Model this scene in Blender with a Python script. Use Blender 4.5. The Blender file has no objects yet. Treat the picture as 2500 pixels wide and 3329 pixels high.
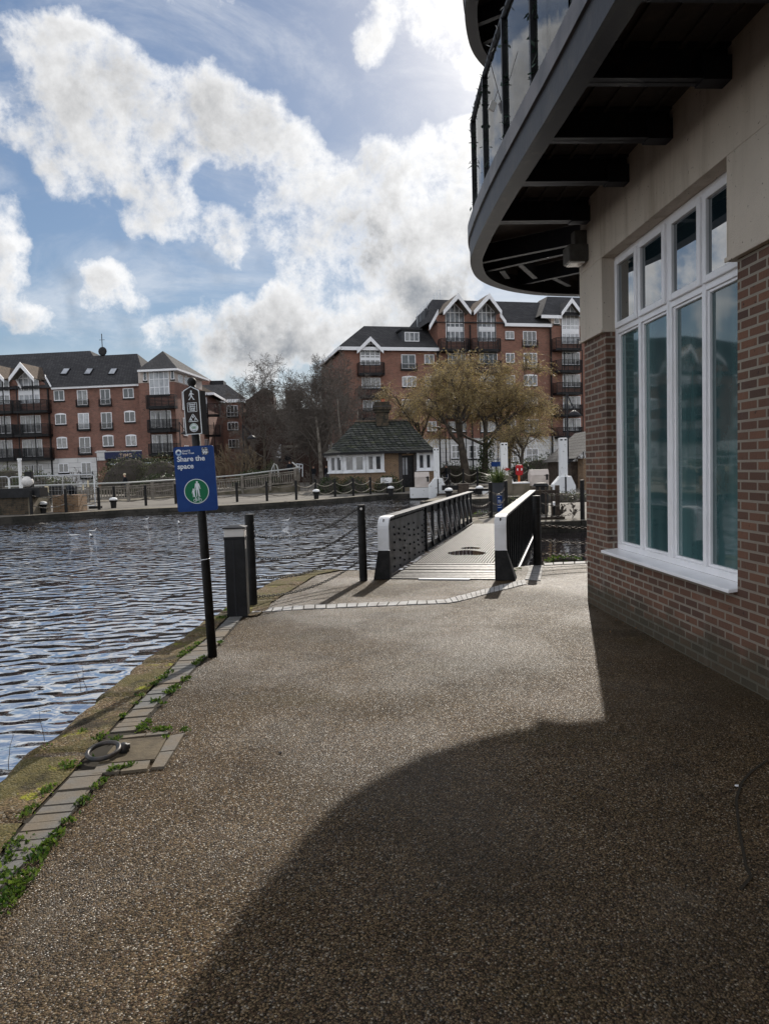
import bpy, bmesh, math, random
from mathutils import Vector as V, Matrix as MX
PI = math.pi
rad = math.radians
sc = bpy.context.scene
COL = sc.collection
R = random.Random(7)
# ------------------------------------------------------------------ camera model
F, CX, CY, EYE = 2350.0, 1250.0, 1664.5, 1.6
_p, _r = rad(3.47), 0.03
cD = V((0, math.cos(_p), -math.sin(_p)))
_U0 = V((0, math.sin(_p), math.cos(_p)))
_R0 = V((1, 0, 0))
cR = _R0 * math.cos(_r) - _U0 * math.sin(_r)
cU = _U0 * math.cos(_r) + _R0 * math.sin(_r)
EYEP = V((0, 0, EYE))
def ray(x, y):
    return cD + cR * ((x - CX) / F) - cU * ((y - CY) / F)
def gz(x, y, z=0.0):            # point of the plane z that the photo shows at pixel x, y
    d = ray(x, y); return EYEP + d * ((z - EYE) / d.z)
def gy(x, y, Y):                # point at depth Y
    d = ray(x, y); return EYEP + d * (Y / d.y)
cam = bpy.data.cameras.new('camera')
camo = bpy.data.objects.new('camera', cam); COL.objects.link(camo)
camo.matrix_world = MX(((cR.x, cU.x, -cD.x, 0), (cR.y, cU.y, -cD.y, 0), (cR.z, cU.z, -cD.z, EYE), (0, 0, 0, 1)))
cam.sensor_fit = 'VERTICAL'; cam.sensor_height = 24; cam.lens = F / 3329 * 24
cam.clip_start = .05; cam.clip_end = 5000
sc.camera = camo
# ------------------------------------------------------------------ object helpers
def tag(o, label=None, cat=None, group=None, kind=None):
    if label: o['label'] = label
    if cat: o['category'] = cat
    if group: o['group'] = group
    if kind: o['kind'] = kind
    return o
def thing(name, label, cat, loc=(0, 0, 0), rz=0, group=None, rot=None):
    o = bpy.data.objects.new(name, None); COL.objects.link(o)
    o.location = loc; o.rotation_euler = rot or (0, 0, rz); o.empty_display_size = .1
    return tag(o, label, cat, group)
def wm(o):
    m = o.matrix_basis.copy()
    return wm(o.parent) @ m if o.parent else m
class MB:
    def __init__(s): s.v = []; s.f = []; s.m = []; s.cur = 0
    def add(s, vs, fs):
        k = len(s.v); s.v += [tuple(p) for p in vs]
        for f in fs: s.f.append([i + k for i in f]); s.m.append(s.cur)
        return s
    def box(s, a, b):
        x0, y0, z0 = a; x1, y1, z1 = b
        return s.add([(x0, y0, z0), (x1, y0, z0), (x1, y1, z0), (x0, y1, z0), (x0, y0, z1), (x1, y0, z1), (x1, y1, z1), (x0, y1, z1)],
                     [(0, 3, 2, 1), (4, 5, 6, 7), (0, 1, 5, 4), (1, 2, 6, 5), (2, 3, 7, 6), (3, 0, 4, 7)])
    def bar(s, p, q, w, h, up=(0, 0, 1)):       # box beam between two points
        p = V(p); q = V(q); d = (q - p).normalized(); up = V(up)
        if abs(d.dot(up)) > .99: up = V((0, 1, 0))
        a = d.cross(up).normalized() * (w / 2); b = a.cross(d).normalized() * (h / 2)
        vs = [p - a - b, p + a - b, p + a + b, p - a + b, q - a - b, q + a - b, q + a + b, q - a + b]
        return s.add(vs, [(0, 1, 2, 3), (7, 6, 5, 4), (0, 4, 5, 1), (1, 5, 6, 2), (2, 6, 7, 3), (3, 7, 4, 0)])
    def tube(s, pts, rs, n=6, cap=True):
        pts = [V(p) for p in pts]
        if not hasattr(rs, '__len__'): rs = [rs] * len(pts)
        k = len(s.v); a = None; L = len(pts)
        for i, p in enumerate(pts):
            d = (pts[min(i + 1, L - 1)] - pts[max(i - 1, 0)])
            d = d.normalized() if d.length > 1e-9 else V((0, 0, 1))
            if a is None:
                a = d.orthogonal().normalized()
            else:
                a = a - d * a.dot(d); a = a.normalized() if a.length > 1e-6 else d.orthogonal().normalized()
            b = d.cross(a)
            for j in range(n):
                t = 2 * PI * j / n
                s.v.append(tuple(p + (a * math.cos(t) + b * math.sin(t)) * rs[i]))
        for i in range(L - 1):
            for j in range(n):
                j2 = (j + 1) % n
                s.f.append([k + i * n + j, k + i * n + j2, k + (i + 1) * n + j2, k + (i + 1) * n + j]); s.m.append(s.cur)
        if cap and n > 3:
            s.f.append([k + j for j in range(n)][::-1]); s.m.append(s.cur)
            s.f.append([k + (L - 1) * n + j for j in range(n)]); s.m.append(s.cur)
        return s
    def lathe(s, prof, c=(0, 0, 0), n=16):      # prof: list of (radius, z)
        c = V(c); k = len(s.v)
        for r, z in prof:
            for j in range(n):
                t = 2 * PI * j / n; s.v.append((c.x + r * math.cos(t), c.y + r * math.sin(t), c.z + z))
        for i in range(len(prof) - 1):
            for j in range(n):
                j2 = (j + 1) % n
                s.f.append([k + i * n + j, k + i * n + j2, k + (i + 1) * n + j2, k + (i + 1) * n + j]); s.m.append(s.cur)
        s.f.append([k + j for j in range(n)][::-1]); s.m.append(s.cur)
        s.f.append([k + (len(prof) - 1) * n + j for j in range(n)]); s.m.append(s.cur)
        return s
    def prism(s, poly, z0, z1, ax='z'):         # extruded polygon; ax 'y': poly is (x, z), extruded over y
        n = len(poly)
        if ax == 'z': vs = [(x, y, z0) for x, y in poly] + [(x, y, z1) for x, y in poly]
        elif ax == 'y': vs = [(x, z0, y) for x, y in poly] + [(x, z1, y) for x, y in poly]
        else: vs = [(z0, x, y) for x, y in poly] + [(z1, x, y) for x, y in poly]
        fs = [list(range(n))[::-1], list(range(n, 2 * n))] + [(i, (i + 1) % n, n + (i + 1) % n, n + i) for i in range(n)]
        return s.add(vs, fs)
    def torus(s, c, a, b, R0, r, n=32, m=8):    # ring in the plane of a, b
        c = V(c); a = V(a).normalized(); b = V(b).normalized(); w = a.cross(b); k = len(s.v)
        for i in range(n):
            t = 2 * PI * i / n; d = a * math.cos(t) + b * math.sin(t)
            for j in range(m):
                u = 2 * PI * j / m; s.v.append(tuple(c + d * (R0 + r * math.cos(u)) + w * (r * math.sin(u))))
        for i in range(n):
            for j in range(m):
                i2 = (i + 1) % n; j2 = (j + 1) % m
                s.f.append([k + i * m + j, k + i2 * m + j, k + i2 * m + j2, k + i * m + j2]); s.m.append(s.cur)
        return s
    def sphere(s, c, r, n=12, m=8, sq=(1, 1, 1)):
        c = V(c); k = len(s.v)
        for i in range(m + 1):
            t = PI * (i / m) * .998 + .001 * PI
            for j in range(n):
                u = 2 * PI * j / n
                s.v.append((c.x + r * sq[0] * math.sin(t) * math.cos(u), c.y + r * sq[1] * math.sin(t) * math.sin(u), c.z - r * sq[2] * math.cos(t)))
        for i in range(m):
            for j in range(n):
                j2 = (j + 1) % n
                s.f.append([k + i * n + j, k + i * n + j2, k + (i + 1) * n + j2, k + (i + 1) * n + j]); s.m.append(s.cur)
        return s
    def leaf(s, p, d, side, L, w):              # one diamond leaf
        p = V(p); m = p + d * (L * .5)
        return s.add([p, m + side * w, p + d * L, m - side * w], [(0, 1, 2, 3)])
    def obj(s, name, mat, parent=None, world=False, smooth=False, bevel=0, label=None):
        vs = s.v
        if world and parent:
            w = wm(parent).inverted(); vs = [tuple(w @ V(p)) for p in vs]
        me = bpy.data.meshes.new(name); me.from_pydata(vs, [], s.f)
        mats = mat if isinstance(mat, (list, tuple)) else [mat]
        for q in mats: me.materials.append(q)
        if len(mats) > 1: me.polygons.foreach_set('material_index', s.m)
        if smooth: me.polygons.foreach_set('use_smooth', [True] * len(me.polygons))
        me.update()
        o = bpy.data.objects.new(name, me); COL.objects.link(o)
        if parent: o.parent = parent
        if bevel:
            b = o.modifiers.new('bevel', 'BEVEL'); b.width = bevel; b.segments = 2; b.limit_method = 'ANGLE'
        if label: o['label'] = label
        return o
def copy_tree(o, parent=None):
    kids = list(o.children)
    c = o.copy(); COL.objects.link(c); c.parent = parent
    for k in kids: copy_tree(k, c)
    return c
def rnd(a, b): return R.uniform(a, b)
def rdir():
    while 1:
        d = V((rnd(-1, 1), rnd(-1, 1), rnd(-1, 1)))
        if .1 < d.length < 1: return d.normalized()
def text(s, size, name, mat, parent, x, y, z, align='LEFT', xs=1.0, bold=0.0, spacing=1.0):   # upright lettering in the local xz plane, facing -y
    cu = bpy.data.curves.new(name, 'FONT'); cu.body = s; cu.size = size; cu.align_x = align; cu.extrude = .0006; cu.offset = bold
    cu.space_character = spacing; cu.resolution_u = 3
    t = bpy.data.objects.new('tmp', cu); COL.objects.link(t)
    bpy.context.view_layer.update()
    me = bpy.data.meshes.new_from_object(t.evaluated_get(bpy.context.evaluated_depsgraph_get()))
    bpy.data.objects.remove(t)
    me.transform(MX.Translation((x, y, z)) @ MX.Rotation(PI / 2, 4, 'X') @ MX.Diagonal((xs, 1, 1, 1)))
    me.materials.clear(); me.materials.append(mat)
    o = bpy.data.objects.new(name, me); COL.objects.link(o); o.parent = parent
    return o
# ------------------------------------------------------------------ materials
class NT:
    def __init__(s, name):
        s.mat = bpy.data.materials.new(name); s.mat.use_nodes = True
        s.t = s.mat.node_tree; s.n = s.t.nodes; s.b = s.n['Principled BSDF']; s.out = s.n['Material Output']
        s.co = s.new('ShaderNodeTexCoord').outputs['Object']
    def new(s, ty, **k):
        n = s.n.new(ty)
        for a, b in k.items(): setattr(n, a, b)
        return n
    def link(s, a, b): s.t.links.new(a, b)
    def val(s, sock, v):
        if hasattr(v, 'links') or isinstance(v, bpy.types.NodeSocket): s.link(v, sock)
        else:
            if hasattr(v, '__len__') and len(v) == 3 and sock.type == 'RGBA': v = (*v, 1)
            sock.default_value = v
    def math(s, op, a, b=0.0, clamp=False):
        n = s.new('ShaderNodeMath', operation=op); n.use_clamp = clamp
        s.val(n.inputs[0], a); s.val(n.inputs[1], b); return n.outputs[0]
    def mix(s, f, a, b, blend='MIX'):
        n = s.new('ShaderNodeMix', data_type='RGBA', blend_type=blend)
        s.val(n.inputs['Factor'], f); s.val(n.inputs[6], a); s.val(n.inputs[7], b); return n.outputs[2]
    def ramp(s, f, a, b):           # smooth 0..1 between a and b
        n = s.new('ShaderNodeMapRange', interpolation_type='SMOOTHSTEP')
        s.val(n.inputs[0], f); n.inputs[1].default_value = a; n.inputs[2].default_value = b; return n.outputs[0]
    def noise(s, scale, detail=3, rough=.55, vec=None, dist=0.0):
        n = s.new('ShaderNodeTexNoise'); s.link(vec or s.co, n.inputs['Vector'])
        n.inputs['Scale'].default_value = scale; n.inputs['Detail'].default_value = detail; n.inputs['Roughness'].default_value = rough
        n.inputs['Distortion'].default_value = dist
        return n.outputs['Fac']
    def voro(s, scale, feature='F1', vec=None):
        n = s.new('ShaderNodeTexVoronoi', feature=feature, voronoi_dimensions='3D'); s.link(vec or s.co, n.inputs['Vector'])
        n.inputs['Scale'].default_value = scale; return n
    def vscale(s, sx, sy, sz, vec=None):
        n = s.new('ShaderNodeMapping'); s.link(vec or s.co, n.inputs[0]); n.inputs['Scale'].default_value = (sx, sy, sz); return n.outputs[0]
    def wallvec(s):                 # (x + y, z): runs along axis-aligned walls
        sp = s.new('ShaderNodeSeparateXYZ'); s.link(s.co, sp.inputs[0])
        c = s.new('ShaderNodeCombineXYZ'); s.link(s.math('ADD', sp.outputs[0], sp.outputs[1]), c.inputs[0]); s.link(sp.outputs[2], c.inputs[1]); return c.outputs[0]
    def bump(s, h, dist, strength=1.0, normal=None):
        n = s.new('ShaderNodeBump'); n.inputs['Distance'].default_value = dist; n.inputs['Strength'].default_value = strength
        s.link(h, n.inputs['Height'])
        if normal: s.link(normal, n.inputs['Normal'])
        return n.outputs[0]
    def set(s, col=None, rough=None, metal=None, normal=None, spec=None, ior=None):
        i = s.b.inputs
        if col is not None: s.val(i['Base Color'], col)
        if rough is not None: s.val(i['Roughness'], rough)
        if metal is not None: s.val(i['Metallic'], metal)
        if normal is not None: s.val(i['Normal'], normal)
        if spec is not None: s.val(i['Specular IOR Level'], spec)
        if ior is not None: s.val(i['IOR'], ior)
        return s.mat
def mat(name, col, rough=.6, metal=0, var=None, bump=None, spec=.2):
    """col; var=(scale, colour2, lo, hi) blotches of a second colour; bump=(scale, distance)"""
    m = NT(name); c = (*col, 1); nrm = None
    if var:
        f = m.ramp(m.noise(var[0], 5, .6), var[2] if len(var) > 2 else .4, var[3] if len(var) > 3 else .65)
        c = m.mix(f, c, (*var[1], 1))
    if bump: nrm = m.bump(m.noise(bump[0], 5, .6), bump[1])
    return m.set(c, rough, metal, nrm, spec)
def brick(name, c1, c2, mortar, bw=.225, bh=.075, ms=.01, bdist=.006, dark=None, squash=.0, rough=.85, off=.5, spec=.3, splash=False):
    m = NT(name); v = m.wallvec()
    n = m.new('ShaderNodeTexBrick'); m.link(v, n.inputs['Vector']); n.offset = off
    n.inputs['Color1'].default_value = (*c1, 1); n.inputs['Color2'].default_value = (*c2, 1); n.inputs['Mortar'].default_value = (*mortar, 1)
    n.inputs['Scale'].default_value = 1; n.inputs['Brick Width'].default_value = bw; n.inputs['Row Height'].default_value = bh
    n.inputs['Mortar Size'].default_value = ms; n.inputs['Mortar Smooth'].default_value = .15; n.inputs['Bias'].default_value = squash
    c = n.outputs['Color']
    if dark:
        f = m.math('MULTIPLY', m.ramp(m.noise(dark[0], 4, .65), dark[2], dark[3]), m.math('SUBTRACT', 1.0, n.outputs['Fac']))
        c = m.mix(f, c, (*dark[1], 1))
    c = m.mix(m.math('MULTIPLY', m.ramp(m.noise(.5, 4), .35, .7), .35), c, (*[q * .55 for q in c1], 1))
    if splash:      # damp dirt splashed up from the path, ragged top
        sp = m.new('ShaderNodeSeparateXYZ'); m.link(m.co, sp.inputs[0])
        hgt = m.math('ADD', sp.outputs[2], m.math('MULTIPLY', m.noise(3, 5, .65), -.5))
        c = m.mix(m.math('MULTIPLY', m.ramp(hgt, .12, -.12), .75), c, (.035, .036, .022, 1))
        c = m.mix(m.math('MULTIPLY', m.ramp(m.noise(1.6, 6, .7, vec=m.vscale(2, 2, .5)), .55, .75), .35), c, (.2, .19, .17, 1))
    h = m.math('ADD', m.math('MULTIPLY', n.outputs['Fac'], -1.0), m.math('MULTIPLY', m.noise(60, 4), .35))
    return m.set(c, rough, 0, m.bump(h, bdist), spec)
def leafmat(name, c1, c2, rough=.55, scale=3.0, trans=.35):
    m = NT(name); g = m.new('ShaderNodeNewGeometry')
    f = m.math('ADD', m.math('MULTIPLY', m.noise(scale, 2), .6), m.math('MULTIPLY', g.outputs['Random Per Island'], .4))
    c = m.mix(m.ramp(f, .3, .7), (*c1, 1), (*c2, 1))
    m.set(c, rough, spec=.3)
    if trans:
        t = m.new('ShaderNodeBsdfTranslucent'); m.link(c, t.inputs[0])
        mx = m.new('ShaderNodeMixShader'); mx.inputs[0].default_value = trans
        m.link(m.b.outputs[0], mx.inputs[1]); m.link(t.outputs[0], mx.inputs[2]); m.link(mx.outputs[0], m.out.inputs[0])
    return m.mat
M = {}
def gravel():
    m = NT('resin_gravel')
    vd = m.voro(140); st = m.new('ShaderNodeSeparateColor'); m.link(vd.outputs['Color'], st.inputs[0])
    c = m.mix(m.math('POWER', st.outputs[0], 1.5), (.024, .017, .0098, 1), (.235, .165, .092, 1))
    c = m.mix(m.math('GREATER_THAN', st.outputs[1], .94), c, (.30, .25, .18, 1))
    c = m.mix(m.math('MULTIPLY', m.math('GREATER_THAN', st.outputs[2], .8), .6), c, (.08, .045, .03, 1))
    big = m.ramp(m.noise(.5, 6, .65), .38, .64)
    c = m.mix(m.math('MULTIPLY', big, .55), c, (.038, .028, .017, 1))
    med = m.ramp(m.noise(2.2, 7, .72, dist=.5), .5, .68)
    c = m.mix(m.math('MULTIPLY', med, .4), c, (.027, .022, .017, 1))
    olive = m.ramp(m.noise(.8, 5, .6, vec=m.vscale(1, 1.7, 1)), .55, .7)
    c = m.mix(m.math('MULTIPLY', olive, .3), c, (.095, .075, .036, 1))
    gap = m.ramp(vd.outputs['Distance'], .45, .75)
    c = m.mix(m.math('MULTIPLY', gap, .75), c, (.006, .005, .0035, 1))
    sp = m.ramp(m.noise(1.3, 6, .65, dist=.6), .60, .72)
    c = m.mix(m.math('MULTIPLY', sp, .12), c, (.26, .22, .17, 1))
    h = m.math('MULTIPLY', vd.outputs['Distance'], -1.0)
    h2 = m.math('ADD', h, m.math('MULTIPLY', m.noise(30, 3), .35))
    wet = m.ramp(m.noise(.45, 5, .6), .42, .62)
    rg = m.math('SUBTRACT', .46, m.math('MULTIPLY', wet, .14))
    return m.set(c, rg, 0, m.bump(h2, .0045), spec=m.math('ADD', m.math('ADD', .025, m.math('MULTIPLY', wet, .07)), m.math('MULTIPLY', m.math('GREATER_THAN', st.outputs[1], .86), .30)))
M['gravel'] = gravel()
def water():
    m = NT('canal_water')
    a = m.noise(4.5, 0, .35, vec=m.vscale(.95, 1.4, 1), dist=.15)
    b = m.noise(1.3, 0, .5, vec=m.vscale(.8, 1.1, 1))
    c = m.noise(13, 2, .5, vec=m.vscale(.7, 1.2, 1))
    patch = m.math('ADD', .75, m.math('MULTIPLY', m.ramp(m.noise(.13, 3, .5, vec=m.vscale(.5, 1.3, 1)), .35, .65), .6))
    h = m.math('ADD', m.math('ADD', m.math('MULTIPLY', m.math('MULTIPLY', a, .62), patch), m.math('MULTIPLY', b, .5)), m.math('MULTIPLY', m.math('MULTIPLY', c, .03), patch))
    sx = m.new('ShaderNodeSeparateXYZ'); m.link(m.co, sx.inputs[0])     # sheltered, calmer water by the lock and under the bridge
    h = m.math('MULTIPLY', h, m.math('SUBTRACT', 1.0, m.math('MULTIPLY', m.ramp(sx.outputs[0], .6, 2.6), .82)))
    return m.set((.016, .013, .016), .012, 0, m.bump(h, .064), ior=12.0)
M['water'] = water()
M['brick_near'] = brick('near_brick', (.175, .086, .054), (.070, .042, .033), (.27, .24, .195), .205, .0685, .010, .012, dark=(16, (.022, .016, .016), .60, .72), splash=True)
M['brick_A'] = brick('red_brick', (.26, .12, .088), (.155, .076, .06), (.22, .165, .135), .30, .11, .012, .004, dark=(2.5, (.07, .03, .022), .52, .7))
M['brick_D'] = brick('orange_brick', (.28, .125, .088), (.18, .084, .062), (.25, .18, .145), .30, .11, .012, .004, dark=(2.5, (.09, .04, .03), .55, .75))
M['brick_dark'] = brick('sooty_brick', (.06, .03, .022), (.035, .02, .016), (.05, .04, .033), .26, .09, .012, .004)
M['brick_kiosk'] = brick('stock_brick', (.27, .16, .085), (.16, .09, .05), (.24, .2, .15), .225, .075, .012, .005, dark=(6, (.06, .04, .03), .5, .66))
M['brick_engine'] = brick('blue_brick', (.035, .033, .036), (.06, .05, .05), (.1, .09, .08), .225, .075, .012, .005)
M['lock_brick'] = brick('mossy_lock_brick', (.10, .07, .045), (.06, .045, .03), (.05, .045, .035), .3, .1, .012, .005, dark=(3, (.02, .02, .014), .45, .6))
M['slate'] = brick('slate_roof', (.048, .047, .050), (.072, .070, .072), (.02, .02, .021), .35, .2, .02, .015, rough=.85, spec=.12)
M['tile_pale'] = brick('clay_tile', (.16, .12, .09), (.11, .085, .065), (.05, .04, .035), .3, .16, .02, .015, spec=.12)
def mossroof():
    m = NT('mossy_slate'); v = m.wallvec(); n = m.new('ShaderNodeTexBrick'); m.link(v, n.inputs['Vector'])
    n.inputs['Color1'].default_value = (.10, .10, .092, 1); n.inputs['Color2'].default_value = (.035, .038, .036, 1); n.inputs['Mortar'].default_value = (.004, .005, .004, 1)
    n.inputs['Scale'].default_value = 1; n.inputs['Brick Width'].default_value = .36; n.inputs['Row Height'].default_value = .17; n.inputs['Mortar Size'].default_value = .03
    f = m.ramp(m.noise(1.7, 6, .7), .45, .62)
    c = m.mix(m.math('MULTIPLY', f, .5), n.outputs['Color'], (.048, .052, .032, 1))
    c = m.mix(m.ramp(m.noise(2.7, 6, .7), .6, .68), c, (.10, .105, .05, 1))
    c = m.mix(m.ramp(m.noise(.9, 5, .7), .58, .64), c, (.018, .022, .016, 1))
    h = m.math('ADD', m.math('MULTIPLY', n.outputs['Fac'], -1.0), m.math('MULTIPLY', m.noise(14, 4), .8))
    return m.set(c, .9, 0, m.bump(h, .03), .1)
M['mossroof'] = mossroof()
def stone():
    m = NT('mossy_coping_stone')
    vd = m.voro(85); st = m.new('ShaderNodeSeparateColor'); m.link(vd.outputs['Color'], st.inputs[0])
    c = m.mix(st.outputs[0], (.22, .15, .08, 1), (.065, .045, .026, 1))
    c = m.mix(m.math('GREATER_THAN', st.outputs[1], .88), c, (.30, .25, .18, 1))
    c = m.mix(m.math('MULTIPLY', m.ramp(m.noise(2.2, 7, .7), .40, .58), .7), c, (.10, .092, .024, 1))
    c = m.mix(m.ramp(m.noise(2.9, 8, .75), .58, .66), c, (.26, .26, .02, 1))
    c = m.mix(m.math('MULTIPLY', m.ramp(m.noise(1.4, 6, .65), .52, .62), .8), c, (.026, .022, .014, 1))
    h = m.math('ADD', m.math('MULTIPLY', m.noise(9, 6, .7), 1.6), m.math('MULTIPLY', vd.outputs['Distance'], -.5))
    return m.set(c, .9, 0, m.bump(h, .03), .2)
M['stone'] = stone()
M['sett'] = mat('grey_blue_brick', (.13, .128, .122), .75, var=(1.6, (.15, .12, .085), .42, .62), bump=(45, .004))
M['sett_pale'] = mat('pale_grey_sett', (.36, .355, .35), .75, var=(5, (.25, .24, .23)), bump=(40, .004))
M['slab'] = mat('worn_stone_slab', (.12, .095, .06), .85, var=(5, (.07, .055, .036)), bump=(30, .006))
M['joint'] = mat('dark_joint', (.03, .025, .018), .95)
M['quay_wall'] = mat('wet_quay_stone', (.05, .045, .038), .7, var=(1.2, (.022, .021, .017), .4, .6), bump=(6, .05))
M['quay_top'] = mat('quay_stone', (.17, .145, .11), .9, var=(1.0, (.10, .088, .06), .42, .62), bump=(20, .01))
M['paving'] = mat('pale_paving', (.155, .14, .12), .9, var=(.5, (.11, .098, .083)), bump=(30, .01))
M['land'] = mat('earth_and_paving', (.14, .12, .095), .9, var=(.3, (.08, .09, .04)), bump=(8, .03))
M['render'] = mat('stained_render', (.30, .255, .21), .85, var=(1.1, (.19, .15, .115), .42, .72), bump=(55, .004))
def render_streak():
    m = NT('streaked_render')
    f = m.ramp(m.noise(1.0, 6, .65, vec=m.vscale(4.5, 4.5, .45)), .45, .72)
    g = m.ramp(m.noise(1.3, 5, .6), .4, .7)
    c = m.mix(m.math('MULTIPLY', f, .7), (.56, .49, .41, 1), (.30, .24, .175, 1))
    c = m.mix(m.math('MULTIPLY', g, .4), c, (.40, .35, .29, 1))
    c = m.mix(m.ramp(m.noise(38, 3, .6), .66, .74), c, (.12, .1, .08, 1))
    return m.set(c, .85, 0, m.bump(m.noise(90, 5, .7), .004))
M['render'] = render_streak()
M['black'] = mat('black_paint', (.004, .004, .005), .42, var=(6, (.012, .012, .014)), bump=(30, .0015), spec=.22)
M['black_rough'] = mat('worn_black_timber', (.007, .007, .007), .6, var=(8, (.016, .015, .015)), bump=(25, .004), spec=.22)
M['fascia'] = mat('weathered_grey_fascia', (.017, .017, .020), .5, var=(4, (.036, .032, .03), .5, .7), bump=(20, .002))
M['coping_metal'] = mat('pale_fascia_flashing', (.052, .05, .052), .45, var=(3, (.11, .1, .1)))
M['soffit'] = mat('dark_timber_soffit', (.034, .026, .023), .8, var=(5, (.055, .04, .033), .5, .7), bump=(20, .004))
M['beam'] = mat('dark_steel_beam', (.014, .014, .018), .5, var=(6, (.03, .027, .027), .55, .7))
M['white'] = mat('white_paint', (.74, .74, .76), .45, var=(2, (.62, .62, .62)))
M['upvc'] = mat('white_upvc', (.84, .83, .85), .28, var=(3, (.78, .77, .78)), spec=.4)
M['white_worn'] = mat('worn_white_paint', (.70, .70, .70), .6, var=(5, (.34, .33, .29), .58, .68), bump=(12, .006))
M['white_far'] = mat('far_white_paint', (.78, .78, .8), .5)
M['whitewall'] = brick('white_rusticated_wall', (.62, .61, .6), (.58, .57, .56), (.36, .35, .35), 2.4, .55, .03, .01)
M['steel'] = mat('galvanised_steel', (.5, .51, .53), .35, .85)
M['riveted'] = mat('grey_painted_plate', (.20, .195, .19), .42, var=(3, (.11, .105, .10), .42, .66), bump=(12, .003))
M['deck'] = mat('worn_ribbed_metal', (.15, .14, .13), .4, 0, var=(6, (.085, .08, .075), .45, .65), bump=(25, .003))
M['timber'] = mat('wet_grey_timber', (.035, .032, .032), .38, var=(9, (.12, .115, .11), .52, .66), bump=(18, .006))
M['wood_grey'] = mat('silvered_timber', (.22, .195, .165), .8, var=(3, (.13, .115, .095)), bump=(20, .006))
M['wood_dark'] = mat('dark_brown_timber', (.075, .058, .045), .8, var=(5, (.04, .03, .025)), bump=(20, .006))
M['rail_pale'] = mat('pale_handrail', (.42, .42, .4), .45)
M['glass_far'] = mat('far_window_glass', (.03, .034, .04), .04, var=(1.2, (.06, .065, .07)), spec=.8)
M['glass_curtain'] = mat('far_window_curtain', (.22, .22, .22), .1, var=(1.5, (.10, .10, .105), .4, .6), spec=.8)
M['glass_light'] = mat('far_window_blind', (.40, .41, .43), .12, var=(1.2, (.25, .26, .28), .4, .6), spec=.8)
M['glass_sky'] = mat('skylight_glass', (.05, .07, .09), .03, spec=1.0)
M['cream'] = mat('cream_painted_steel', (.52, .46, .42), .5, var=(2.5, (.44, .38, .34)))
M['blue'] = mat('blue_sign_enamel', (.004, .034, .16), .45, var=(9, (.006, .042, .18)))
M['ink'] = mat('white_sign_lettering', (.72, .76, .8), .5)
M['green'] = mat('green_sign_disc', (.004, .13, .055), .45)
M['green_ink'] = mat('badge_green_ink', (.06, .25, .1), .5)
M['navy_ink'] = mat('badge_dark_ink', (.02, .04, .08), .5)
M['brown_sign'] = mat('dark_brown_sign', (.022, .014, .012), .5)
M['lamp_white'] = mat('milky_lamp_plastic', (.66, .63, .6), .4)
M['red'] = mat('red_plastic', (.36, .014, .02), .4)
M['orange'] = mat('orange_paint', (.62, .15, .04), .5)
M['terracotta'] = mat('terracotta_pot', (.35, .12, .07), .8)
M['navy'] = mat('navy_fascia_board', (.02, .025, .07), .5)
M['gold'] = mat('gilt_lettering', (.55, .4, .3), .5)
M['awning'] = mat('black_awning_cloth', (.014, .014, .016), .8)
M['planter'] = mat('slate_planter', (.045, .048, .055), .6, var=(3, (.065, .066, .07)))
M['bark'] = mat('bark', (.085, .07, .055), .9, var=(3, (.045, .037, .03)), bump=(9, .04))
M['bark_pale'] = mat('pale_birch_bark', (.23, .205, .175), .85, var=(2, (.09, .075, .06), .45, .6), bump=(9, .03))
M['twig'] = mat('brown_twigs', (.105, .09, .078), .9)
M['twig_tan'] = mat('tan_twigs', (.16, .12, .075), .85)
M['hedge'] = leafmat('evergreen_leaves', (.018, .033, .012), (.055, .075, .026), .5, 1.6, .2)
M['hedge_olive'] = leafmat('olive_bush_leaves', (.035, .045, .018), (.10, .105, .05), .5, 1.6, .25)
M['willow_leaf'] = leafmat('yellowing_willow_leaves', (.34, .28, .14), (.58, .43, .16), .5, .45, .4)
M['weed'] = leafmat('bright_weed_leaves', (.022, .062, .008), (.13, .19, .028), .5, 9, .4)
M['leaf_litter'] = leafmat('dry_leaf_litter', (.05, .03, .015), (.16, .10, .05), .8, 9, .1)
M['ivy'] = leafmat('ivy_leaves', (.012, .03, .018), (.03, .07, .05), .35, 8, .2)
M['spiky'] = leafmat('spiky_plant_leaves', (.04, .07, .02), (.14, .17, .06), .5, 4, .3)
M['skin'] = mat('skin', (.5, .3, .22), .6)
M['hair'] = mat('brown_hair', (.05, .03, .02), .7)
M['cloth_dark'] = mat('dark_clothing', (.014, .016, .02), .85)
M['cloth_blue'] = mat('dark_blue_trousers', (.03, .04, .07), .85)
M['cloth_grey'] = mat('grey_clothing', (.09, .09, .095), .85)
M['gull'] = mat('gull_white_feathers', (.55, .55, .55), .8)
M['gull_grey'] = mat('gull_grey_wings', (.3, .31, .33), .7)
M['duck'] = mat('dark_waterbird_feathers', (.02, .018, .016), .6)
M['beak'] = mat('beak_red', (.3, .07, .03), .5)
M['rubber'] = mat('black_rubber', (.015, .015, .015), .7)
M['chain'] = mat('weathered_chain', (.22, .2, .175), .5, .5, var=(20, (.09, .07, .05)))
M['chain_dark'] = mat('dark_chain', (.05, .047, .043), .5, .6)
M['rope'] = mat('pale_rope_chain', (.30, .27, .22), .8)
M['flange'] = mat('worn_grey_flange', (.13, .13, .135), .55, var=(7, (.07, .07, .074), .42, .6), bump=(30, .002), spec=.08)
M['iron'] = mat('cast_iron', (.04, .042, .045), .42, .3, var=(20, (.07, .06, .055)), bump=(40, .002))
M['paper'] = mat('yellowed_notice', (.6, .52, .36), .7)
M['wire'] = mat('black_wire', (.015, .012, .012), .5)
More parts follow.
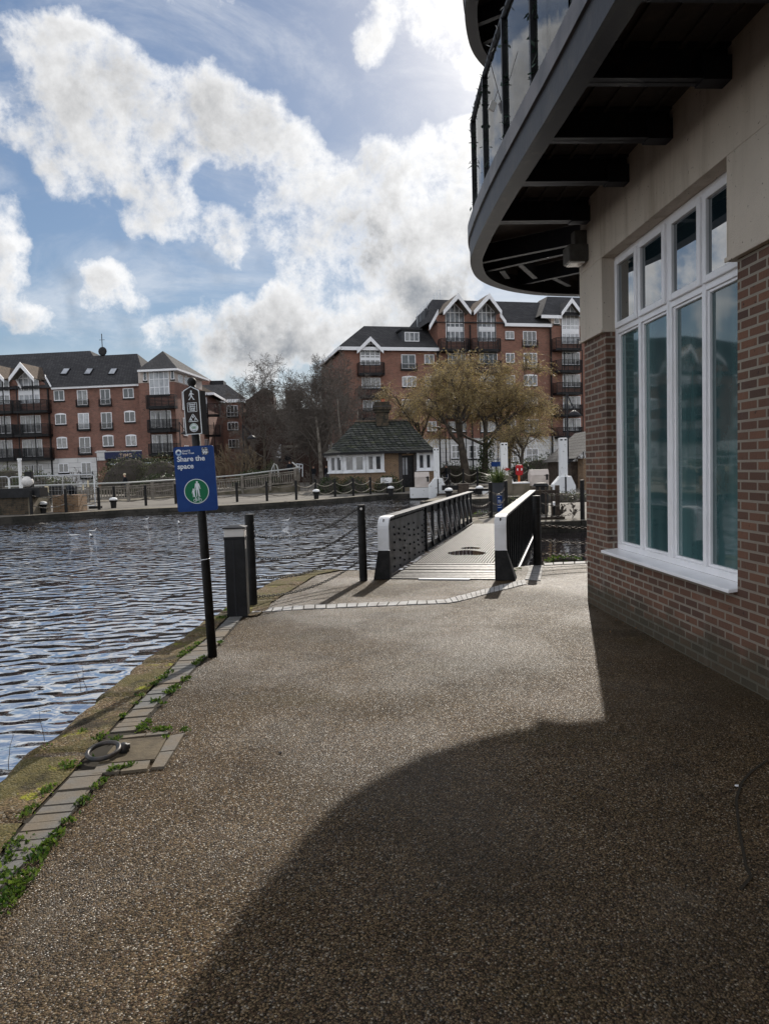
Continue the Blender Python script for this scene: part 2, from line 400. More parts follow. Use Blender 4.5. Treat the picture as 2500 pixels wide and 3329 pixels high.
M['bulb'] = mat('clear_bulb', (.4, .4, .38), .15)
M['box_grey'] = mat('grey_plastic_case', (.22, .21, .22), .5)
M['lampbox'] = mat('grey_bulkhead_casing', (.075, .07, .065), .6, var=(8, (.05, .045, .04)))
M['puddle'] = mat('shallow_puddle', (.03, .02, .02), .05, spec=.4)
M['interior'] = mat('dim_room', (.05, .07, .07), .9)
def winglass():
    m = NT('film_coated_glass')
    f = m.ramp(m.noise(1.0, 3, .5, vec=m.vscale(2.6, 2.6, .12)), .3, .75)
    c = m.mix(f, (.018, .050, .054, 1), (.085, .175, .178, 1))
    c = m.mix(m.math('MULTIPLY', m.ramp(m.noise(5, 6, .7), .5, .75), .25), c, (.16, .24, .24, 1))
    return m.set(c, m.math('ADD', .015, m.math('MULTIPLY', m.noise(3, 4), .05)), 0, m.bump(m.noise(.9, 2), .006), ior=2.1)
M['winglass'] = winglass()
M['winglass_clear'] = NT('clear_window_glass').set((.010, .022, .028), .012, ior=4.2)
def balglass():
    m = NT('greasy_balcony_glass')
    tr = m.new('ShaderNodeBsdfTransparent'); tr.inputs[0].default_value = (.80, .90, .93, 1)
    gl = m.new('ShaderNodeBsdfGlossy'); gl.inputs['Roughness'].default_value = .02
    tl = m.new('ShaderNodeBsdfTranslucent'); tl.inputs[0].default_value = (.8, .88, .86, 1)
    fr = m.new('ShaderNodeFresnel'); fr.inputs[0].default_value = 1.5
    x1 = m.new('ShaderNodeMixShader'); x2 = m.new('ShaderNodeMixShader')
    m.link(m.math('MULTIPLY_ADD', m.ramp(m.noise(6, 5, .6), .4, .75), .25), x1.inputs[0])
    x1.inputs[0].links[0].from_node.inputs[2].default_value = .07
    m.link(tr.outputs[0], x1.inputs[1]); m.link(tl.outputs[0], x1.inputs[2])
    m.link(fr.outputs[0], x2.inputs[0]); m.link(x1.outputs[0], x2.inputs[1]); m.link(gl.outputs[0], x2.inputs[2])
    m.link(x2.outputs[0], m.out.inputs[0]); return m.mat
M['balglass'] = balglass()
# ------------------------------------------------------------------ near ground
def lerp_tab(tab):
    tab = sorted((p.y, p.x) for p in tab)
    def f(y):
        if y <= tab[0][0]: a, b = tab[0], tab[1]
        elif y >= tab[-1][0]: a, b = tab[-2], tab[-1]
        else:
            for a, b in zip(tab, tab[1:]):
                if a[0] <= y <= b[0]: break
        return a[1] + (b[1] - a[1]) * (y - a[0]) / (b[0] - a[0])
    return f
EW = [gz(*p) for p in [(0, 2531), (87, 2442), (190, 2382), (325, 2258), (423, 2176), (509, 2111), (585, 2076), (650, 2022), (720, 1987), (734, 1967), (841, 1911), (917, 1873), (1021, 1855)]]
SLp = [gz(*p) for p in [(0, 2789), (76, 2686), (217, 2539), (352, 2388), (488, 2247), (585, 2144), (666, 2084), (704, 2046)]]
SRp = [gz(*p) for p in [(22, 2875), (108, 2789), (206, 2680), (320, 2545), (450, 2371), (520, 2285), (618, 2193), (677, 2133), (759, 2041)]]
xw0, xl, xr = lerp_tab(EW), lerp_tab(SLp), lerp_tab(SRp)
YE = EW[-1].y
def xw(y): return xw0(max(y, 3.3)) + (0 if y > 3.3 else (y - 3.3) * .22)
WATER = -.30
b = MB()
pts = [(xw(y) + .06, y) for y in (-60, -8, 0, 2, 3, 4, 5, 6, 7, 8, 9, 10, 11)] + [(EW[-1].x, YE - .1), (0, 11.35), (1.75, 10.95), (2.2, 11.3), (30, 12.3), (200, 18), (200, -60)]
b.add([(x, y, 0) for x, y in pts], [list(range(len(pts)))[::-1]])
tag(b.obj('towpath', M['gravel']), kind='structure')
b = MB(); b.add([(x, y, -1.6) for x, y in ((-1500, -1500), (1500, -1500), (1500, 2500), (-1500, 2500))], [(0, 1, 2, 3)])
tag(b.obj('ground', M['land']), kind='structure')
b = MB(); b.add([(x, y, WATER) for x, y in ((-140, -70), (60, -70), (60, 60), (-140, 60))], [(0, 1, 2, 3)])
tag(b.obj('water', M['water']), kind='structure')
# coping stones along the water
b = MB(); from mathutils import noise as MN
def hn(x, y, s=1.0): return MN.noise(V((x * s, y * s, 3.1)))
def cop(y0, y1, xa, xb, seed):
    ny = max(4, int((y1 - y0) / .05)); nx = 12; k = len(b.v)
    for i in range(ny + 1):
        y = y0 + (y1 - y0) * i / ny; e = min(i, ny - i) / ny * (y1 - y0)
        for j in range(nx + 1):
            t = j / nx; a = xa(y) + .035 * hn(y * 3, seed, 1.3) + .02 * hn(y * 11, seed); x = a + (xb(y) - a) * t
            ed = (x - a)
            z = .018 + .012 * hn(x, y, 5) + .006 * hn(x, y, 17) - .05 * max(0, 1 - ed / .09) ** 2 - .03 * max(0, 1 - e / .03) ** 2
            b.v.append((x, y, z))
    for i in range(ny):
        for j in range(nx):
            p = k + i * (nx + 1) + j; b.f.append((p, p + 1, p + nx + 2, p + nx + 1)); b.m.append(0)
    k2 = len(b.v)
    for i in range(ny + 1):
        p = b.v[k + i * (nx + 1)]; b.v.append((p[0] + .02, p[1], -.2)); b.v.append((p[0] + .07 + .04 * hn(p[1] * 4, 7), p[1], -.9))
    for i in range(ny):
        p = k + i * (nx + 1); q = k2 + 2 * i
        b.f.append((q, p, p + nx + 1, q + 2)); b.m.append(0); b.f.append((q + 1, q, q + 2, q + 3)); b.m.append(0)
y = 1.2; i = 0
def xin(y): return xl(y) if y < 7.9 else xw(y) + .55
while y < YE - .15:
    L = (.95, 1.15, .8, 1.05, .9)[i % 5]; y2 = min(y + L, YE - .02)
    cop(y, y2 - .008, xw, xin, i * 3.7); y = y2; i += 1
tag(b.obj('quay_coping', M['stone'], smooth=True), kind='structure')
# abutment wall under the towpath end
b = MB()
ab = [(EW[-1].x, YE - .1), (0, 11.35), (1.75, 10.95), (2.2, 11.3), (30, 12.3)]
for (x0, y0), (x1, y1) in zip(ab, ab[1:]): b.add([(x0, y0 - .01, -.01), (x1, y1 - .01, -.01), (x1, y1 - .01, -1.5), (x0, y0 - .01, -1.5)], [(0, 1, 2, 3)])
tag(b.obj('quay_wall', M['quay_wall']), kind='structure')
# brick edging strip
b = MB(); jb = MB()
yp0, yp1 = gz(345, 2500).y, gz(420, 2385).y      # the mooring pad interrupts the strip
y = 1.6; ys = []
while y < 8.05: ys.append(y); y += .083
for y in ys:
    if yp0 - .06 < y < yp1 - .02: continue
    d = rnd(-.006, .006); z = .016 + rnd(-.004, .004)
    a, c, a2, c2 = xl(y) + .02 + d, xr(y) + d, xl(y + .072) + .02 + d, xr(y + .072) + d
    sk = .012
    p = [(a, y - sk, z), (c, y + sk, z + rnd(-.002, .002)), (c2, y + .072 + sk, z), (a2, y + .072 - sk, z)]
    b.add(p + [(q[0], q[1], 0) for q in p], [(0, 1, 2, 3), (4, 5, 1, 0), (5, 6, 2, 1), (6, 7, 3, 2), (7, 4, 0, 3)])
def sett(px, z=.016, H=.016):
    p = [gz(x, y, z) for x, y in px]; n = len(p)
    b.add([tuple(q) for q in p] + [(q.x, q.y, 0) for q in p], [list(range(n))] + [(n + i, n + (i + 1) % n, (i + 1) % n, i) for i in range(n)])
for q in ([(320, 2484), (405, 2478), (389, 2507), (300, 2514)], [(409, 2477), (490, 2470), (479, 2498), (393, 2507)], [(520, 2446), (566, 2440), (534, 2491), (493, 2494)], [(549, 2392), (601, 2382), (568, 2437), (522, 2443)],
          [(392, 2400), (470, 2391), (476, 2383), (402, 2391)], [(474, 2391), (545, 2384), (550, 2377), (480, 2382)]): sett(q[::-1])
tag(b.obj('brick_edging', M['sett']), kind='structure')
b = MB(); sett([(322, 2481), (504, 2467), (546, 2392), (388, 2405)][::-1], .02)
tag(b.obj('mooring_slab', M['slab']), kind='structure')
for y in (1.5, 2.5, 3.5, 4.5, 5.5, 6.5, 7.5):
    jb.add([(xl(y) - .03, y, .004), (xr(y) + .015, y, .004), (xr(y + 1) + .015, y + 1, .004), (xl(y + 1) - .03, y + 1, .004)] if y < 7 else [(xl(y) - .03, y, .004), (xr(y) + .015, y, .004), (xr(y + .6) + .015, y + .6, .004), (xl(y + .6) - .03, y + .6, .004)], [(0, 1, 2, 3)])
tag(jb.obj('edging_joint', M['joint']), kind='structure')
# pale sett strip before the bridge
b = MB(); jb = MB()
def strip(top, bot, step):
    T = [gz(*p) for p in top]; Bt = [gz(*p) for p in bot]
    for (a, a2), (c, c2) in zip(zip(T, T[1:]), zip(Bt, Bt[1:])):
        L = ((a2 - a).length + (c2 - c).length) / 2; n = max(1, round(L / step))
        for i in range(n):
            s0, s1 = (i + .06) / n, (i + .94) / n; z = .010 + rnd(-.003, .003)
            p = [c.lerp(c2, s0), c.lerp(c2, s1), a.lerp(a2, s1), a.lerp(a2, s0)]
            p = [(q.x, q.y, z) for q in p]
            b.add(p + [(q[0], q[1], 0) for q in p], [(0, 1, 2, 3), (4, 5, 1, 0), (5, 6, 2, 1), (6, 7, 3, 2), (7, 4, 0, 3)])
        jb.add([(c.x, c.y, .004), (c2.x, c2.y, .004), (a2.x, a2.y, .004), (a.x, a.y, .004)], [(0, 1, 2, 3)])
strip([(826, 1982), (953, 1971), (1061, 1967), (1300, 1957), (1444, 1952)], [(817, 1994), (950, 1984), (1061, 1979), (1290, 1969), (1453, 1963)], .12)
strip([(1444, 1952), (1480, 1942), (1606, 1909), (1706, 1885)], [(1453, 1963), (1490, 1957), (1606, 1926), (1712, 1900)], .1)
strip([(1706, 1885), (1724, 1839)], [(1756, 1889), (1765, 1839)], .075)
strip([(1766, 1832), (1830, 1829), (1904, 1826), (2200, 1813)], [(1768, 1839), (1830, 1836), (1904, 1833), (2200, 1820)], .2)
tag(b.obj('sett_strip', M['sett_pale']), kind='structure'); tag(jb.obj('sett_strip_joint', M['joint']), kind='structure')
# tarmac crack by the wall
b = MB(); cr = [gz(*p, .005) for p in [(2495, 2470), (2440, 2508), (2408, 2545), (2392, 2600), (2400, 2690), (2415, 2770), (2422, 2810), (2440, 2850), (2405, 2890)]]
for i, (p, q) in enumerate(zip(cr, cr[1:])):
    w = V(((q - p).y, -(q - p).x, 0)).normalized() * .006
    b.add([p - w, p + w, q + w, q - w], [(0, 1, 2, 3)])
tag(b.obj('path_crack', M['joint']), kind='structure')
def wall_base(u, y):
    t_ = V((.058, -1, 0)).normalized(); return V((2.29, 8.19, 0)) + t_ * u + V((1, .058, 0)).normalized() * y
# weeds: one mass of leaves along the strip
b = MB()
def clump(px, py, n, s, h=.05, z=.01):
    c = gz(px, py, z)
    for _ in range(n):
        p = c + V((R.gauss(0, s * .6), R.gauss(0, s * .8), 0)); d = V((rnd(-1, 1), rnd(-1, 1), rnd(.2, 1.3))).normalized()
        sd = d.cross(rdir()).normalized(); L = rnd(.4, 1) * h; b.leaf(p + V((0, 0, rnd(0, .3) * h)), d, sd, L, L * rnd(.2, .38))
WL = [(20, 2800, 70, .09), (45, 2750, 60, .08), (85, 2650, 20, .05), (105, 2630, 45, .05), (150, 2580, 45, .05), (165, 2560, 30, .05), (235, 2495, 60, .06), (215, 2490, 20, .06), (320, 2405, 45, .05), (330, 2395, 30, .04), (380, 2405, 40, .04), (400, 2330, 40, .04), (440, 2290, 35, .04), (455, 2265, 25, .04),
      (505, 2225, 45, .05), (530, 2205, 70, .06), (545, 2190, 40, .05), (600, 2125, 60, .06), (620, 2110, 70, .06), (640, 2095, 40, .05), (590, 2135, 30, .05), (720, 2010, 80, .06), (735, 1985, 40, .05),
      (30, 2920, 90, .07), (60, 2880, 80, .06), (85, 2850, 70, .06), (120, 2800, 45, .05), (135, 2770, 50, .05), (160, 2745, 60, .05), (190, 2715, 50, .04), (225, 2670, 40, .04), (260, 2615, 25, .04), (280, 2600, 35, .04), (310, 2560, 18, .03), (340, 2540, 35, .03), (365, 2505, 40, .03), (400, 2498, 35, .03), (425, 2493, 25, .03),
      (465, 2370, 90, .05), (480, 2350, 40, .04), (510, 2376, 70, .04), (545, 2374, 60, .04), (600, 2375, 40, .03), (610, 2380, 12, .03), (540, 2400, 20, .02), (510, 2280, 50, .04), (530, 2290, 20, .03), (555, 2250, 80, .05), (570, 2235, 60, .05), (600, 2215, 30, .04), (610, 2205, 45, .04), (635, 2160, 60, .04), (650, 2150, 50, .04), (660, 2140, 40, .04), (690, 2120, 35, .03), (715, 2090, 50, .05),
      (1660, 1868, 35, .05), (1672, 1858, 30, .05), (1690, 1850, 25, .05), (0, 2960, 60, .07), (10, 2850, 40, .06), (270, 2380, 16, .03), (300, 2470, 10, .03), (150, 2430, 12, .05)]
for x, y, n, s in WL: clump(x, y, int(n * 1.2), s * .6, .029)
tag(b.obj('weeds', M['weed'], label='small green weeds growing in the joints of the brick edging'), kind='stuff')
for px, py, lb in [(265, 2250, 'tallest thin dry weed stalk on the mossy coping edge'), (30, 2505, 'thin dry weed stalk on the coping edge at the left picture border'), (146, 2410, 'short dry weed stalk on the coping edge below the tallest one'), (285, 2248, 'thin dry weed stalk leaning beside the tallest one')]:
    b = MB(); c = gz(px, py, .0); p = [c]; d = V((rnd(-.3, .3), rnd(-.2, .2), 1))
    for _ in range(5): p.append(p[-1] + d * .045 + rdir() * .012)
    b.tube(p, [.0024, .0022, .002, .0016, .0012, .0006], 3)
    for q in p[2:]: b.tube([q, q + rdir() * .03], .0008, 3)
    tag(b.obj('dry_stalk', M['twig']), lb, 'weed stalk', 'dry stalks on the coping')
b = MB()
for i in range(90):
    p = wall_base(rnd(.6, 6.5), -abs(R.gauss(0, .09)) - .01); d = V((rnd(-1, 1), rnd(-1, 1), rnd(0, .35))).normalized(); b.leaf((p.x, p.y, rnd(.004, .012)), d, d.cross(V((0, 0, 1))).normalized(), rnd(.015, .04), rnd(.004, .010))
tag(b.obj('leaf_litter', M['leaf_litter'], label='dry leaf litter gathered along the foot of the brick wall'), kind='stuff')
# small litter on the path
for (px, py, c, s, lb) in [(2395, 2558, 'white', .012, 'small white scrap on the shaded path near the crack'), (912, 2450, 'black', .012, 'small dark fleck lying on the sunlit path')]:
    b = MB(); c0 = gz(px, py, 0); q = [V((math.cos(a) * s * rnd(.6, 1.2), math.sin(a) * s * .6, 0)) for a in (0, 1, 2, 3, 4, 5)]
    b.prism([(c0.x + v.x, c0.y + v.y) for v in q], 0.004, .009); tag(b.obj('litter_scrap', M[c]), lb, 'litter')
# mooring ring
c = gz(338, 2452, .03)
t = thing('mooring_ring', 'black iron mooring ring lying on a stone slab by the coping', 'mooring ring', (c.x, c.y, .02))
b = MB(); b.torus((0, 0, .03), (1, .12, .05), (-.1, 1, .18), .085, .0135, 40, 10); b.obj('ring', M['iron'], t, smooth=True)
b = MB(); b.lathe([(.03, 0), (.03, .02), (.024, .045), (.012, .052)], (.095, .055, 0), 14); b.tube([(.06, .03, .03), (.13, .06, .032)], .016, 10)
b.obj('eye_bolt', M['iron'], t, smooth=True)
# ------------------------------------------------------------------ near building
O = V((2.29, 8.19, 0)); tx = V((.058, -1, 0)).normalized()
BL = thing('waterside_building', 'brick and render building with tall white window and overhanging dark balconies', 'building', O, math.atan2(tx.y, tx.x))
b = MB()
b.box((0, 0, 0), (.66, .30, 2.93)); b.box((.66, 0, 0), (3.14, .30, .66)); b.box((3.14, 0, 0), (16, .30, 2.96)); b.box((0, .30, 0), (.30, 9, 2.93))
b.box((.66, .2, .66), (.662, .3, 2.93))
b.obj('brick_wall', M['brick_near'], BL)
b = MB()
b.box((-.035, -.035, 2.93), (.655, .30, 3.68)); b.box((3.06, -.035, 2.96), (16, .30, 3.68)); b.box((-.035, -.035, 3.68), (16, .30, 4.155)); b.box((-.022, -.022, 4.155), (16, .30, 7.6))
b.box((-.035, .30, 2.93), (.30, 9, 4.155)); b.box((-.022, .30, 4.155), (.30, 9, 7.6)); b.box((.31, .31, 7.3), (16, 9, 7.5))
for z0, (a0, a1) in ((2.93, (-.045, .655)), (2.96, (3.055, 16))): b.box((a0, -.05, z0 - .004), (a1, -.034, z0 + .03))
b.obj('render_band', M['render'], BL, bevel=.006)
W = MB()
u0, u1, z0, z1, ZT = .655, 3.10, .69, 3.68, 2.93
y0, y1 = .10, .17
def fr(m, ua, ub, za, zb, w, ya, yb):
    m.box((ua, ya, za), (ua + w, yb, zb)); m.box((ub - w, ya, za), (ub, yb, zb)); m.box((ua + w, ya, za), (ub - w, yb, za + w)); m.box((ua + w, ya, zb - w), (ub - w, yb, zb))
fr(W, u0, u1, z0, z1, .055, y0, y1)
mull = [(1.255, .028), (1.875, .05), (2.475, .028)]
for u, w in mull: W.box((u - w, y0 + .002, z0 + .055), (u + w, y1, z1 - .055))
W.box((u0 + .055, y0 + .004, ZT - .03), (u1 - .055, y1, ZT + .03)); W.box((1.872, y0 - .004, z0 + .06), (1.878, y0 + .003, z1 - .06))
wp = W.obj('window', M['upvc'], BL, bevel=.008)
us = [u0 + .055] + [q for u, w in mull for q in (u - w, u + w)] + [u1 - .055]
for i in range(4):
    a, c = us[2 * i], us[2 * i + 1]
    g = MB(); g.box((a + .022, y0 + .045, z0 + .08), (c - .022, y0 + .055, ZT - .055)); g.obj('pane', M['winglass'], wp)
    s = MB(); fr(s, a, c, z0 + .055, ZT - .03, .024, y0 + .02, y0 + .05); s.obj('glazing_bead', M['upvc'], wp, bevel=.006)
    s = MB(); fr(s, a - .012, c + .012, ZT + .02, z1 - .045, .058, y0 - .022, y0 + .03); s.obj('opening_sash', M['upvc'], wp, bevel=.008)
    g = MB(); g.box((a + .046, y0 + .006, ZT + .078), (c - .046, y0 + .016, z1 - .103)); g.obj('pane', M['winglass_clear'], wp)
s = MB(); s.add([(.63, -.07, .645), (3.14, -.07, .645), (3.14, -.07, .672), (.63, -.07, .672), (.63, .10, .66), (3.14, .10, .66), (3.14, .10, .692), (.63, .10, .692)],
                [(0, 1, 2, 3), (3, 2, 6, 7), (4, 5, 1, 0), (0, 3, 7, 4), (1, 5, 6, 2), (5, 4, 7, 6)]); s.obj('window_sill', M['upvc'], BL, bevel=.006)
RIM = [(1.95, -6), (1.55, .2), (1.29, 4.9), (1.24, 5.7), (1.165, 6.9), (1.13, 7.8), (1.125, 8.6), (1.15, 9.1), (1.29, 9.73), (1.5, 10.17), (1.81, 10.55), (2.13, 10.8), (2.47, 10.97), (3.06, 11.12), (4, 11.3), (6, 11.6), (9, 11.9), (12, 12)]
def smooth(pts, k=6):
    out = []
    for i in range(len(pts) - 1):
        p = [V(pts[max(i - 1, 0)]), V(pts[i]), V(pts[i + 1]), V(pts[min(i + 2, len(pts) - 1)])]
        for j in range(k):
            t = j / k
            out.append(.5 * ((2 * p[1]) + (p[2] - p[0]) * t + (2 * p[0] - 5 * p[1] + 4 * p[2] - p[3]) * t * t + (3 * p[1] - p[0] - 3 * p[2] + p[3]) * t ** 3))
    out.append(V(pts[-1])); return out
RM = smooth(RIM, 7)
def inw(path, i):
    a = path[max(i - 1, 0)]; c = path[min(i + 1, len(path) - 1)]; d = (c - a).normalized(); return V((d.y, -d.x))
def sweep(m, path, prof):           # closed profile of (inward offset, z) swept along a plan path
    k = len(m.v); n = len(prof)
    for i, p in enumerate(path):
        q = inw(path, i)
        for o, z in prof: m.v.append((p.x + q.x * o, p.y + q.y * o, z))
    for i in range(len(path) - 1):
        for j in range(n):
            j2 = (j + 1) % n; m.f.append([k + i * n + j, k + i * n + j2, k + (i + 1) * n + j2, k + (i + 1) * n + j][::-1]); m.m.append(m.cur)
def offset(path, d): return [p + inw(path, i) * d for i, p in enumerate(path)]
nrm_in = V((-tx.y, tx.x, 0))        # into the building
if nrm_in.x < 0: nrm_in = -nrm_in
def wallp(u, y, z): q = O + tx * u + nrm_in * y; return V((q.x, q.y, z))
def balcony(dz, rails):
    s = MB(); sweep(s, RM, [(0, 4.10 + dz), (.035, 4.10 + dz), (.035, 4.335 + dz), (0, 4.335 + dz)])
    bp = s.obj('balcony', M['fascia'], BL, world=True)
    s = MB(); sweep(s, RM, [(-.022, 4.335 + dz), (.05, 4.335 + dz), (.05, 4.50 + dz), (-.022, 4.50 + dz)]); s.obj('fascia_flashing', M['coping_metal'], bp, world=True)
    s = MB(); sweep(s, RM, [(.035, 4.10 + dz), (.15, 4.10 + dz), (.15, 4.115 + dz), (.035, 4.115 + dz)]); s.obj('rim_flange', M['beam'], bp, world=True)
    s = MB(); poly = [(p.x, p.y) for p in offset(RM, .04)]
    inner = [(12, 8.6), (2.42, 8.6), (2.42, 8.0)] + [(wallp(u, .1, 0).x, wallp(u, .1, 0).y) for u in (.5, 2, 4, 8, 13.5)]
    s.prism(poly + inner, 4.42 + dz, 4.48 + dz); s.obj('deck', M['soffit'], bp, world=True)
    s = MB()
    for d in [.16 + .2 * k for k in range(5)]:
        p, q = wallp(13, -d, 4.405 + dz), wallp(-.15, -d, 4.405 + dz); s.bar(p, q, .03, .02)
    s.obj('soffit_batten', M['soffit'], bp, world=True)
    for u in (.24, 1.29, 2.17, 3.05, 3.95, 4.85, 5.8, 6.8, 8):
        s = MB(); p = wallp(u, .0, 0); L = 1.09
        q = p - nrm_in * L
        h = V((0, 0, 1))
        s.bar(p + h * (4.30 + dz), q + h * (4.30 + dz), .012, .24); s.bar(p + h * (4.188 + dz), q + h * (4.188 + dz), .11, .016); s.bar(p + h * (4.412 + dz), q + h * (4.412 + dz), .11, .016)
        s.bar(p + h * (4.25 + dz), p - nrm_in * .22 + h * (4.25 + dz), .13, .16)
        s.obj('cantilever_beam', M['beam'], bp, world=True)
    for a, c in (((1886, 790), (1545, 858)), ((1870, 818), (1566, 885)), ((1886, 885), (1652, 935)), ((1900, 940), (1790, 955)), ((1690, 860), (1740, 905)), ((1800, 905), (1850, 930)), ((1630, 880), (1650, 905))):
        p, q = gz(*a, 4.19), gz(*c, 4.19); s = MB(); h = V((0, 0, dz))
        s.bar(p + h + V((0, 0, .11)), q + h + V((0, 0, .11)), .012, .22); s.bar(p + h, q + h, .07, .012); s.obj('radial_beam', M['beam'], bp, world=True)
    if not rails: return bp
    top = 5.70 + dz; inn = offset(RM, .07)
    s = MB(); s.tube([(p.x, p.y, top) for p in inn], .036, 10); s.obj('handrail', M['black'], bp, world=True, smooth=True)
    def near(px, py):
        g = gz(px, py, 4.5); return min(range(len(RM)), key=lambda i: (RM[i] - V((g.x, g.y))).length), g
    posts = [gz(x, y, 4.5) for x, y in ((1537, 725), (1590, 625), (1657, 491), (1748, 320), (1877, 58))]
    pp = [V((g.x, g.y)) for g in posts] + [V((1.34, 3.9)), V((1.40, 2.9)), V((1.46, 1.8))]
    pre = [V((1.62, 10.33)), V((2.5, 10.98)), V((3.5, 11.2))]
    def on(path, v):
        best = None
        for i in range(len(path) - 1):
            a, c = path[i], path[i + 1]; d = c - a; t_ = max(0, min(1, (v - a).dot(d) / d.length_squared)); q = a + d * t_
            if best is None or (q - v).length < best[0]: best = ((q - v).length, q, d.normalized(), i + t_)
        return best[1:]
    sp = [on(inn, v) for v in pp + pre]; sp.sort(key=lambda q: q[2])
    for q, d, _ in sp:
        s = MB(); w = V((d.y, -d.x))
        def P(a, c, z): r = q + d * a + w * c; return (r.x, r.y, z)
        s.add([P(-.02, -.036, 4.48), P(.02, -.036, 4.48), P(.02, .036, 4.48), P(-.02, .036, 4.48), P(-.02, -.036, top - .02), P(.02, -.036, top - .02), P(.02, .036, top - .02), P(-.02, .036, top - .02)],
              [(0, 3, 2, 1), (4, 5, 6, 7), (0, 1, 5, 4), (1, 2, 6, 5), (2, 3, 7, 6), (3, 0, 4, 7)])
        s.tube([P(-.02, .055, 4.50), P(-.02, .055, top - .12)], .012, 6)
        for z in (4.66, top - .22): s.torus(P(-.02, .05, z), (w.x, w.y, 0), (0, 0, 1), .028, .008, 12, 5)
        s.obj('baluster_post', M['black'], bp, world=True)
    for (qa, da, ta), (qb, db, tb) in zip(sp, sp[1:]):
        s = MB(); n = 6; pts_ = []
        for j in range(n + 1):
            t_ = ta + .09 * 0 + (tb - ta) * j / n; i = min(int(t_), len(inn) - 2); pts_.append(inn[i].lerp(inn[i + 1], t_ - i))
        pts_[0] = pts_[0].lerp(pts_[1], .45); pts_[-1] = pts_[-1].lerp(pts_[-2], .3)
        sweep(s, pts_, [(-.006, 4.56), (.006, 4.56), (.006, top - .09), (-.006, top - .09)])
        s.add([(pts_[0].x, pts_[0].y, 4.56), (pts_[0].x, pts_[0].y, top - .09), (pts_[0].x + .01, pts_[0].y, top - .09), (pts_[0].x + .01, pts_[0].y, 4.56)], [(0, 1, 2, 3)])
        s.obj('glass_panel', M['balglass'], bp, world=True)
    return bp, inn, top, sp
bal, INN, RTOP, SP = balcony(0, True)
balcony(2.93, False)
# fairy lights wound round the rail, two battery cases, ivy on the posts
b = MB(); pl = [p for p in smooth([(q.x, q.y) for q in INN], 3) if 2.6 < p.y < 10.4 and p.x < 1.9]
pts = []
for i, p in enumerate(pl):
    for j in range(2):
        a = (i * 2 + j) * 1.1; w = inw(pl, i); pts.append(V((p.x + w.x * .038 * math.cos(a), p.y + w.y * .038 * math.cos(a), RTOP + .038 * math.sin(a) - (.02 if i % 9 == 4 else 0))))
fl = thing('fairy_lights', 'string of unlit fairy lights wound round the balcony handrail', 'fairy lights', pts[0])
b.tube(pts, .004, 4); b.obj('wire', M['wire'], fl, world=True)
b = MB()
for p in pts[::4]:
    d = rdir(); b.tube([p, p + d * .022, p + d * .045], [.003, .005, .002], 5)
b.obj('bulb', M['bulb'], fl, world=True)
for k, (px, py, Y, lb) in enumerate(((1600, 345, 7.22, 'pale grey battery case hanging by a wire, the left and lower-tilted of two'), (1633, 350, 7.05, 'dark grey battery case hanging beside the paler one on the balcony'))):
    c = gy(px, py, Y); t = thing('battery_case', lb, 'battery case', c, group='battery cases hung from the handrail', rot=(.1, .35 if k == 0 else -.35, .3))
    s = MB(); s.box((-.032, -.012, -.045), (.032, .012, .045)); s.obj('case', M['lamp_white' if k == 0 else 'box_grey'], t, bevel=.005)
    s = MB(); s.tube([(0, 0, .045), (.0, 0, .25), (.0, 0, .5)], .003, 4); s.obj('wire', M['wire'], t)
for n_, (q, d, _) in enumerate([s_ for s_ in SP if 5.6 < s_[0].y < 9.6]):
    b = MB()
    for i in range(34):
        z = rnd(4.55, RTOP - .1); p = V((q.x + rnd(-.05, .05), q.y + rnd(-.05, .05), z)); dd = V((rnd(-1, 1), rnd(-1, .4), rnd(-.6, .3))).normalized(); b.leaf(p, dd, dd.cross(V((0, 0, 1))).normalized(), rnd(.04, .075), rnd(.014, .024))
    b.tube([(q.x + .03 * math.cos(i), q.y + .03 * math.sin(i), 4.52 + i * .06) for i in range(19)], .004, 3)
    tag(b.obj('ivy_garland', M['ivy']), ('green ivy garland on the fourth balcony post from the bend', 'green ivy garland twined round the third balcony post from the bend', 'green ivy garland twined round the second balcony post from the bend', 'green ivy garland twined round the first balcony post at the bend')[3 - [0, 1, 2, 3][:4][n_]] if n_ < 4 else 'green ivy garland', 'ivy garland', 'ivy garlands on the balcony posts')
# bulkhead lamp on the corner
t = thing('wall_lamp', 'boxy grey bulkhead lamp fixed high on the building corner under the balcony', 'wall lamp', wallp(.10, 0, 3.7), math.atan2(tx.y, tx.x))
b = MB(); b.box((-.04, -.25, .06), (.18, -.035, .24)); b.obj('casing', M['lampbox'], t, bevel=.012)
b = MB(); b.box((-.02, -.22, .045), (.15, -.07, .062)); b.obj('diffuser', M['lamp_white'], t)
b = MB(); b.box((.0, -.17, .24), (.13, -.03, .40)); b.obj('junction_box', M['lampbox'], t, bevel=.01)
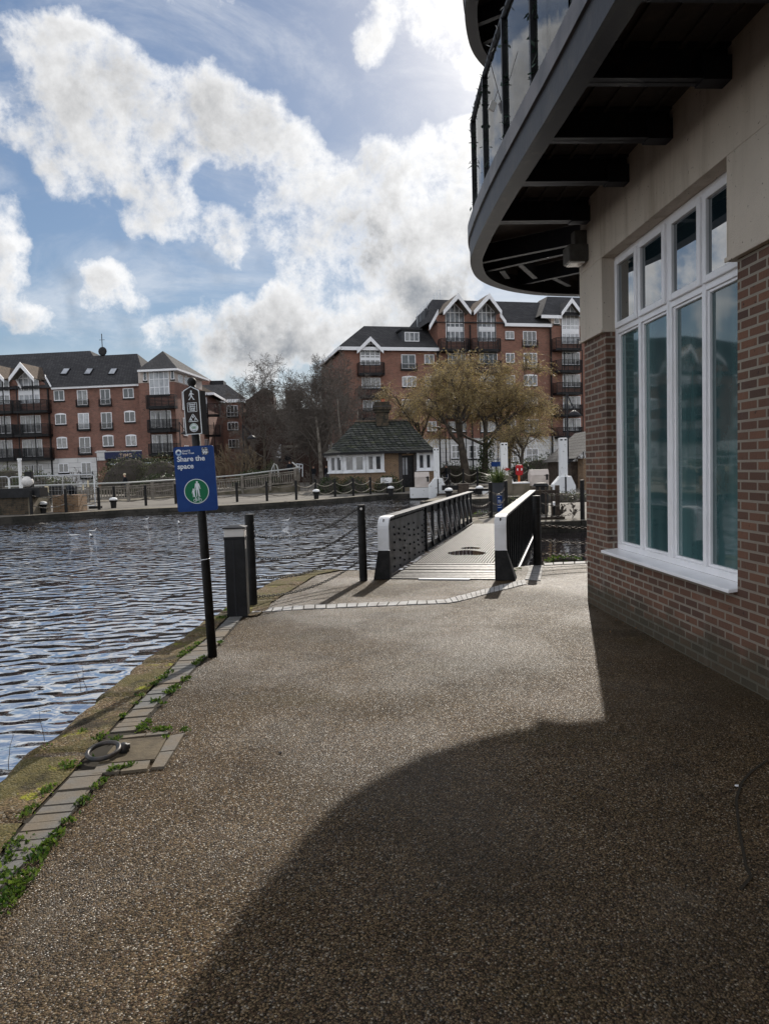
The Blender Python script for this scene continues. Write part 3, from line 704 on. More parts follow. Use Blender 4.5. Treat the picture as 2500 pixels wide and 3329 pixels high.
# ------------------------------------------------------------------ sign post
c = gz(692, 2135)
SP0 = thing('sign_post', 'leaning black pole carrying a blue Share the space sign and brown fingerboards', 'signpost', c, rot=(0, -.030, 0))
b = MB(); b.tube([(0, 0, -.05), (0, 0, 1.28), (0, 0, 2.31)], [.040, .038, .036], 18); b.obj('pole', M['black_rough'], SP0, smooth=True)
b = MB(); b.torus((0, 0, .86), (1, 0, .1), (0, 1, 0), .040, .004, 20, 5); b.obj('cable_tie', M['steel'], SP0)
b = MB(); b.sphere((0, 0, 2.385), .039, 20, 14); b.lathe([(.03, 2.30), (.03, 2.355)], n=14); b.obj('ball_finial', M['black_rough'], SP0, smooth=True)
def rrect(x0, x1, z0, z1, r, n=5):
    o = []
    for cx, cz, a in ((x1 - r, z0 + r, -90), (x1 - r, z1 - r, 0), (x0 + r, z1 - r, 90), (x0 + r, z0 + r, 180)):
        for i in range(n + 1):
            t_ = rad(a + 90 * i / n); o.append((cx + r * math.cos(t_), cz + r * math.sin(t_)))
    return o
def circ(cx, cz, r, n=40): return [(cx + r * math.cos(2 * PI * i / n), cz + r * math.sin(2 * PI * i / n)) for i in range(n)]
def ringmesh(m, cx, cz, r0, r1, y0, y1, n=40, a0=0, a1=2 * PI):
    full = abs(a1 - a0 - 2 * PI) < 1e-6
    for i in range(n):
        p, q = a0 + (a1 - a0) * i / n, a0 + (a1 - a0) * (i + 1) / n
        m.prism([(cx + r0 * math.cos(p), cz + r0 * math.sin(p)), (cx + r1 * math.cos(p), cz + r1 * math.sin(p)), (cx + r1 * math.cos(q), cz + r1 * math.sin(q)), (cx + r0 * math.cos(q), cz + r0 * math.sin(q))], y0, y1, 'y')
def line(m, p, q, w, y0, y1):
    p = V((p[0], p[1])); q = V((q[0], q[1])); d = (q - p).normalized() * (w / 2); e = V((-d.y, d.x))
    m.prism([tuple(p + e), tuple(p - e), tuple(q - e), tuple(q + e)], y0, y1, 'y')
# blue board, its own small roll, in local x / z with the face at y = -.05
bx0, bx1, bz0, bz1 = -.215, .130, 1.235, 1.79
b = MB(); b.prism(rrect(bx0, bx1, bz0, bz1, .022), -.052, -.046, 'y')
board = b.obj('blue_sign', M['blue'], SP0)
board.location = (.026, 0, .047)
fy = -.0525; g0, g1 = -.0535, -.0515
cx, cz, rr = -.042, 1.405, .106
b = MB(); b.prism(circ(cx, cz, rr), -.0533, -.0515, 'y'); b.obj('white_disc_rim', M['ink'], board)
b = MB(); b.prism(circ(cx, cz, rr - .006), -.0541, -.0533, 'y'); b.obj('green_disc', M['green'], board)
b = MB(); h0, h1 = -.0549, -.0541
# adult
ax, az = cx + .008, cz + .078
b.prism(circ(ax, az, .0085, 18), h0, h1, 'y')
b.prism([(ax - .017, az - .012), (ax - .009, az - .009), (ax + .009, az - .009), (ax + .018, az - .014), (ax + .027, az - .058), (ax + .0225, az - .0605), (ax + .014, az - .030), (ax + .014, az - .055), (ax + .0175, az - .118), (ax + .026, az - .123), (ax + .008, az - .123), (ax + .002, az - .066), (ax - .002, az - .066), (ax - .005, az - .123), (ax - .018, az - .123), (ax - .011, az - .117), (ax - .012, az - .055), (ax - .013, az - .030), (ax - .019, az - .062), (ax - .0235, az - .060)], h0, h1, 'y')
kx, kz = cx - .026, cz + .018
b.prism(circ(kx, kz, .0068, 16), h0, h1, 'y')
b.prism([(kx - .010, kz - .009), (kx - .004, kz - .007), (kx + .006, kz - .007), (kx + .017, kz + .001), (kx + .019, kz - .003), (kx + .010, kz - .013), (kx + .009, kz - .033), (kx + .0115, kz - .062), (kx + .014, kz - .0655), (kx + .004, kz - .0655), (kx + .001, kz - .038), (kx - .002, kz - .0655), (kx - .010, kz - .0655), (kx - .0065, kz - .060), (kx - .007, kz - .033), (kx - .008, kz - .018), (kx - .0125, kz - .035), (kx - .0155, kz - .033)], h0, h1, 'y')
wz = cz - .077
for wx in (cx - .017, cx + .027): ringmesh(b, wx, wz, .0105, .0135, h0, h1, 22)
for p, q in (((-.017, 0), (-.010, .019)), ((-.010, .019), (.018, .019)), ((.018, .019), (.027, 0)), ((-.010, .016), (.004, -.002)), ((.004, -.002), (.018, .019)), ((-.017, 0), (.004, -.002)), ((.0195, .018), (.017, .028)), ((.012, .029), (.020, .027)), ((-.010, .019), (-.012, .024)), ((-.017, .025), (-.007, .025))): line(b, (cx + p[0], wz + p[1]), (cx + q[0], wz + q[1]), .003, h0, h1)
b.obj('pictogram', M['ink'], board)
text('Share the', .062, 'lettering', M['ink'], board, bx0 + .026, -.0531, 1.665, bold=.0013); text('space', .062, 'lettering', M['ink'], board, bx0 + .026, -.0531, 1.603, bold=.0013)
text('Canal &', .0215, 'trust_name', M['ink'], board, bx0 + .076, -.0531, 1.747, bold=.0004); text('River Trust', .0215, 'trust_name', M['ink'], board, bx0 + .076, -.0531, 1.7255, bold=.0004)
lx, lz = bx0 + .044, 1.742
b = MB(); ringmesh(b, lx, lz, .0125, .027, -.0533, -.0515, 20, .05, PI - .05); b.obj('logo_arch', M['ink'], board)
b = MB(); ringmesh(b, lx, lz, .0125, .027, -.0533, -.0515, 20, PI + .0, 2 * PI - .0); b.obj('logo_reflection', mat('logo_pale_blue', (.3, .42, .6), .5), board)
# torn lion-crest sticker: a plain patterned patch
b = MB(); b.prism([(.030, 1.712), (.078, 1.712), (.084, 1.735), (.078, 1.772), (.030, 1.773), (.024, 1.74)], -.0532, -.0515, 'y'); stk = b.obj('sticker', mat('torn_sticker', (.06, .07, .09), .6, var=(70, (.5, .5, .5), .45, .6)), board)
b = MB()
for s_ in (-1, 1):
    b.prism(circ(.054 + s_ * .013, 1.752, .006, 12), -.0538, -.0532, 'y')
    b.prism([(.054 + s_ * .004, 1.734), (.054 + s_ * .017, 1.744), (.054 + s_ * .019, 1.726), (.054 + s_ * .010, 1.717)], -.0538, -.0532, 'y')
b.prism([(.048, 1.745), (.060, 1.745), (.057, 1.730), (.051, 1.730)], -.0538, -.0532, 'y'); b.obj('sticker_print', M['ink'], stk)
# fingerboards
FB = [(-.072, 1.915), (.060, 1.915), (.066, 1.921), (.066, 2.278), (.060, 2.290), (-.003, 2.322), (-.066, 2.290), (-.072, 2.278)]
def inset(poly, d):
    c_ = V((sum(p[0] for p in poly) / len(poly), sum(p[1] for p in poly) / len(poly)))
    return [(p[0] - math.copysign(d, p[0] - c_.x) * (abs(p[0] - c_.x) > .02), p[1] - math.copysign(d, p[1] - c_.y)) for p in poly]
b = MB(); b.prism(FB, -.046, -.040, 'y'); fb = b.obj('fingerboard', M['ink'], SP0); fb.location = (0, 0, .022)
b = MB(); b.prism(inset(FB, .0065), -.0468, -.046, 'y'); b.obj('brown_face', M['brown_sign'], fb)
f0, f1 = -.0476, -.0468
b = MB(); wx, wz = -.002, 2.285
b.prism(circ(wx + .001, wz - .006, .0072, 16), f0, f1, 'y')
b.prism([(wx - .006, wz - .016), (wx + .006, wz - .015), (wx + .012, wz - .026), (wx + .024, wz - .032), (wx + .022, wz - .036), (wx + .009, wz - .032), (wx + .006, wz - .028), (wx + .006, wz - .044), (wx + .014, wz - .060), (wx + .022, wz - .074), (wx + .026, wz - .074), (wx + .024, wz - .079), (wx + .015, wz - .078), (wx + .007, wz - .064), (wx + .000, wz - .052), (wx - .008, wz - .066), (wx - .018, wz - .077), (wx - .020, wz - .080), (wx - .026, wz - .076), (wx - .014, wz - .062), (wx - .006, wz - .045), (wx - .007, wz - .030), (wx - .012, wz - .036), (wx - .017, wz - .048), (wx - .021, wz - .046), (wx - .017, wz - .032), (wx - .012, wz - .022)], f0, f1, 'y')
b.obj('walker_pictogram', M['ink'], fb)
b = MB(); bxx = (-.040, .038, 2.107, 2.182)
for p, q in (((-.040, 2.107), (.038, 2.107)), ((.038, 2.107), (.038, 2.182)), ((.038, 2.182), (-.040, 2.182)), ((-.040, 2.182), (-.040, 2.107))): line(b, (p[0] - (.0015 if p[0] < q[0] else 0), p[1]), q, .004, f0, f1)
for p, q in (((0, 2.090), (-.040, 2.024)), ((0, 2.090), (.040, 2.024)), ((-.040, 2.024), (.040, 2.024))):
    line(b, p, q, .0055, f0, f1); b.prism(circ(p[0], p[1], .0055, 12), f0 - .0002, f1, 'y'); b.prism(circ(q[0], q[1], .0055, 12), f0 - .0002, f1, 'y')
b.obj('badge_outline', M['ink'], fb)
for i, w in enumerate(('Grand', 'Union', 'Canal', 'Walk')): text(w, .0185, 'route_name', M['ink'], fb, -.001, -.047, 2.164 - i * .0165, 'CENTER', 1.18, .0009)
text('B', .027, 'route_initial', M['ink'], fb, 0, -.047, 2.054, 'CENTER', 1, .0008); text('R', .027, 'route_initial', M['ink'], fb, -.016, -.047, 2.030, 'CENTER', 1, .0008); text('P', .027, 'route_initial', M['ink'], fb, .017, -.047, 2.030, 'CENTER', 1, .0008)
b = MB(); b.prism(circ(.001, 1.972, .037), f0, f1, 'y'); disc = b.obj('ring_badge', M['ink'], fb)
b = MB(); e0, e1 = -.0484, -.0476
for s_ in (-1, 0, 1): ringmesh(b, .001 + s_ * .011, 1.972, .006, .0095, e0 - .0001 * s_, e1, 16)
b.obj('linked_ring_mark', M['green_ink'], disc)
for w, r_, a0, st, mm in (('CAPITAL', .0265, 150, -20, 'green_ink'), ('RING', .0325, 238, 20, 'navy_ink')):
    for i, ch in enumerate(w):
        a = rad(a0 + st * i); o_ = text(ch, .0135, 'ring_letter', M[mm], disc, 0, 0, 0, 'CENTER', 1, .0005)
        o_.location = (.001 + r_ * math.cos(a), -.0477, 1.972 + r_ * math.sin(a)); o_.rotation_euler = (0, (PI / 2 - a) if st < 0 else (-PI / 2 - a), 0)
b = MB(); b.add([(.040, -.02, 1.915), (.046, -.02, 1.915), (.046, -.02, 2.29), (.040, -.02, 2.29), (.080, .09, 1.915), (.086, .09, 1.915), (.086, .09, 2.29), (.080, .09, 2.29)], [(0, 3, 2, 1), (4, 5, 6, 7), (0, 1, 5, 4), (1, 2, 6, 5), (2, 3, 7, 6), (3, 0, 4, 7)])
b.box((.036, -.04, 1.98), (.05, .02, 2.01)); b.box((.036, -.04, 2.2), (.05, .02, 2.23)); b.obj('side_fingerboard', M['brown_sign'], SP0).location = (0, 0, .022)
# ------------------------------------------------------------------ bollard light and bollards
c = gz(776, 2009)
t = thing('bollard_light', 'square black bollard light with a white lamp head beside the signpost', 'bollard light', (c.x - .02, c.y + .12, 0), rad(4)); t.scale = (1, 1, 1.025)
w = .112
b = MB(); b.box((-w, -w, -.02), (w, w, .85)); bd = b.obj('body', M['black'], t, bevel=.006)
b = MB(); b.box((-.022, -w - .004, .02), (-.004, -w + .001, .845)); b.obj('front_seam', M['fascia'], bd)
b = MB(); b.box((w - .001, -.075, .74), (w + .002, -.02, .83)); b.obj('notice', M['lamp_white'], bd)
b = MB(); b.box((-w - .004, -w - .004, .85), (w + .004, w + .004, .872)); b.obj('collar', M['black'], t, bevel=.004)
b = MB(); b.box((-w + .003, -w + .003, .872), (w - .003, w - .003, .962)); b.obj('lamp_head', M['lamp_white'], t, bevel=.008)
b = MB(); q = w + .012; b.add([(-q, -q, .962), (q, -q, .962), (q, q, .962), (-q, q, .962), (-q, -q, .975), (q, -q, .975), (q, q, .975), (-q, q, .975), (-.05, -.05, .995), (.05, -.05, .995), (.05, .05, .995), (-.05, .05, .995)],
    [(3, 2, 1, 0), (0, 1, 5, 4), (1, 2, 6, 5), (2, 3, 7, 6), (3, 0, 4, 7), (4, 5, 9, 8), (5, 6, 10, 9), (6, 7, 11, 10), (7, 4, 8, 11), (8, 9, 10, 11)]); b.obj('cap', M['black'], t)
def bollard_mesh(r, h):
    m = MB(); g = .012
    pr = [(r, -.05)]
    for z in (h - .30, h - .20, h - .10): pr += [(r, z - .006), (r * .93, z - .004), (r * .93, z + .004), (r, z + .006)]
    pr += [(r, h - .012), (r * .94, h), (.002, h + .004)]
    return m.lathe(pr, n=20)
def bollard(x, y, h, r, label, group='bollards near the footbridge', z=0):
    t = thing('bollard', label, 'bollard', (x, y, z), group=group)
    bollard_mesh(r, h).obj('post', M['black_rough'], t, smooth=False)
    s = MB()
    for k in range(3): s.torus((r, 0, h * (.82 - .24 * k)), (1, 0, 0), (0, 0, 1), .016, .004, 10, 5)
    s.obj('chain_eye', M['chain_dark'], t); return t
c1 = gz(820, 1972); c2 = gz(1182, 1888); c3 = gz(1747, 1838)
bollard(c1.x, c1.y + .06, 1.10, .056, 'black round bollard standing directly behind the bollard light')
t = bollard(c2.x, c2.y, 1.09, .058, 'lone black bollard with a pale disc sticker left of the bridge')
s = MB(); s.prism(circ(0, 1.035, .018, 16), -.0605, -.056, 'y'); s.obj('disc_sticker', M['lamp_white'], t)
bollard(c3.x, c3.y, 1.10, .062, 'black bollard with greenish top at the near right end of the bridge')
def chain(p, q, sag, name, label, group, m, link=.05, th=.0045, wd=.011):
    p = V(p); q = V(q); n = max(6, int((q - p).length * 1.04 / (link * .78))); b_ = MB(); side = (q - p).cross(V((0, 0, 1))).normalized()
    def P(t_): r = p.lerp(q, t_); r.z -= 4 * sag * t_ * (1 - t_); return r
    for i in range(n):
        a = P((i + .5) / n); d = (P((i + 1) / n) - P(i / n)).normalized(); u = (side if i % 2 else d.cross(side)).normalized(); L = link / 2
        b_.tube([a - d * L * .6 + u * wd, a + d * L * .6 + u * wd, a + d * L, a + d * L * .6 - u * wd, a - d * L * .6 - u * wd, a - d * L, a - d * L * .6 + u * wd], th, 4, cap=False)
    return tag(b_.obj(name, m), label, 'chain', group)
for k, (za, zb, sg, wd_) in enumerate(((.86, 1.04, .16, 'uppermost'), (.60, .79, .16, 'second from top'), (.36, .53, .15, 'third from top'), (.13, .28, .12, 'lowest'))):
    chain((c1.x + .06, c1.y + .06, za - .02), (c2.x - .06, c2.y, zb), sg, 'chain', wd_ + ' chain slung from the bollard light corner to the lone bollard', 'chains left of the bridge', M['chain_dark'], .055, .0055, .013)
for k, (z, sg, wd_) in enumerate(((.64, .05, 'highest'), (.40, .05, 'middle'), (.19, .03, 'lowest'))):
    chain((c3.x + .07, c3.y, z), (c3.x + 2.3, c3.y + .25, z - .02), sg + .03, 'chain', wd_ + ' pale chain between bridge bollard and building corner', 'chains right of the bridge', M['chain'], .07, .0075, .017)
# ------------------------------------------------------------------ footbridge
bl = gz(1268, 1884); brf = gz(1541, 1704); dv = brf - bl; LB = dv.length
BR = thing('footbridge', 'iron footbridge with riveted grey girders, white painted ends and ribbed deck', 'footbridge', bl, -math.atan2(dv.x, dv.y))
GH = .90
def end_and_flange(x0, x1, sgn, gname):
    """girder between x0 (inner face) and x1 (outer face); sgn = outward direction"""
    xc0, xc1 = min(x0, x1), max(x0, x1)
    m = MB(); prof = []
    for i in range(7):
        a = rad(90 * i / 6); prof.append((.17 - .17 * math.cos(a), GH - .17 + .17 * math.sin(a)))
    pth = [(0, .42)] + prof + [(.36, GH)]
    k = len(m.v)
    for (y_, z_), nx in zip(pth, range(99)):
        i = nx; a = pth[max(i - 1, 0)]; c_ = pth[min(i + 1, len(pth) - 1)]; d = V((c_[0] - a[0], c_[1] - a[1])).normalized(); nn = V((d.y, -d.x)) * .03
        m.v += [(xc0, y_, z_), (xc1, y_, z_), (xc1, y_ + nn.x, z_ + nn.y), (xc0, y_ + nn.x, z_ + nn.y)]
    for i in range(len(pth) - 1):
        for j in range(4): m.f.append((k + i * 4 + j, k + i * 4 + (j + 1) % 4, k + (i + 1) * 4 + (j + 1) % 4, k + (i + 1) * 4 + j)); m.m.append(0)
    m.f.append((k, k + 1, k + 2, k + 3)); m.m.append(0)
    return m
left = MB()
# left girder: solid riveted plate then open bays
left.box((-.09, .03, .02), (-.075, 3.05, GH - .03)); gl = left.obj('left_girder', M['riveted'], BR)
end_and_flange(-.0, -.165, -1, '').obj('white_end', M['white'], gl, smooth=False, bevel=.006)
m = MB(); m.box((-.165, .36, GH - .03), (0, LB, GH)); m.obj('top_flange', M['flange'], gl, bevel=.005)
m = MB(); m.box((-.088, 3.05, GH - .16), (-.077, LB, GH - .03)); m.box((-.14, 3.05, .04), (-.02, LB, .06)); m.box((-.088, 3.05, .06), (-.077, LB, .16)); m.obj('chord_plate', M['black'], gl)
m = MB(); m.add([(0, -.02, 0), (0, .10, 0), (-.24, .12, 0), (-.24, -.02, 0), (0, -.005, .42), (0, .03, .42), (-.165, .03, .42), (-.165, -.005, .42)], [(0, 1, 2, 3), (7, 6, 5, 4), (0, 4, 5, 1), (1, 5, 6, 2), (2, 6, 7, 3), (3, 7, 4, 0)]); m.obj('black_foot', M['black_rough'], gl, bevel=.006)
nb = 9; yb = [3.05 + .06 + (LB - 3.2) * i / nb for i in range(nb + 1)]
for y_ in yb:
    m = MB(); m.box((-.10, y_ - .018, .05), (-.04, y_ + .018, GH - .03)); m.obj('upright', M['black'], gl)
m = MB()
for i, (ya, yc) in enumerate(zip(yb, yb[1:])):
    m.bar((-.035, ya + .04, GH - .15), (-.035, yc - .04, .1), .010, .022)
m.obj('tie_bar', M['steel'], gl)
m = MB()
for i in range(30): m.sphere((-.072, .16 + i * .095, GH - .075), .014, 8, 4)
for i in range(10):
    for yy in (.085, 2.98): m.sphere((-.072, yy, .08 + i * .08), .014, 8, 4)
RR = random.Random(3)
for i in range(46): m.sphere((-.072, .25 + (i % 8) * .36 + RR.uniform(-.05, .05), .1 + (i // 8) * .115 + RR.uniform(-.03, .03)), .019, 8, 5)
m.obj('rivet', M['black'], gl, smooth=True)
# right girder
right = MB(); right.box((1.575, .03, .0), (1.59, LB, GH - .03)); gr = right.obj('right_girder', M['black'], BR)
def off_y(m_, dy): m_.v = [(x, y + dy, z) for x, y, z in m_.v]; return m_
end_and_flange(1.50, 1.665, 1, '').obj('white_end', M['white'], gr, bevel=.006)
m = MB(); m.box((1.50, .36, GH - .03), (1.665, LB, GH)); m.obj('top_flange', M['flange'], gr, bevel=.005)
m = MB(); m.add([(1.50, -.02, 0), (1.50, .10, 0), (1.78, .30, 0), (1.78, -.02, 0), (1.50, -.005, .42), (1.50, .03, .42), (1.665, .03, .42), (1.665, -.005, .42)], [(3, 2, 1, 0), (4, 5, 6, 7), (1, 5, 4, 0), (2, 6, 5, 1), (3, 7, 6, 2), (0, 4, 7, 3)]); m.obj('black_foot', M['black_rough'], gr, bevel=.006)
m = MB(); m.box((1.50, .2, -.16), (1.69, LB, -.13)); m.box((1.575, .2, -.13), (1.59, LB, 0)); m.obj('bottom_flange', M['riveted'], gr)
i = 0; y_ = .52
while y_ < LB - .1:
    m = MB(); m.box((1.59, y_ - .012, -.12), (1.655, y_ + .012, GH - .03)); m.box((1.59, y_ - .05, -.12), (1.60, y_ + .05, GH - .035)); m.obj('stiffener', M['black'], gr); y_ += .42
m = MB(); m.box((1.592, .22, .1), (1.604, .40, GH - .08)); m.obj('splice_plate', M['riveted'], gr)
m = MB()
for z in (.14, .22, .42, .46, .66, .72): m.sphere((1.606, .27 + (.09 if int(z * 50) % 2 else 0), z), .02, 8, 5); m.sphere((1.604, .50, z), .017, 8, 5)
m.obj('bolt', M['black'], gr, smooth=True)
# deck
m = MB(); m.box((-.075, .10, -.12), (1.575, LB, -.03)); m.obj('deck_slab', M['beam'], BR)
m = MB(); x = -.02; k_ = 0
while x < 1.49:
    z = .012; m.add([(x, 1.72, -.03), (x + .006, 1.72, z), (x + .026, 1.72, z), (x + .034, 1.72, -.01), (x, LB, -.03), (x + .006, LB, z), (x + .026, LB, z), (x + .034, LB, -.01)], [(0, 1, 5, 4), (1, 2, 6, 5), (2, 3, 7, 6), (0, 3, 2, 1)])
    x += .047
m.obj('ribbed_deck', M['deck'], BR)
m = MB(); m.box((-.03, 1.70, -.029), (1.5, LB, -.022)); m.obj('deck_bed', M['beam'], BR)
for i in range(11):
    m = MB(); ya = .03 + i * .152; d = rnd(-.003, .003); m.box((-.02 + rnd(-.01, .01), ya, -.03), (1.5, ya + .118, .012 + d * 2)); m.obj('threshold_plank', M['timber'], BR, bevel=.004)
m = MB(); m.box((.42, -.03, 0), (1.15, .02, .022)); m.obj('threshold_strip', M['steel'], BR, bevel=.003)
# puddles on the deck
wmi = wm(BR)
for px0, py0, ww, hh in ((1517, 1797, 62, 7.5), (1530, 1781, 32, 3)):
    m = MB(); n = 26; q = []
    for i in range(n):
        a = 2 * PI * i / n; g = gz(px0 + ww * math.cos(a), py0 + hh * math.sin(a) * (1 + .2 * math.sin(3 * a)), .016); q.append((g.x, g.y))
    m.prism(q[::-1], .006, .0135); tag(m.obj('puddle', M['puddle']), kind='structure')
# ------------------------------------------------------------------ far banks
def g2(x, y): p = gz(x, y); return (p.x, p.y)
FQ = [(-36, 12.6), g2(0, 1682), g2(400, 1657), g2(750, 1642), g2(1030, 1625), g2(1254, 1607), g2(1425, 1601)]
def bank(name, poly, edge_n, mt, depth=.28):
    m = MB(); n = len(poly); m.add([(x, y, 0) for x, y in poly], [list(range(n))])
    tag(m.obj(name, mt), kind='structure')
def edging(name, line_, wdt=.55, top=.012, side=1):
    m = MB(); q = MB(); P_ = [V(p) for p in line_]
    for i in range(len(P_) - 1):
        a, c = P_[i], P_[i + 1]; d = (c - a).normalized(); w = V((-d.y, d.x)) * wdt * side; L = (c - a).length; k = max(1, int(L / 1.3))
        for j in range(k):
            s, e = a.lerp(c, j / k) + d * .012, a.lerp(c, (j + 1) / k) - d * .012; o = rnd(-.02, .02); w0 = w.normalized() * (-.03 + o)
            t_ = top + rnd(-.012, .012)
            vs = [s + w0, e + w0, e + w, s + w]
            m.add([(v.x, v.y, t_ - (.02 if r_ < 2 else 0)) for r_, v in enumerate(vs)] + [(v.x, v.y, -.17) for v in vs], [(0, 1, 2, 3), (4, 5, 1, 0), (5, 6, 2, 1), (6, 7, 3, 2), (7, 4, 0, 3)]); m.m[-4:] = [1] * 4
        q.add([(a.x, a.y, -.1), (c.x, c.y, -.1), (c.x, c.y, -1.5), (a.x, a.y, -1.5)], [(0, 1, 2, 3)])
    tag(m.obj(name + '_coping', [M['quay_top'], M['quay_wall']]), kind='structure'); tag(q.obj(name + '_wall', M['quay_wall']), kind='structure')
bank('far_quay', FQ + [(3.0, 62), (3.0, 2500), (-1500, 2500), (-1500, 12.6)], 0, M['paving'])
edging('far_quay', FQ + [(3.1, 60)])
IS = [(4.6, 60), (4.2, 46), g2(1381, 1630), g2(1560, 1621), g2(1735, 1611), (14, 36.5), (40, 40)]
bank('lock_island', IS[1:] + [(1500, 60), (1500, 2500), (3.0, 2500), (3.0, 62), (4.6, 60)], 0, M['paving'])
edging('lock_island', IS)
PN = [(5.6, 29), (5.5, 24), (3.5, 23.2), (2.2, 21.6), (2.15, 19.6), (5.4, 19.9), (9.5, 20.5), (30, 23)]
bank('landing', PN + [(30, 29)], 0, M['paving'])
edging('landing', PN)
# ------------------------------------------------------------------ facade helper
class Fac:
    def __init__(s, px, py, Y, ang, name, label, cat='apartment building', z=0.0):
        p = gy(px, py, Y); s.P = V((p.x, p.y, z)); s.a = rad(ang); s.d = V((math.cos(s.a), math.sin(s.a), 0)); s.n = V((-math.sin(s.a), math.cos(s.a), 0))
        s.root = thing(name, label, cat, s.P, s.a)
    def L(s, px, py, y=0.0):            # local (x, y, z) of the pixel on the plane y behind the facade
        d = ray(px, py); P0 = s.P + s.n * y; k = (P0 - EYEP).dot(s.n) / d.dot(s.n); p = EYEP + d * k - s.P
        return V((p.dot(s.d), y, p.z))
def rwin(fac, rect, cols=2, kind='case', y=0.0, parent=None, arch=False, rows=0, fw=.085, glass=None):
    px0, py0, px1, py1 = rect; my = (py0 + py1) / 2; mx = (px0 + px1) / 2
    x0, x1 = fac.L(px0, my, y).x, fac.L(px1, my, y).x; z1, z0 = fac.L(mx, py0, y).z, fac.L(mx, py1, y).z
    return lwin(parent or fac.root, x0, x1, z0, z1, cols, kind, y, arch, rows, fw, glass)
def lwin(root, x0, x1, z0, z1, cols=2, kind='case', y=0.0, arch=False, rows=0, fw=.085, glass=None):
    m = MB(); a, c = y - .05, y + .03
    fr(m, x0, x1, z0, z1, fw, a, c)
    for i in range(1, cols): u = x0 + (x1 - x0) * i / cols; m.box((u - fw * .42, a + .004, z0 + fw), (u + fw * .42, c, z1 - fw))
    rz = [z0 + (z1 - z0) * i / rows for i in range(1, rows)] if rows else []
    if kind == 'jul': rz = [z0 + (z1 - z0) * .36]
    for z in rz: m.box((x0 + fw, a + .002, z - fw * .4), (x1 - fw, c, z + fw * .4))
    if arch: m.prism([(x0, z1), (x1, z1), (x0 + (x1 - x0) * .75, z1 + .09), ((x0 + x1) / 2, z1 + .12), (x0 + (x1 - x0) * .25, z1 + .09)], a + .01, c, 'y')
    o = m.obj('french_window' if kind == 'french' else 'window', M['white_far'], root)
    g = MB(); g.box((x0 + fw, y - .022, z0 + fw), (x1 - fw, y - .012, z1 - fw)); g.obj('pane', M[glass or R.choice(('glass_far', 'glass_far', 'glass_curtain', 'glass_light' if kind != 'case' else 'glass_far'))], o)
    s = MB(); s.box((x0 - .06, y - .09, z0 - .16), (x1 + .06, y - .002, z0 - .01)); s.obj('sill', M['black_rough'], o)
    if kind == 'jul':
        s = MB(); zt = z0 + (z1 - z0) * .36
        for i in range(6): s.box((x0 - .12, y - .24, z0 + (zt - z0) * i / 5 - .014), (x1 + .12, y - .21, z0 + (zt - z0) * i / 5 + .014))
        for u in (x0 - .12, x1 + .10): s.box((u, y - .24, z0 - .2), (u + .035, y - .05, zt + .03))
        s.box((x0 - .14, y - .26, z0 - .22), (x1 + .14, y - .002, z0 - .10)); s.obj('juliet_railing', M['black'], o)
    return o
def gallery(fac, rect, dep=1.5, y=0.0):     # black balcony: deck, railing, brackets
    px0, py0, px1, py1 = rect; my = (py0 + py1) / 2; mx = (px0 + px1) / 2
    yy = y - dep
    x0, x1 = fac.L(px0, my, yy).x, fac.L(px1, my, yy).x; z1, z0 = fac.L(mx, py0, yy).z, fac.L(mx, py1, yy).z
    m = MB(); ch = .5
    pl = [(x0, y - .005), (x0, yy + ch), (x0 + ch, yy), (x1 - ch, yy), (x1, yy + ch), (x1, y - .005)]
    m.prism(pl[::-1], z0 - .05, z0 + .25)
    o = m.obj('balcony', M['black'], fac.root)
    r = MB()
    for i in range(8):
        z = z0 + .2 + (z1 - z0 - .2) * (i + 1) / 8; th = .06 if i == 7 else .05
        for p, q in zip(pl, pl[1:]): r.bar((p[0], p[1], z), (q[0], q[1], z), th, th * 1.4)
    for p, q in zip(pl, pl[1:]):
        n = max(1, round(math.dist(p, q) / .75))
        for j in range(n): t_ = j / n; r.bar((p[0] + (q[0] - p[0]) * t_, p[1] + (q[1] - p[1]) * t_, z0), (p[0] + (q[0] - p[0]) * t_, p[1] + (q[1] - p[1]) * t_, z1), .06, .06)
    r.obj('balcony_railing', M['black'], o)
    return x0, x1, z0, z1, yy
def vpost(root, x, y, z0, z1, w=.09):
    m = MB(); m.box((x - w / 2, y - w / 2, z0), (x + w / 2, y + w / 2, z1)); m.obj('support_post', M['black'], root)
def roof(root, polys, mt, name='roof', th=None):
    m = MB()
    for p in polys: m.add([tuple(q) for q in p], [list(range(len(p)))])
    return m.obj(name, mt, root)
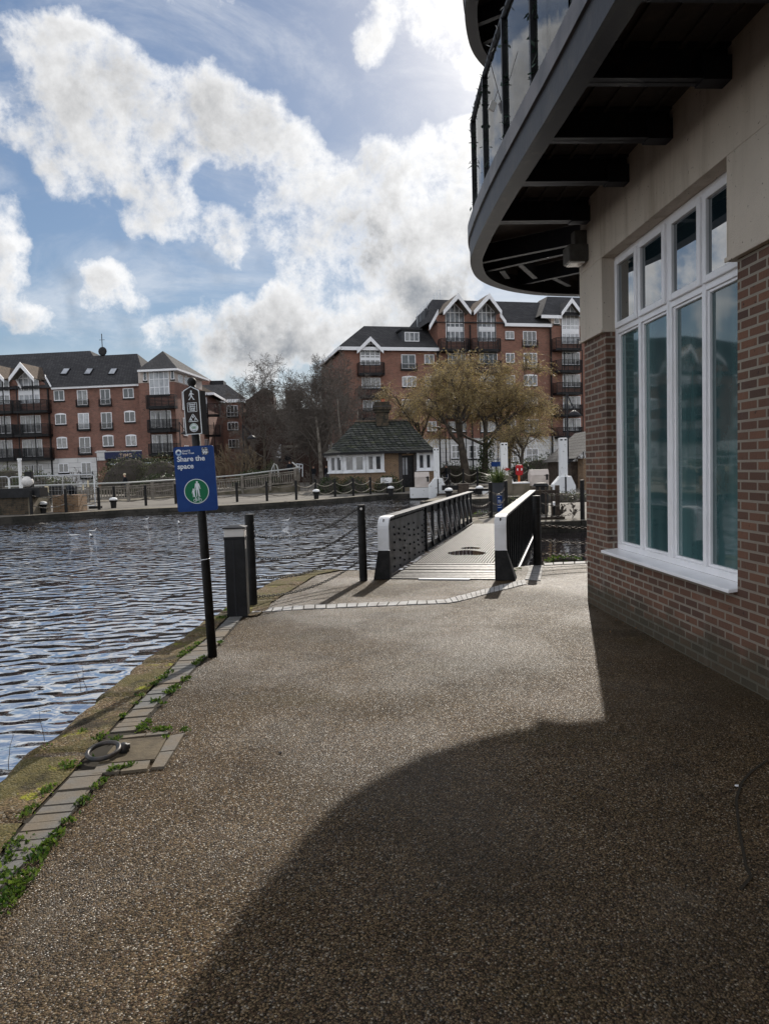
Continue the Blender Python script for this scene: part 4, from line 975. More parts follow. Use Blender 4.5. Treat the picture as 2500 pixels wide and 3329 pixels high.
def gableglass(fac, rect, apex, cols=4, y=0.0):     # tall glazed bay with a pointed head
    px0, py0, px1, py1 = rect; my = (py0 + py1) / 2
    x0, x1 = fac.L(px0, my, y).x, fac.L(px1, my, y).x; ze, z0 = fac.L((px0 + px1) / 2, py0, y).z, fac.L((px0 + px1) / 2, py1, y).z; za = fac.L(apex[0], apex[1], y).z; xm = (x0 + x1) / 2
    g = MB(); g.prism([(x0, z0), (x1, z0), (x1, ze), (xm + (x1 - xm) * .35, ze + (za - ze) * .8), (xm, za), (xm - (x1 - xm) * .35, ze + (za - ze) * .8), (x0, ze)], y - .03, y + .02, 'y')
    o = g.obj('gable_window', M[R.choice(('glass_light', 'glass_curtain'))], fac.root)
    m = MB(); w = .1; k = lambda u: ze + (za - ze) * max(0, 1 - abs(u - xm) / (x1 - xm) * 1.0)
    for i in range(cols + 1): u = x0 + (x1 - x0) * i / cols; m.box((u - w / 2, y - .07, z0), (u + w / 2, y - .03, max(ze, k(u) - .05)))
    for t_ in (0, .34, .62, 1): z = z0 + (ze - z0) * t_; m.box((x0 - .02, y - .066, z - w / 2), (x1 + .02, y - .03, z + w / 2))
    m.box((x0, y - .062, z0 + (ze - z0) * .36), (x1, y - .04, z0 + (ze - z0) * .5))
    m.bar((x0, y - .05, ze), (xm, y - .05, za), .05, w); m.bar((xm, y - .05, za), (x1, y - .05, ze), .05, w)
    m.obj('glazing_bars', M['white_far'], o); return x0, x1, z0, ze, za
def gableroof(fac, apex, lf, rf, y0=-1.6, y1=7, mt='tile_pale', board=.34):     # projecting gable with white bargeboards
    A, Lf, Rf = fac.L(*apex, y0), fac.L(*lf, y0), fac.L(*rf, y0)
    def b_(p, y): return (p.x, y, p.z)
    rt = MB()
    for p in (Lf, Rf): rt.add([b_(A, y0), b_(p, y0), (p.x, y1 * .45, p.z), (A.x, y1, A.z)], [(0, 1, 2, 3)])
    o = rt.obj('gable_roof', M[mt], fac.root)
    m = MB()
    for p in (Lf, Rf):
        m.add([(A.x, y0 - .05, A.z + .06), (p.x, y0 - .05, p.z + .06), (p.x, y0 - .05, p.z - board), (A.x, y0 - .05, A.z - board * 1.25), (A.x, y0 + .04, A.z + .06), (p.x, y0 + .04, p.z + .06), (p.x, y0 + .04, p.z - board), (A.x, y0 + .04, A.z - board * 1.25)], [(0, 1, 2, 3), (7, 6, 5, 4), (0, 4, 5, 1), (2, 6, 7, 3), (1, 5, 6, 2)])
    m.obj('bargeboard', M['white_far'], o)
    s = MB()
    for p in (Lf, Rf): s.add([(A.x, y0, A.z - .12), (p.x, y0, p.z - .12), (p.x, -.01, p.z - .12), (A.x, -.01, A.z - .12)], [(0, 1, 2, 3)])
    s.obj('gable_soffit', M['wood_grey'], o)
    return A, Lf, Rf
def Z1(x, y): return (.4214 * x, 1050 + .4214 * y)
def Z8(x, y): return (.1987 * x, 1130 + .1987 * y)
def Z3(x, y): return (1050 + .5418 * x, 900 + .5418 * y)
def Z7(x, y): return (1380 + .3131 * x, 930 + .3131 * y)
def RC(Z, x0, y0, x1, y1): return (*Z(x0, y0), *Z(x1, y1))
# ------------------------------------------------------------------ left apartment block
A = Fac(163, 1575, 85, -6, 'apartment_block', 'red brick canalside block with pyramid roofed corner tower and pale ground floor')
ra = A.root
zw = A.L(240, 1489).z; ze = A.L(310, 1258).z; xl_, xr_ = -62.0, A.L(461, 1350).x
m = MB(); m.box((xl_, 0, zw), (xr_, 13, ze)); m.obj('wall', M['brick_A'], ra)
m = MB(); m.box((xl_, -.06, 0), (A.L(317, 1530).x, 13, zw)); m.obj('ground_floor_wall', M['whitewall'], ra)
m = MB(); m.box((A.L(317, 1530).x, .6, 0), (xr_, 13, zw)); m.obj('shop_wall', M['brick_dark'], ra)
xg1 = A.L(175, 1268).x
m = MB(); m.box((xg1, -.42, ze - .12), (xr_, -.0, ze + .12)); m.box((xl_, -.42, ze - .12), (A.L(-90, 1275).x, 0, ze + .12)); m.obj('eaves_fascia', M['white_far'], ra)
yr = 4.6
zr2 = A.L(380, 1153, yr).z; zr1 = A.L(200, 1138, yr).z; xh = A.L(275, 1134, yr).x; xh2 = A.L(304, 1153, yr).x; xe2 = A.L(447, 1150, yr).x
roof(ra, [[(xl_, -.5, ze + .1), (xr_ + 1, -.5, ze + .1), (xe2, yr, zr2), (xl_, yr, zr2)], [(xl_, 13.5, ze + .1), (xl_, yr, zr2), (xe2, yr, zr2), (xr_ + 1, 13.5, ze + .1)], [(xr_ + 1, -.5, ze + .1), (xr_ + 1, 13.5, ze + .1), (xe2, yr, zr2)],
          [(xl_, yr - .02, zr2 - .02), (xh2, yr - .02, zr2 - .02), (xh, yr + 1.4, zr1), (xl_, yr + 1.4, zr1)], [(xh2, yr, zr2), (xh2, yr + 6, zr2), (xh, yr + 1.4, zr1)], [(xl_, yr + 6, zr2), (xl_, yr + 1.4, zr1), (xh, yr + 1.4, zr1), (xh2, yr + 6, zr2)]], M['slate'])
def onroof(px0, py0, px1, py1):     # rooflight in the roof slope
    k = (zr2 - ze) / (yr + .5)
    def S(px, py):
        d = ray(px, py)
        lo, hi = -.5, 7.0
        for _ in range(40):
            mid = (lo + hi) / 2; q = A.L(px, py, mid)
            if q.z > ze + .1 + k * (mid + .5): lo = mid
            else: hi = mid
        q = A.L(px, py, lo); return q + V((0, -.06, .06))
    a, c, d, e = S(px0, py1), S(px1, py1), S(px1 + 3, py0), S(px0 + 3, py0)
    a.x, c.x = e.x, d.x
    m = MB(); m.add([a, c, d, e] + [q + V((0, .1, -.1)) for q in (a, c, d, e)], [(0, 1, 2, 3), (4, 5, 1, 0), (5, 6, 2, 1), (6, 7, 3, 2), (7, 4, 0, 3)]); o = m.obj('rooflight', M['black'], ra)
    def ins(p, q, t_=.14): return p.lerp(q, t_)
    cc = (a + c + d + e) / 4; m = MB(); m.add([q.lerp(cc, .2) + V((0, -.02, .02)) for q in (a, c, d, e)], [(0, 1, 2, 3)]); m.obj('pane', M['glass_light'], o)
for x in (517, 697, 882): onroof(*Z1(x - 26, 352), *Z1(x + 26, 400))
GA = ('glass_far', 'glass_curtain')
for r in (RC(Z1, 420, 520, 500, 600), RC(Z1, 953, 503, 1035, 580), RC(Z1, 457, 1083, 535, 1155)): rwin(A, r, 2, y=-.06 if r[1] > 1480 else 0)
for r in (RC(Z1, 430, 703, 515, 783), RC(Z1, 443, 885, 523, 967), RC(Z1, 963, 683, 1047, 765), RC(Z1, 975, 867, 1057, 948), RC(Z1, 797, 870, 880, 952)): rwin(A, r, 2, arch=True)
for r in (RC(Z1, 600, 517, 680, 635), RC(Z1, 777, 510, 855, 630), RC(Z1, 608, 695, 692, 820), RC(Z1, 785, 690, 868, 815), RC(Z1, 617, 880, 703, 1005)): rwin(A, r, 2, 'jul')
rwin(A, RC(Z1, 632, 1075, 712, 1192), 2, 'jul', y=-.06)
def gable_stack(dx):
    """glazed gable bay with three balconies; dx shifts it along the facade in photo pixels"""
    s = lambda r: (r[0] + dx, r[1] - .03 * dx, r[2] + dx, r[3] - .03 * dx)
    t = lambda p: (p[0] + dx, p[1] - .03 * dx)
    gableroof(A, t(Z8(335, 245)), t(Z8(150, 500)), t(Z8(560, 500)), board=.42)
    Lq = A.L(*t(Z8(150, 640)), 0); Rq = A.L(*t(Z8(830, 640)), 0)
    m = MB(); q = A.L(*t(Z8(335, 270)), 0); m.prism([(Lq.x - .6, ze), (Rq.x, ze), (Rq.x - .8, ze + .7), (q.x + 1.6, q.z - 1.6), (q.x, q.z), (Lq.x - .3, ze + .9)], -.012, 6, 'y'); m.obj('gable_wall', M['brick_A'], ra)
    gableglass(A, s(RC(Z8, 318, 500, 650, 905)), t(Z8(415, 370)), 4, y=-.03)
    for r in (RC(Z8, 350, 1110, 680, 1395), RC(Z8, 378, 1500, 705, 1780)): rwin(A, s(r), 4, 'french', glass='glass_curtain')
    rwin(A, s(RC(Z8, 405, 1915, 715, 2110)), 4, 'french', y=-.06, glass='glass_far')
    bx = []
    for r in (RC(Z8, 155, 860, 735, 1060), RC(Z8, 170, 1255, 755, 1450), RC(Z8, 195, 1650, 785, 1840)): bx.append(gallery(A, s(r)))
    x0, x1, z0, z1, yy = bx[-1]
    for u in (x0 + .9, x1 - 1.5): vpost(ra, u, yy + .25, 0, ze + (1.0 if u > (x0 + x1) / 2 else .4))
    m = MB(); m.add([(Rq.x - .35, -.4, ze + 1.25), (Rq.x + .35, -.4, ze - .1), (Rq.x + .35, -.4, ze + .25), (Rq.x - .35, -.4, ze + 1.6), (Rq.x - .35, -.3, ze + 1.25), (Rq.x + .35, -.3, ze - .1), (Rq.x + .35, -.3, ze + .25), (Rq.x - .35, -.3, ze + 1.6)], [(0, 1, 2, 3), (7, 6, 5, 4), (3, 2, 6, 7)]); m.obj('bargeboard_foot', M['white_far'], ra)
for dx in (0, -97, -460, -557): gable_stack(dx)
for dx in (-150, -230, -310):
    for r in (RC(Z1, 420, 520, 500, 600), RC(Z1, 430, 703, 515, 783), RC(Z1, 443, 885, 523, 967)): rwin(A, (r[0] - 170 + dx, r[1] + 8, r[2] - 170 + dx, r[3] + 8), 2)
m = MB(); q = A.L(166, 1400, 0); m.box((q.x - .09, -.16, 0), (q.x + .06, -.02, ze)); m.obj('downpipe', M['black'], ra)
# shop front: board, lettering, piers, awning
m = MB(); p, q = A.L(*Z1(808, 998), -.5), A.L(*Z1(1122, 1040), -.5); m.box((p.x, -.5, q.z), (q.x, .6, p.z)); shop = m.obj('shop_board', M['navy'], ra)
m = MB(); p2, q2 = A.L(*Z1(748, 985), -.35), A.L(*Z1(806, 1060), -.35); m.box((p2.x, -.35, q2.z), (p.x, .6, p2.z)); p2, q2 = A.L(*Z1(1122, 990), -.35), A.L(*Z1(1160, 1050), -.35); m.box((q.x, -.35, q2.z), (q2.x, .6, p2.z)); m.box((A.L(*Z1(735, 990), -.4).x, -.4, p2.z), (A.L(*Z1(1165, 990), -.4).x, .6, p2.z + .15)); m.obj('shop_surround', M['whitewall'], ra)
u_ = A.L(*Z1(755, 1100), -.2); v_ = A.L(*Z1(825, 1060), -.2); m = MB(); m.box((u_.x, -.2, 0), (v_.x, .6, v_.z)); m.obj('brick_pier', M['brick_A'], ra)
text('TIME', .52, 'shop_lettering', M['gold'], shop, (p.x + q.x) / 2 + .1, -.51, q.z + .2, 'CENTER', 1.25, .006, 1.1)
m = MB(); m.box((p.x + 1.55, -.512, q.z + .08), (p.x + 2.35, -.505, q.z + .12)); m.obj('shop_underline', M['gold'], shop)
m = MB(); a_, c_ = A.L(*Z1(870, 1047), -.5), A.L(*Z1(1345, 1085), -2.2); m.add([(a_.x, -.5, a_.z), (c_.x, -.5, a_.z), (c_.x, -2.2, c_.z + .3), (a_.x, -2.2, c_.z + .3), (a_.x, -2.2, c_.z), (c_.x, -2.2, c_.z), (a_.x, -.5, a_.z - .1), (c_.x, -.5, a_.z - .1)], [(0, 3, 2, 1), (3, 4, 5, 2), (6, 7, 5, 4), (0, 6, 4, 3), (1, 2, 5, 7)]); aw = m.obj('awning', M['awning'], ra)
m = MB()
for k in range(4):
    x = a_.x + (c_.x - a_.x) * (.08 + .25 * k)
    for j in range(6): m.box((x + j * .19, -2.215, c_.z + .1), (x + j * .19 + .13, -2.203, c_.z + .22))
m.obj('awning_print', M['ink'], aw)
# corner tower
T0, T1 = A.L(459, 1400, -.9).x, A.L(575, 1400, -.9).x; zt = A.L(515, 1203, -.9).z; zb_ = A.L(515, 1243, -.9).z
m = MB(); m.box((T0, -.9, zw - .5), (T1, 8, zb_)); m.obj('tower_wall', M['brick_A'], ra)
m = MB(); m.box((T0, -.9, zb_), (T1, 8, zt)); m.obj('tower_cladding', M['cream'], ra)
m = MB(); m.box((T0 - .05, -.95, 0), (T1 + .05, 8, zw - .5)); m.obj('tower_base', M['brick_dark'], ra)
xa0, xa1 = A.L(447, 1205, -1.7).x, A.L(577, 1200, -1.7).x; za_ = A.L(530, 1141, 3.5).z; xm_ = A.L(530, 1141, 3.5).x
roof(ra, [[(xa0, -1.7, zt), (xa1, -1.7, zt), (xm_, 3.5, za_)], [(xa1, -1.7, zt), (xa1, 8.8, zt), (xm_, 3.5, za_)], [(xa1, 8.8, zt), (xa0, 8.8, zt), (xm_, 3.5, za_)], [(xa0, 8.8, zt), (xa0, -1.7, zt), (xm_, 3.5, za_)]], M['slate'], 'tower_roof')
m = MB(); m.box((xa0, -1.7, zt - .22), (xa1, -1.6, zt)); m.box((xa1 - .1, -1.6, zt - .22), (xa1, 8.8, zt)); m.box((xa0, -1.6, zt - .2), (xa1 - .1, 8.8, zt - .1)); m.obj('tower_fascia', M['white_far'], ra)
rwin(A, RC(Z1, 1155, 370, 1308, 558), 4, 'french', y=-.92, rows=3, glass='glass_light')
for r in (RC(Z1, 1108, 375, 1135, 445), RC(Z1, 1320, 365, 1347, 435)): rwin(A, r, 1, y=-.92, fw=.07)
for r in (RC(Z1, 1165, 675, 1325, 808), RC(Z1, 1178, 860, 1335, 1000)): rwin(A, r, 4, 'french', y=-.92, glass='glass_curtain')
bx = [gallery(A, r, 1.4, -.9) for r in (RC(Z1, 1115, 555, 1335, 655), RC(Z1, 1125, 745, 1347, 838), RC(Z1, 1135, 930, 1355, 1022))]
for u in (bx[0][0] + .5, bx[0][1] - .9): vpost(ra, u, bx[0][4] + .2, 1, bx[0][2])
def flankwin(x, ya, yb, z0, z1, cols=2, root=None):     # window on a wall facing +x
    m = MB(); fw = .08
    for a, c in ((ya, ya + fw), (yb - fw, yb)): m.box((x - .03, a, z0), (x + .05, c, z1))
    m.box((x - .03, ya, z0), (x + .052, yb, z0 + fw)); m.box((x - .03, ya, z1 - fw), (x + .052, yb, z1))
    for i in range(1, cols): u = ya + (yb - ya) * i / cols; m.box((x - .03, u - .04, z0), (x + .048, u + .04, z1))
    o = m.obj('side_window', M['white_far'], root or ra); g = MB(); g.box((x + .01, ya + fw, z0 + fw), (x + .02, yb - fw, z1 - fw)); g.obj('pane', M['glass_light'], o)
for ya, yb in ((.2, 1.6), (2.3, 3.6), (4.3, 5.6)): flankwin(T1, ya, yb, zb_ + .1, zt - .35)
for z in (zb_ - 3.0, zb_ - 6.0, zb_ - 9.2): flankwin(T1, 1.2, 2.5, z, z + 2.1)
# antenna on the ridge
m = MB(); q = A.L(335, 1150, yr); m.tube([(q.x, yr, q.z - .2), (q.x, yr, A.L(331, 1085, yr).z)], .05, 6); zq = A.L(331, 1105, yr).z; m.bar((q.x - .35, yr, zq), (q.x + .35, yr, zq), .04, .04); m.sphere((q.x + .1, yr - .2, q.z + .25), .55, 10, 6, (1, .2, 1)); m.obj('roof_antenna', M['fascia'], ra)
# rear wing with sunlit flank and balconies
Wg = Fac(655, 1560, 103, 3, 'rear_wing_block', 'sunlit brick wing with stacked black balconies behind the fingerboard'); rw = Wg.root
p = Wg.L(690, 1400); hz = Wg.L(680, 1283).z
m = MB(); m.box((-14, 0, 0), (p.x - .4, 12, hz)); m.obj('wall', M['brick_A'], rw)
m = MB(); m.box((-14, -.5, hz - .1), (p.x + .6, -.35, hz + .25)); m.box((p.x + .45, -.35, hz - .1), (p.x + .6, 12, hz + .25)); m.obj('eaves_fascia', M['white_far'], rw)
roof(rw, [[(-14, -.5, hz + .2), (p.x + .6, -.5, hz + .2), (p.x - 5, 6, hz + 3.6), (-14, 6, hz + 3.6)], [(p.x + .6, -.5, hz + .2), (p.x + .6, 12, hz + .2), (p.x - 5, 6, hz + 3.6)], [(-14, 6, hz + 3.6), (p.x - 5, 6, hz + 3.6), (p.x + .6, 12, hz + .2), (-14, 12, hz + .2)]], M['tile_pale'])
for r in ((664, 1293, 674, 1342), (666, 1358, 676, 1408), (668, 1427, 680, 1470)): rwin(Wg, r, 2, 'french')
for r in ((662, 1313, 712, 1352), (666, 1382, 714, 1418), (668, 1450, 716, 1486)): gallery(Wg, r, 1.6)
vpost(rw, Wg.L(685, 1400).x, -1.4, 0, hz); vpost(rw, Wg.L(702, 1400).x, -1.2, 0, hz - 4)
# middle block with hipped roof
Bk = Fac(740, 1560, 116, 3, 'hipped_roof_block', 'brick block with dark hipped roof and sunlit right flank beyond the bare shrubs'); rb = Bk.root
x1 = Bk.L(797, 1420).x; x0 = Bk.L(640, 1420).x; hz = Bk.L(745, 1308).z
m = MB(); m.box((x0, 0, 0), (x1, 32, hz)); m.obj('wall', M['brick_D'], rb)
m = MB(); m.box((x0, -.5, hz), (x1 + .5, -.38, hz + .45)); m.box((x1 + .38, -.38, hz), (x1 + .5, 32, hz + .45)); m.obj('eaves_fascia', M['white_far'], rb)
za = Bk.L(735, 1250, 4.6).z; xa = Bk.L(738, 1250, 4.6).x
roof(rb, [[(x0, -.5, hz + .4), (x1 + .5, -.5, hz + .4), (xa, 4.6, za), (x0, 4.6, za)], [(x1 + .5, -.5, hz + .4), (x1 + .5, 32, hz + .4), (xa, 27, za), (xa, 4.6, za)], [(x0, 4.6, za), (xa, 4.6, za), (xa, 27, za), (x0, 27, za)]], M['slate'])
m = MB(); q = Bk.L(660, 1232, 8); m.box((q.x - 4.5, 8, za - 1), (q.x + 1.0, 12, Bk.L(660, 1232, 8).z)); m.obj('brick_stack', M['brick_A'], rb)
m = MB(); q = Bk.L(720, 1237, 9); m.box((Bk.L(682, 1240, 9).x, 9, za - 1), (Bk.L(727, 1240, 9).x, 12, q.z)); m.obj('roof_plant', M['fascia'], rb)
rwin(Bk, (738, 1318, 774, 1354), 3, 'jul', fw=.1, glass='glass_far'); rwin(Bk, (741, 1373, 776, 1398), 3, arch=True, fw=.1, glass='glass_far'); rwin(Bk, (706, 1320, 716, 1345), 1); rwin(Bk, (702, 1376, 718, 1400), 2); rwin(Bk, (744, 1428, 778, 1455), 3)
for i, z in enumerate((hz - 2.4, hz - 5.2, hz - 8.1)):
    for y_ in (3, 8, 13, 18, 23): flankwin(x1, y_, y_ + 1.3, z, z + 1.5, 2, rb)
m = MB(); m.box((x1 - .25, -.15, 0), (x1 - .1, -.02, hz)); m.obj('downpipe', M['black'], rb)
# dark mill building glimpsed behind the trees
C = Fac(960, 1560, 98, 6, 'dark_mill', 'dark red brick mill behind the bare trees with one pale slanted window'); rc = C.root
x0, x1 = C.L(868, 1450).x, C.L(1075, 1450).x; hz = C.L(960, 1330).z
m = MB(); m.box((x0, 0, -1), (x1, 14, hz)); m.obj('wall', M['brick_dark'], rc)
m = MB(); q0, q1 = C.L(800, 1325, 14), C.L(890, 1275, 14); m.prism([(q0.x, 0), (q1.x, 0), (q1.x, q1.z), (q1.x - 1.5, q1.z + .8), ((q0.x + q1.x) / 2, q1.z + .3), (q0.x, q0.z + 1)], 14.1, 24, 'y'); m.obj('arched_rear_wall', M['brick_dark'], rc)
m = MB(); q0 = C.L(930, 1325, 3); q1 = C.L(975, 1268, 3); m.box((q0.x, 3, hz - .5), (q1.x, 7, q1.z)); m.obj('stair_tower', M['brick_dark'], rc)
m = MB(); P_ = [C.L(*p, -.06) for p in ((897, 1483), (914, 1483), (914, 1444), (908, 1448))]; m.prism([(p.x, p.z) for p in P_], -.06, .0, 'y'); sw = m.obj('slanted_window', M['glass_light'], rc)
m = MB(); m.box((P_[0].x, -.12, P_[0].z - .25), (P_[1].x, .0, P_[0].z)); m.obj('sill', M['white_far'], sw)
m = MB(); q = C.L(935, 1450, -.1); q2 = C.L(952, 1448, -.1); m.box((q.x - .6, -.1, q.z - .2), (q2.x + .8, 0, q.z + .1)); m.obj('string_course', M['wood_grey'], rc)
m = MB(); q = C.L(905, 1500, -.05)
for k in (0, 1): m.prism([(q.x + k * 1.3 + .45 * math.cos(PI * i / 8), q.z + .9 * (math.sin(PI * i / 8))) for i in range(9)], -.07, .01, 'y')
m.obj('arched_opening', M['awning'], rc)
# ------------------------------------------------------------------ right apartment block
D = Fac(1418, 1560, 90, 14, 'gabled_apartment_block', 'tall orange brick block with white gables and black balconies behind the willow'); rd = D.root
zwh = D.L(1700, 1421).z
xA, xB, xC, xE = D.L(1118, 1300).x, D.L(1424, 1200).x, D.L(1638, 1200).x, D.L(1790, 1250).x
zl, zc = D.L(1350, 1140).z, D.L(1710, 1062).z
m = MB(); m.box((xA, 0, zwh), (xB, 16, zl)); m.box((xC, 0, zwh), (xE, 16, zc)); m.box((xB, -.15, zwh), (xC, 16, zc + 1.2)); m.box((xE, -.35, zwh), (xE + 9, 16, D.L(1800, 1060).z)); m.obj('wall', M['brick_D'], rd)
m = MB(); m.box((xA - .1, -.1, -.5), (xE, 16, zwh)); m.box((xE, -.45, -.5), (xE + 9, 16, zwh)); m.obj('ground_floor_wall', M['whitewall'], rd)
m = MB(); m.box((xA - .6, -.6, zl - .1), (xB, -.48, zl + .3)); m.box((xA - .6, -.48, zl - .1), (xA - .48, 16, zl + .3)); m.box((xC, -.6, zc - .1), (xE, -.48, zc + .3)); m.obj('eaves_fascia', M['white_far'], rd)
zr = D.L(1300, 1062, 4.6).z; xr0 = D.L(1183, 1054, 4.6).x
roof(rd, [[(xA - .6, -.6, zl + .25), (xB, -.6, zl + .25), (xB, 4.6, zr), (xr0, 4.6, zr)], [(xA - .6, 16, zl + .25), (xA - .6, -.6, zl + .25), (xr0, 4.6, zr)], [(xB, 4.6, zr), (xB, 16, zl), (xA - .6, 16, zl + .25), (xr0, 4.6, zr)]], M['slate'], 'left_roof')
zr3 = D.L(1700, 982, 4.6).z; xr3 = D.L(1768, 981, 4.6).x
roof(rd, [[(xB - 1.2, -.3, zc + .25), (xE + .6, -.6, zc + .25), (xr3, 4.6, zr3), (xB + 1, 4.6, zr3)], [(xE + .6, -.6, zc + .25), (xE + .6, 16, zc), (xr3, 4.6, zr3)], [(xB - 1.2, 16, zc + .2), (xB - 1.2, -.3, zc + .25), (xB + 1, 4.6, zr3)], [(xB + 1, 4.6, zr3), (xr3, 4.6, zr3), (xE, 16, zc), (xB - 1.2, 16, zc)]], M['slate'])
# left gabled bay, dormers, rooflights
q = D.L(*Z3(285, 375)); l_, r_ = D.L(*Z3(215, 440)), D.L(*Z3(352, 440)); m = MB(); m.prism([(l_.x, zl - .2), (r_.x, zl - .2), (q.x, q.z)], -.02, 6, 'y'); m.obj('gable_wall', M['white_far'], rd)
gableroof(D, Z3(285, 360), Z3(205, 440), Z3(363, 440), y0=-.8, y1=6, mt='slate', board=.4)
gableglass(D, RC(Z3, 225, 440, 340, 528), Z3(285, 395), 4, y=-.04)
for r in (RC(Z3, 232, 605, 345, 668), RC(Z3, 240, 740, 345, 800), RC(Z3, 245, 868, 350, 930)): rwin(D, r, 4, 'french')
for r in (RC(Z3, 222, 512, 376, 585), RC(Z3, 228, 655, 382, 722), RC(Z3, 232, 790, 385, 855)): gallery(D, r, 1.5)
def dormer(x0, y0, x1, y1, gx0, gy0, gx1, gy1, yy=.9):
    a, c = D.L(*Z3(x0, y0), yy), D.L(*Z3(x1, y1), yy); m = MB(); m.box((a.x, yy, c.z), (c.x, yy + 5, a.z)); o = m.obj('dormer', M['planter'], rd)
    m = MB(); m.box((a.x - .2, yy - .2, a.z), (c.x + .2, yy + 5, a.z + .2)); m.obj('dormer_roof', M['fascia'], o)
    rwin(D, RC(Z3, gx0, gy0, gx1, gy1), 3, y=yy - .03, parent=rd)
dormer(472, 320, 585, 405, 490, 332, 576, 388)
for r in (RC(Z3, 470, 466, 555, 553), RC(Z3, 475, 735, 560, 815), RC(Z3, 1198, 326, 1278, 412), RC(Z3, 1202, 457, 1282, 545), RC(Z3, 1206, 722, 1286, 808), RC(Z3, 1210, 855, 1290, 935)): rwin(D, r, 3 if r[0] > 1600 else 2, 'jul')
for r in (RC(Z3, 475, 600, 560, 660), RC(Z3, 1203, 590, 1283, 655)): rwin(D, r, 3, arch=True)
for r in (RC(Z3, 608, 466, 666, 522), RC(Z3, 612, 598, 672, 658), RC(Z3, 620, 735, 675, 793), RC(Z3, 625, 868, 680, 926), RC(Z3, 1093, 326, 1145, 374), RC(Z3, 1095, 458, 1148, 515), RC(Z3, 1098, 590, 1150, 645), RC(Z3, 1100, 722, 1153, 778), RC(Z3, 1103, 855, 1155, 910)): rwin(D, r, 2)
for r in (RC(Z3, 1112, 1050, 1165, 1108), RC(Z3, 1215, 1030, 1290, 1108), RC(Z3, 870, 1010, 920, 1090), RC(Z3, 770, 1010, 820, 1090), RC(Z3, 930, 1010, 980, 1090)): rwin(D, r, 2, y=-.1, rows=2)
# twin glazed gables in the middle
for g_, (ap, lf, rf, wn) in enumerate(((Z3(810, 100), Z3(722, 205), Z3(888, 205), 735), (Z3(997, 100), Z3(905, 205), Z3(1072, 205), 925))):
    q = D.L(ap[0], ap[1] + 12, -.15); l_, r_ = D.L(lf[0] + 6, lf[1], -.15), D.L(rf[0] - 6, rf[1], -.15); m = MB(); m.prism([(l_.x - .3, zc + 1), (r_.x + .3, zc + 1), (r_.x, r_.z), (q.x, q.z), (l_.x, l_.z)], -.16, 6, 'y'); m.obj('gable_wall', M['brick_D'], rd)
    gableroof(D, ap, lf, rf, y0=-1.9, y1=7, mt='tile_pale', board=.48)
    gableglass(D, RC(Z3, wn + 2, 215, wn + 108, 385), Z3(wn + 65, 160), 4, y=-.18)
    for yz in (460, 592, 725, 868): rwin(D, RC(Z3, wn + 8 + yz // 90, yz, wn + 115 + yz // 90, yz + 62), 4, 'french', y=-.17)
    bx = [gallery(D, RC(Z3, wn - 20 + 4 * k, 368 + 134 * k, wn + 150 + 4 * k, 442 + 134 * k), 1.6, -.15) for k in range(4)]
    for u in (bx[0][0] + .7, bx[0][1] - .8): vpost(rd, u, bx[0][4] + .2, 2, D.L(*Z3(wn + 60, 205), -1.7).z - (.1 if g_ else .0))
a, c = D.L(*Z3(690, 200), -.4), D.L(*Z3(637, 296), -.4)
m = MB(); m.add([(a.x, -.5, a.z + .1), (c.x, -.5, c.z + .1), (c.x, -.5, c.z - .5), (a.x, -.5, a.z - .5), (a.x, -.38, a.z + .1), (c.x, -.38, c.z + .1), (c.x, -.38, c.z - .5), (a.x, -.38, a.z - .5)], [(3, 2, 1, 0), (4, 5, 6, 7), (0, 1, 5, 4), (2, 3, 7, 6), (1, 2, 6, 5)])
a2, c2_ = D.L(*Z3(1060, 215), -.4), D.L(*Z3(1098, 270), -.4); a = a2; c = c2_
m.add([(a.x, -.5, a.z + .1), (c.x, -.5, c.z + .1), (c.x, -.5, c.z - .5), (a.x, -.5, a.z - .5), (a.x, -.38, a.z + .1), (c.x, -.38, c.z + .1), (c.x, -.38, c.z - .5), (a.x, -.38, a.z - .5)], [(0, 1, 2, 3), (7, 6, 5, 4), (4, 5, 1, 0), (6, 7, 3, 2), (5, 6, 2, 1)]); m.obj('verge_board', M['white_far'], rd)
a, c = D.L(*Z3(612, 200), 3), D.L(*Z3(690, 285), 3); m = MB(); m.box((a.x, 3, c.z), (c.x + 3, 7, a.z)); o = m.obj('roof_box', M['planter'], rd)
m = MB()
for i in range(8):
    x = D.L(*Z3(565, 280), 5).x + i * .46; z = D.L(*Z3(565, 262), 5).z + i * .44; m.box((x, 5, z - 1.3), (x + .06, 5.06, z + 1.0))
    if i < 7:
        for h in (1.0, .5): m.bar((x, 5.03, z + h), (x + .46, 5.03, z + h + .44), .05, .05)
m.obj('roof_guardrail', M['steel'], o)
for x_ in (1083, 1196, 1236):
    a, c = D.L(*Z3(x_ - 16, 208), 3.2), D.L(*Z3(x_ + 22, 246), 2.0); m = MB(); q = [(a.x, 3.2, a.z), (a.x + 1.6, 3.2, a.z), (a.x + 1.9, 2.0 - .3, c.z), (a.x + .3, 2 - .3, c.z)]
    m.add(q[::-1] + [(x, y + .4, z) for x, y, z in q[::-1]], [(0, 1, 2, 3), (4, 5, 1, 0), (5, 6, 2, 1), (6, 7, 3, 2), (7, 4, 0, 3)]); m.obj('rooflight', M['glass_sky'], rd)
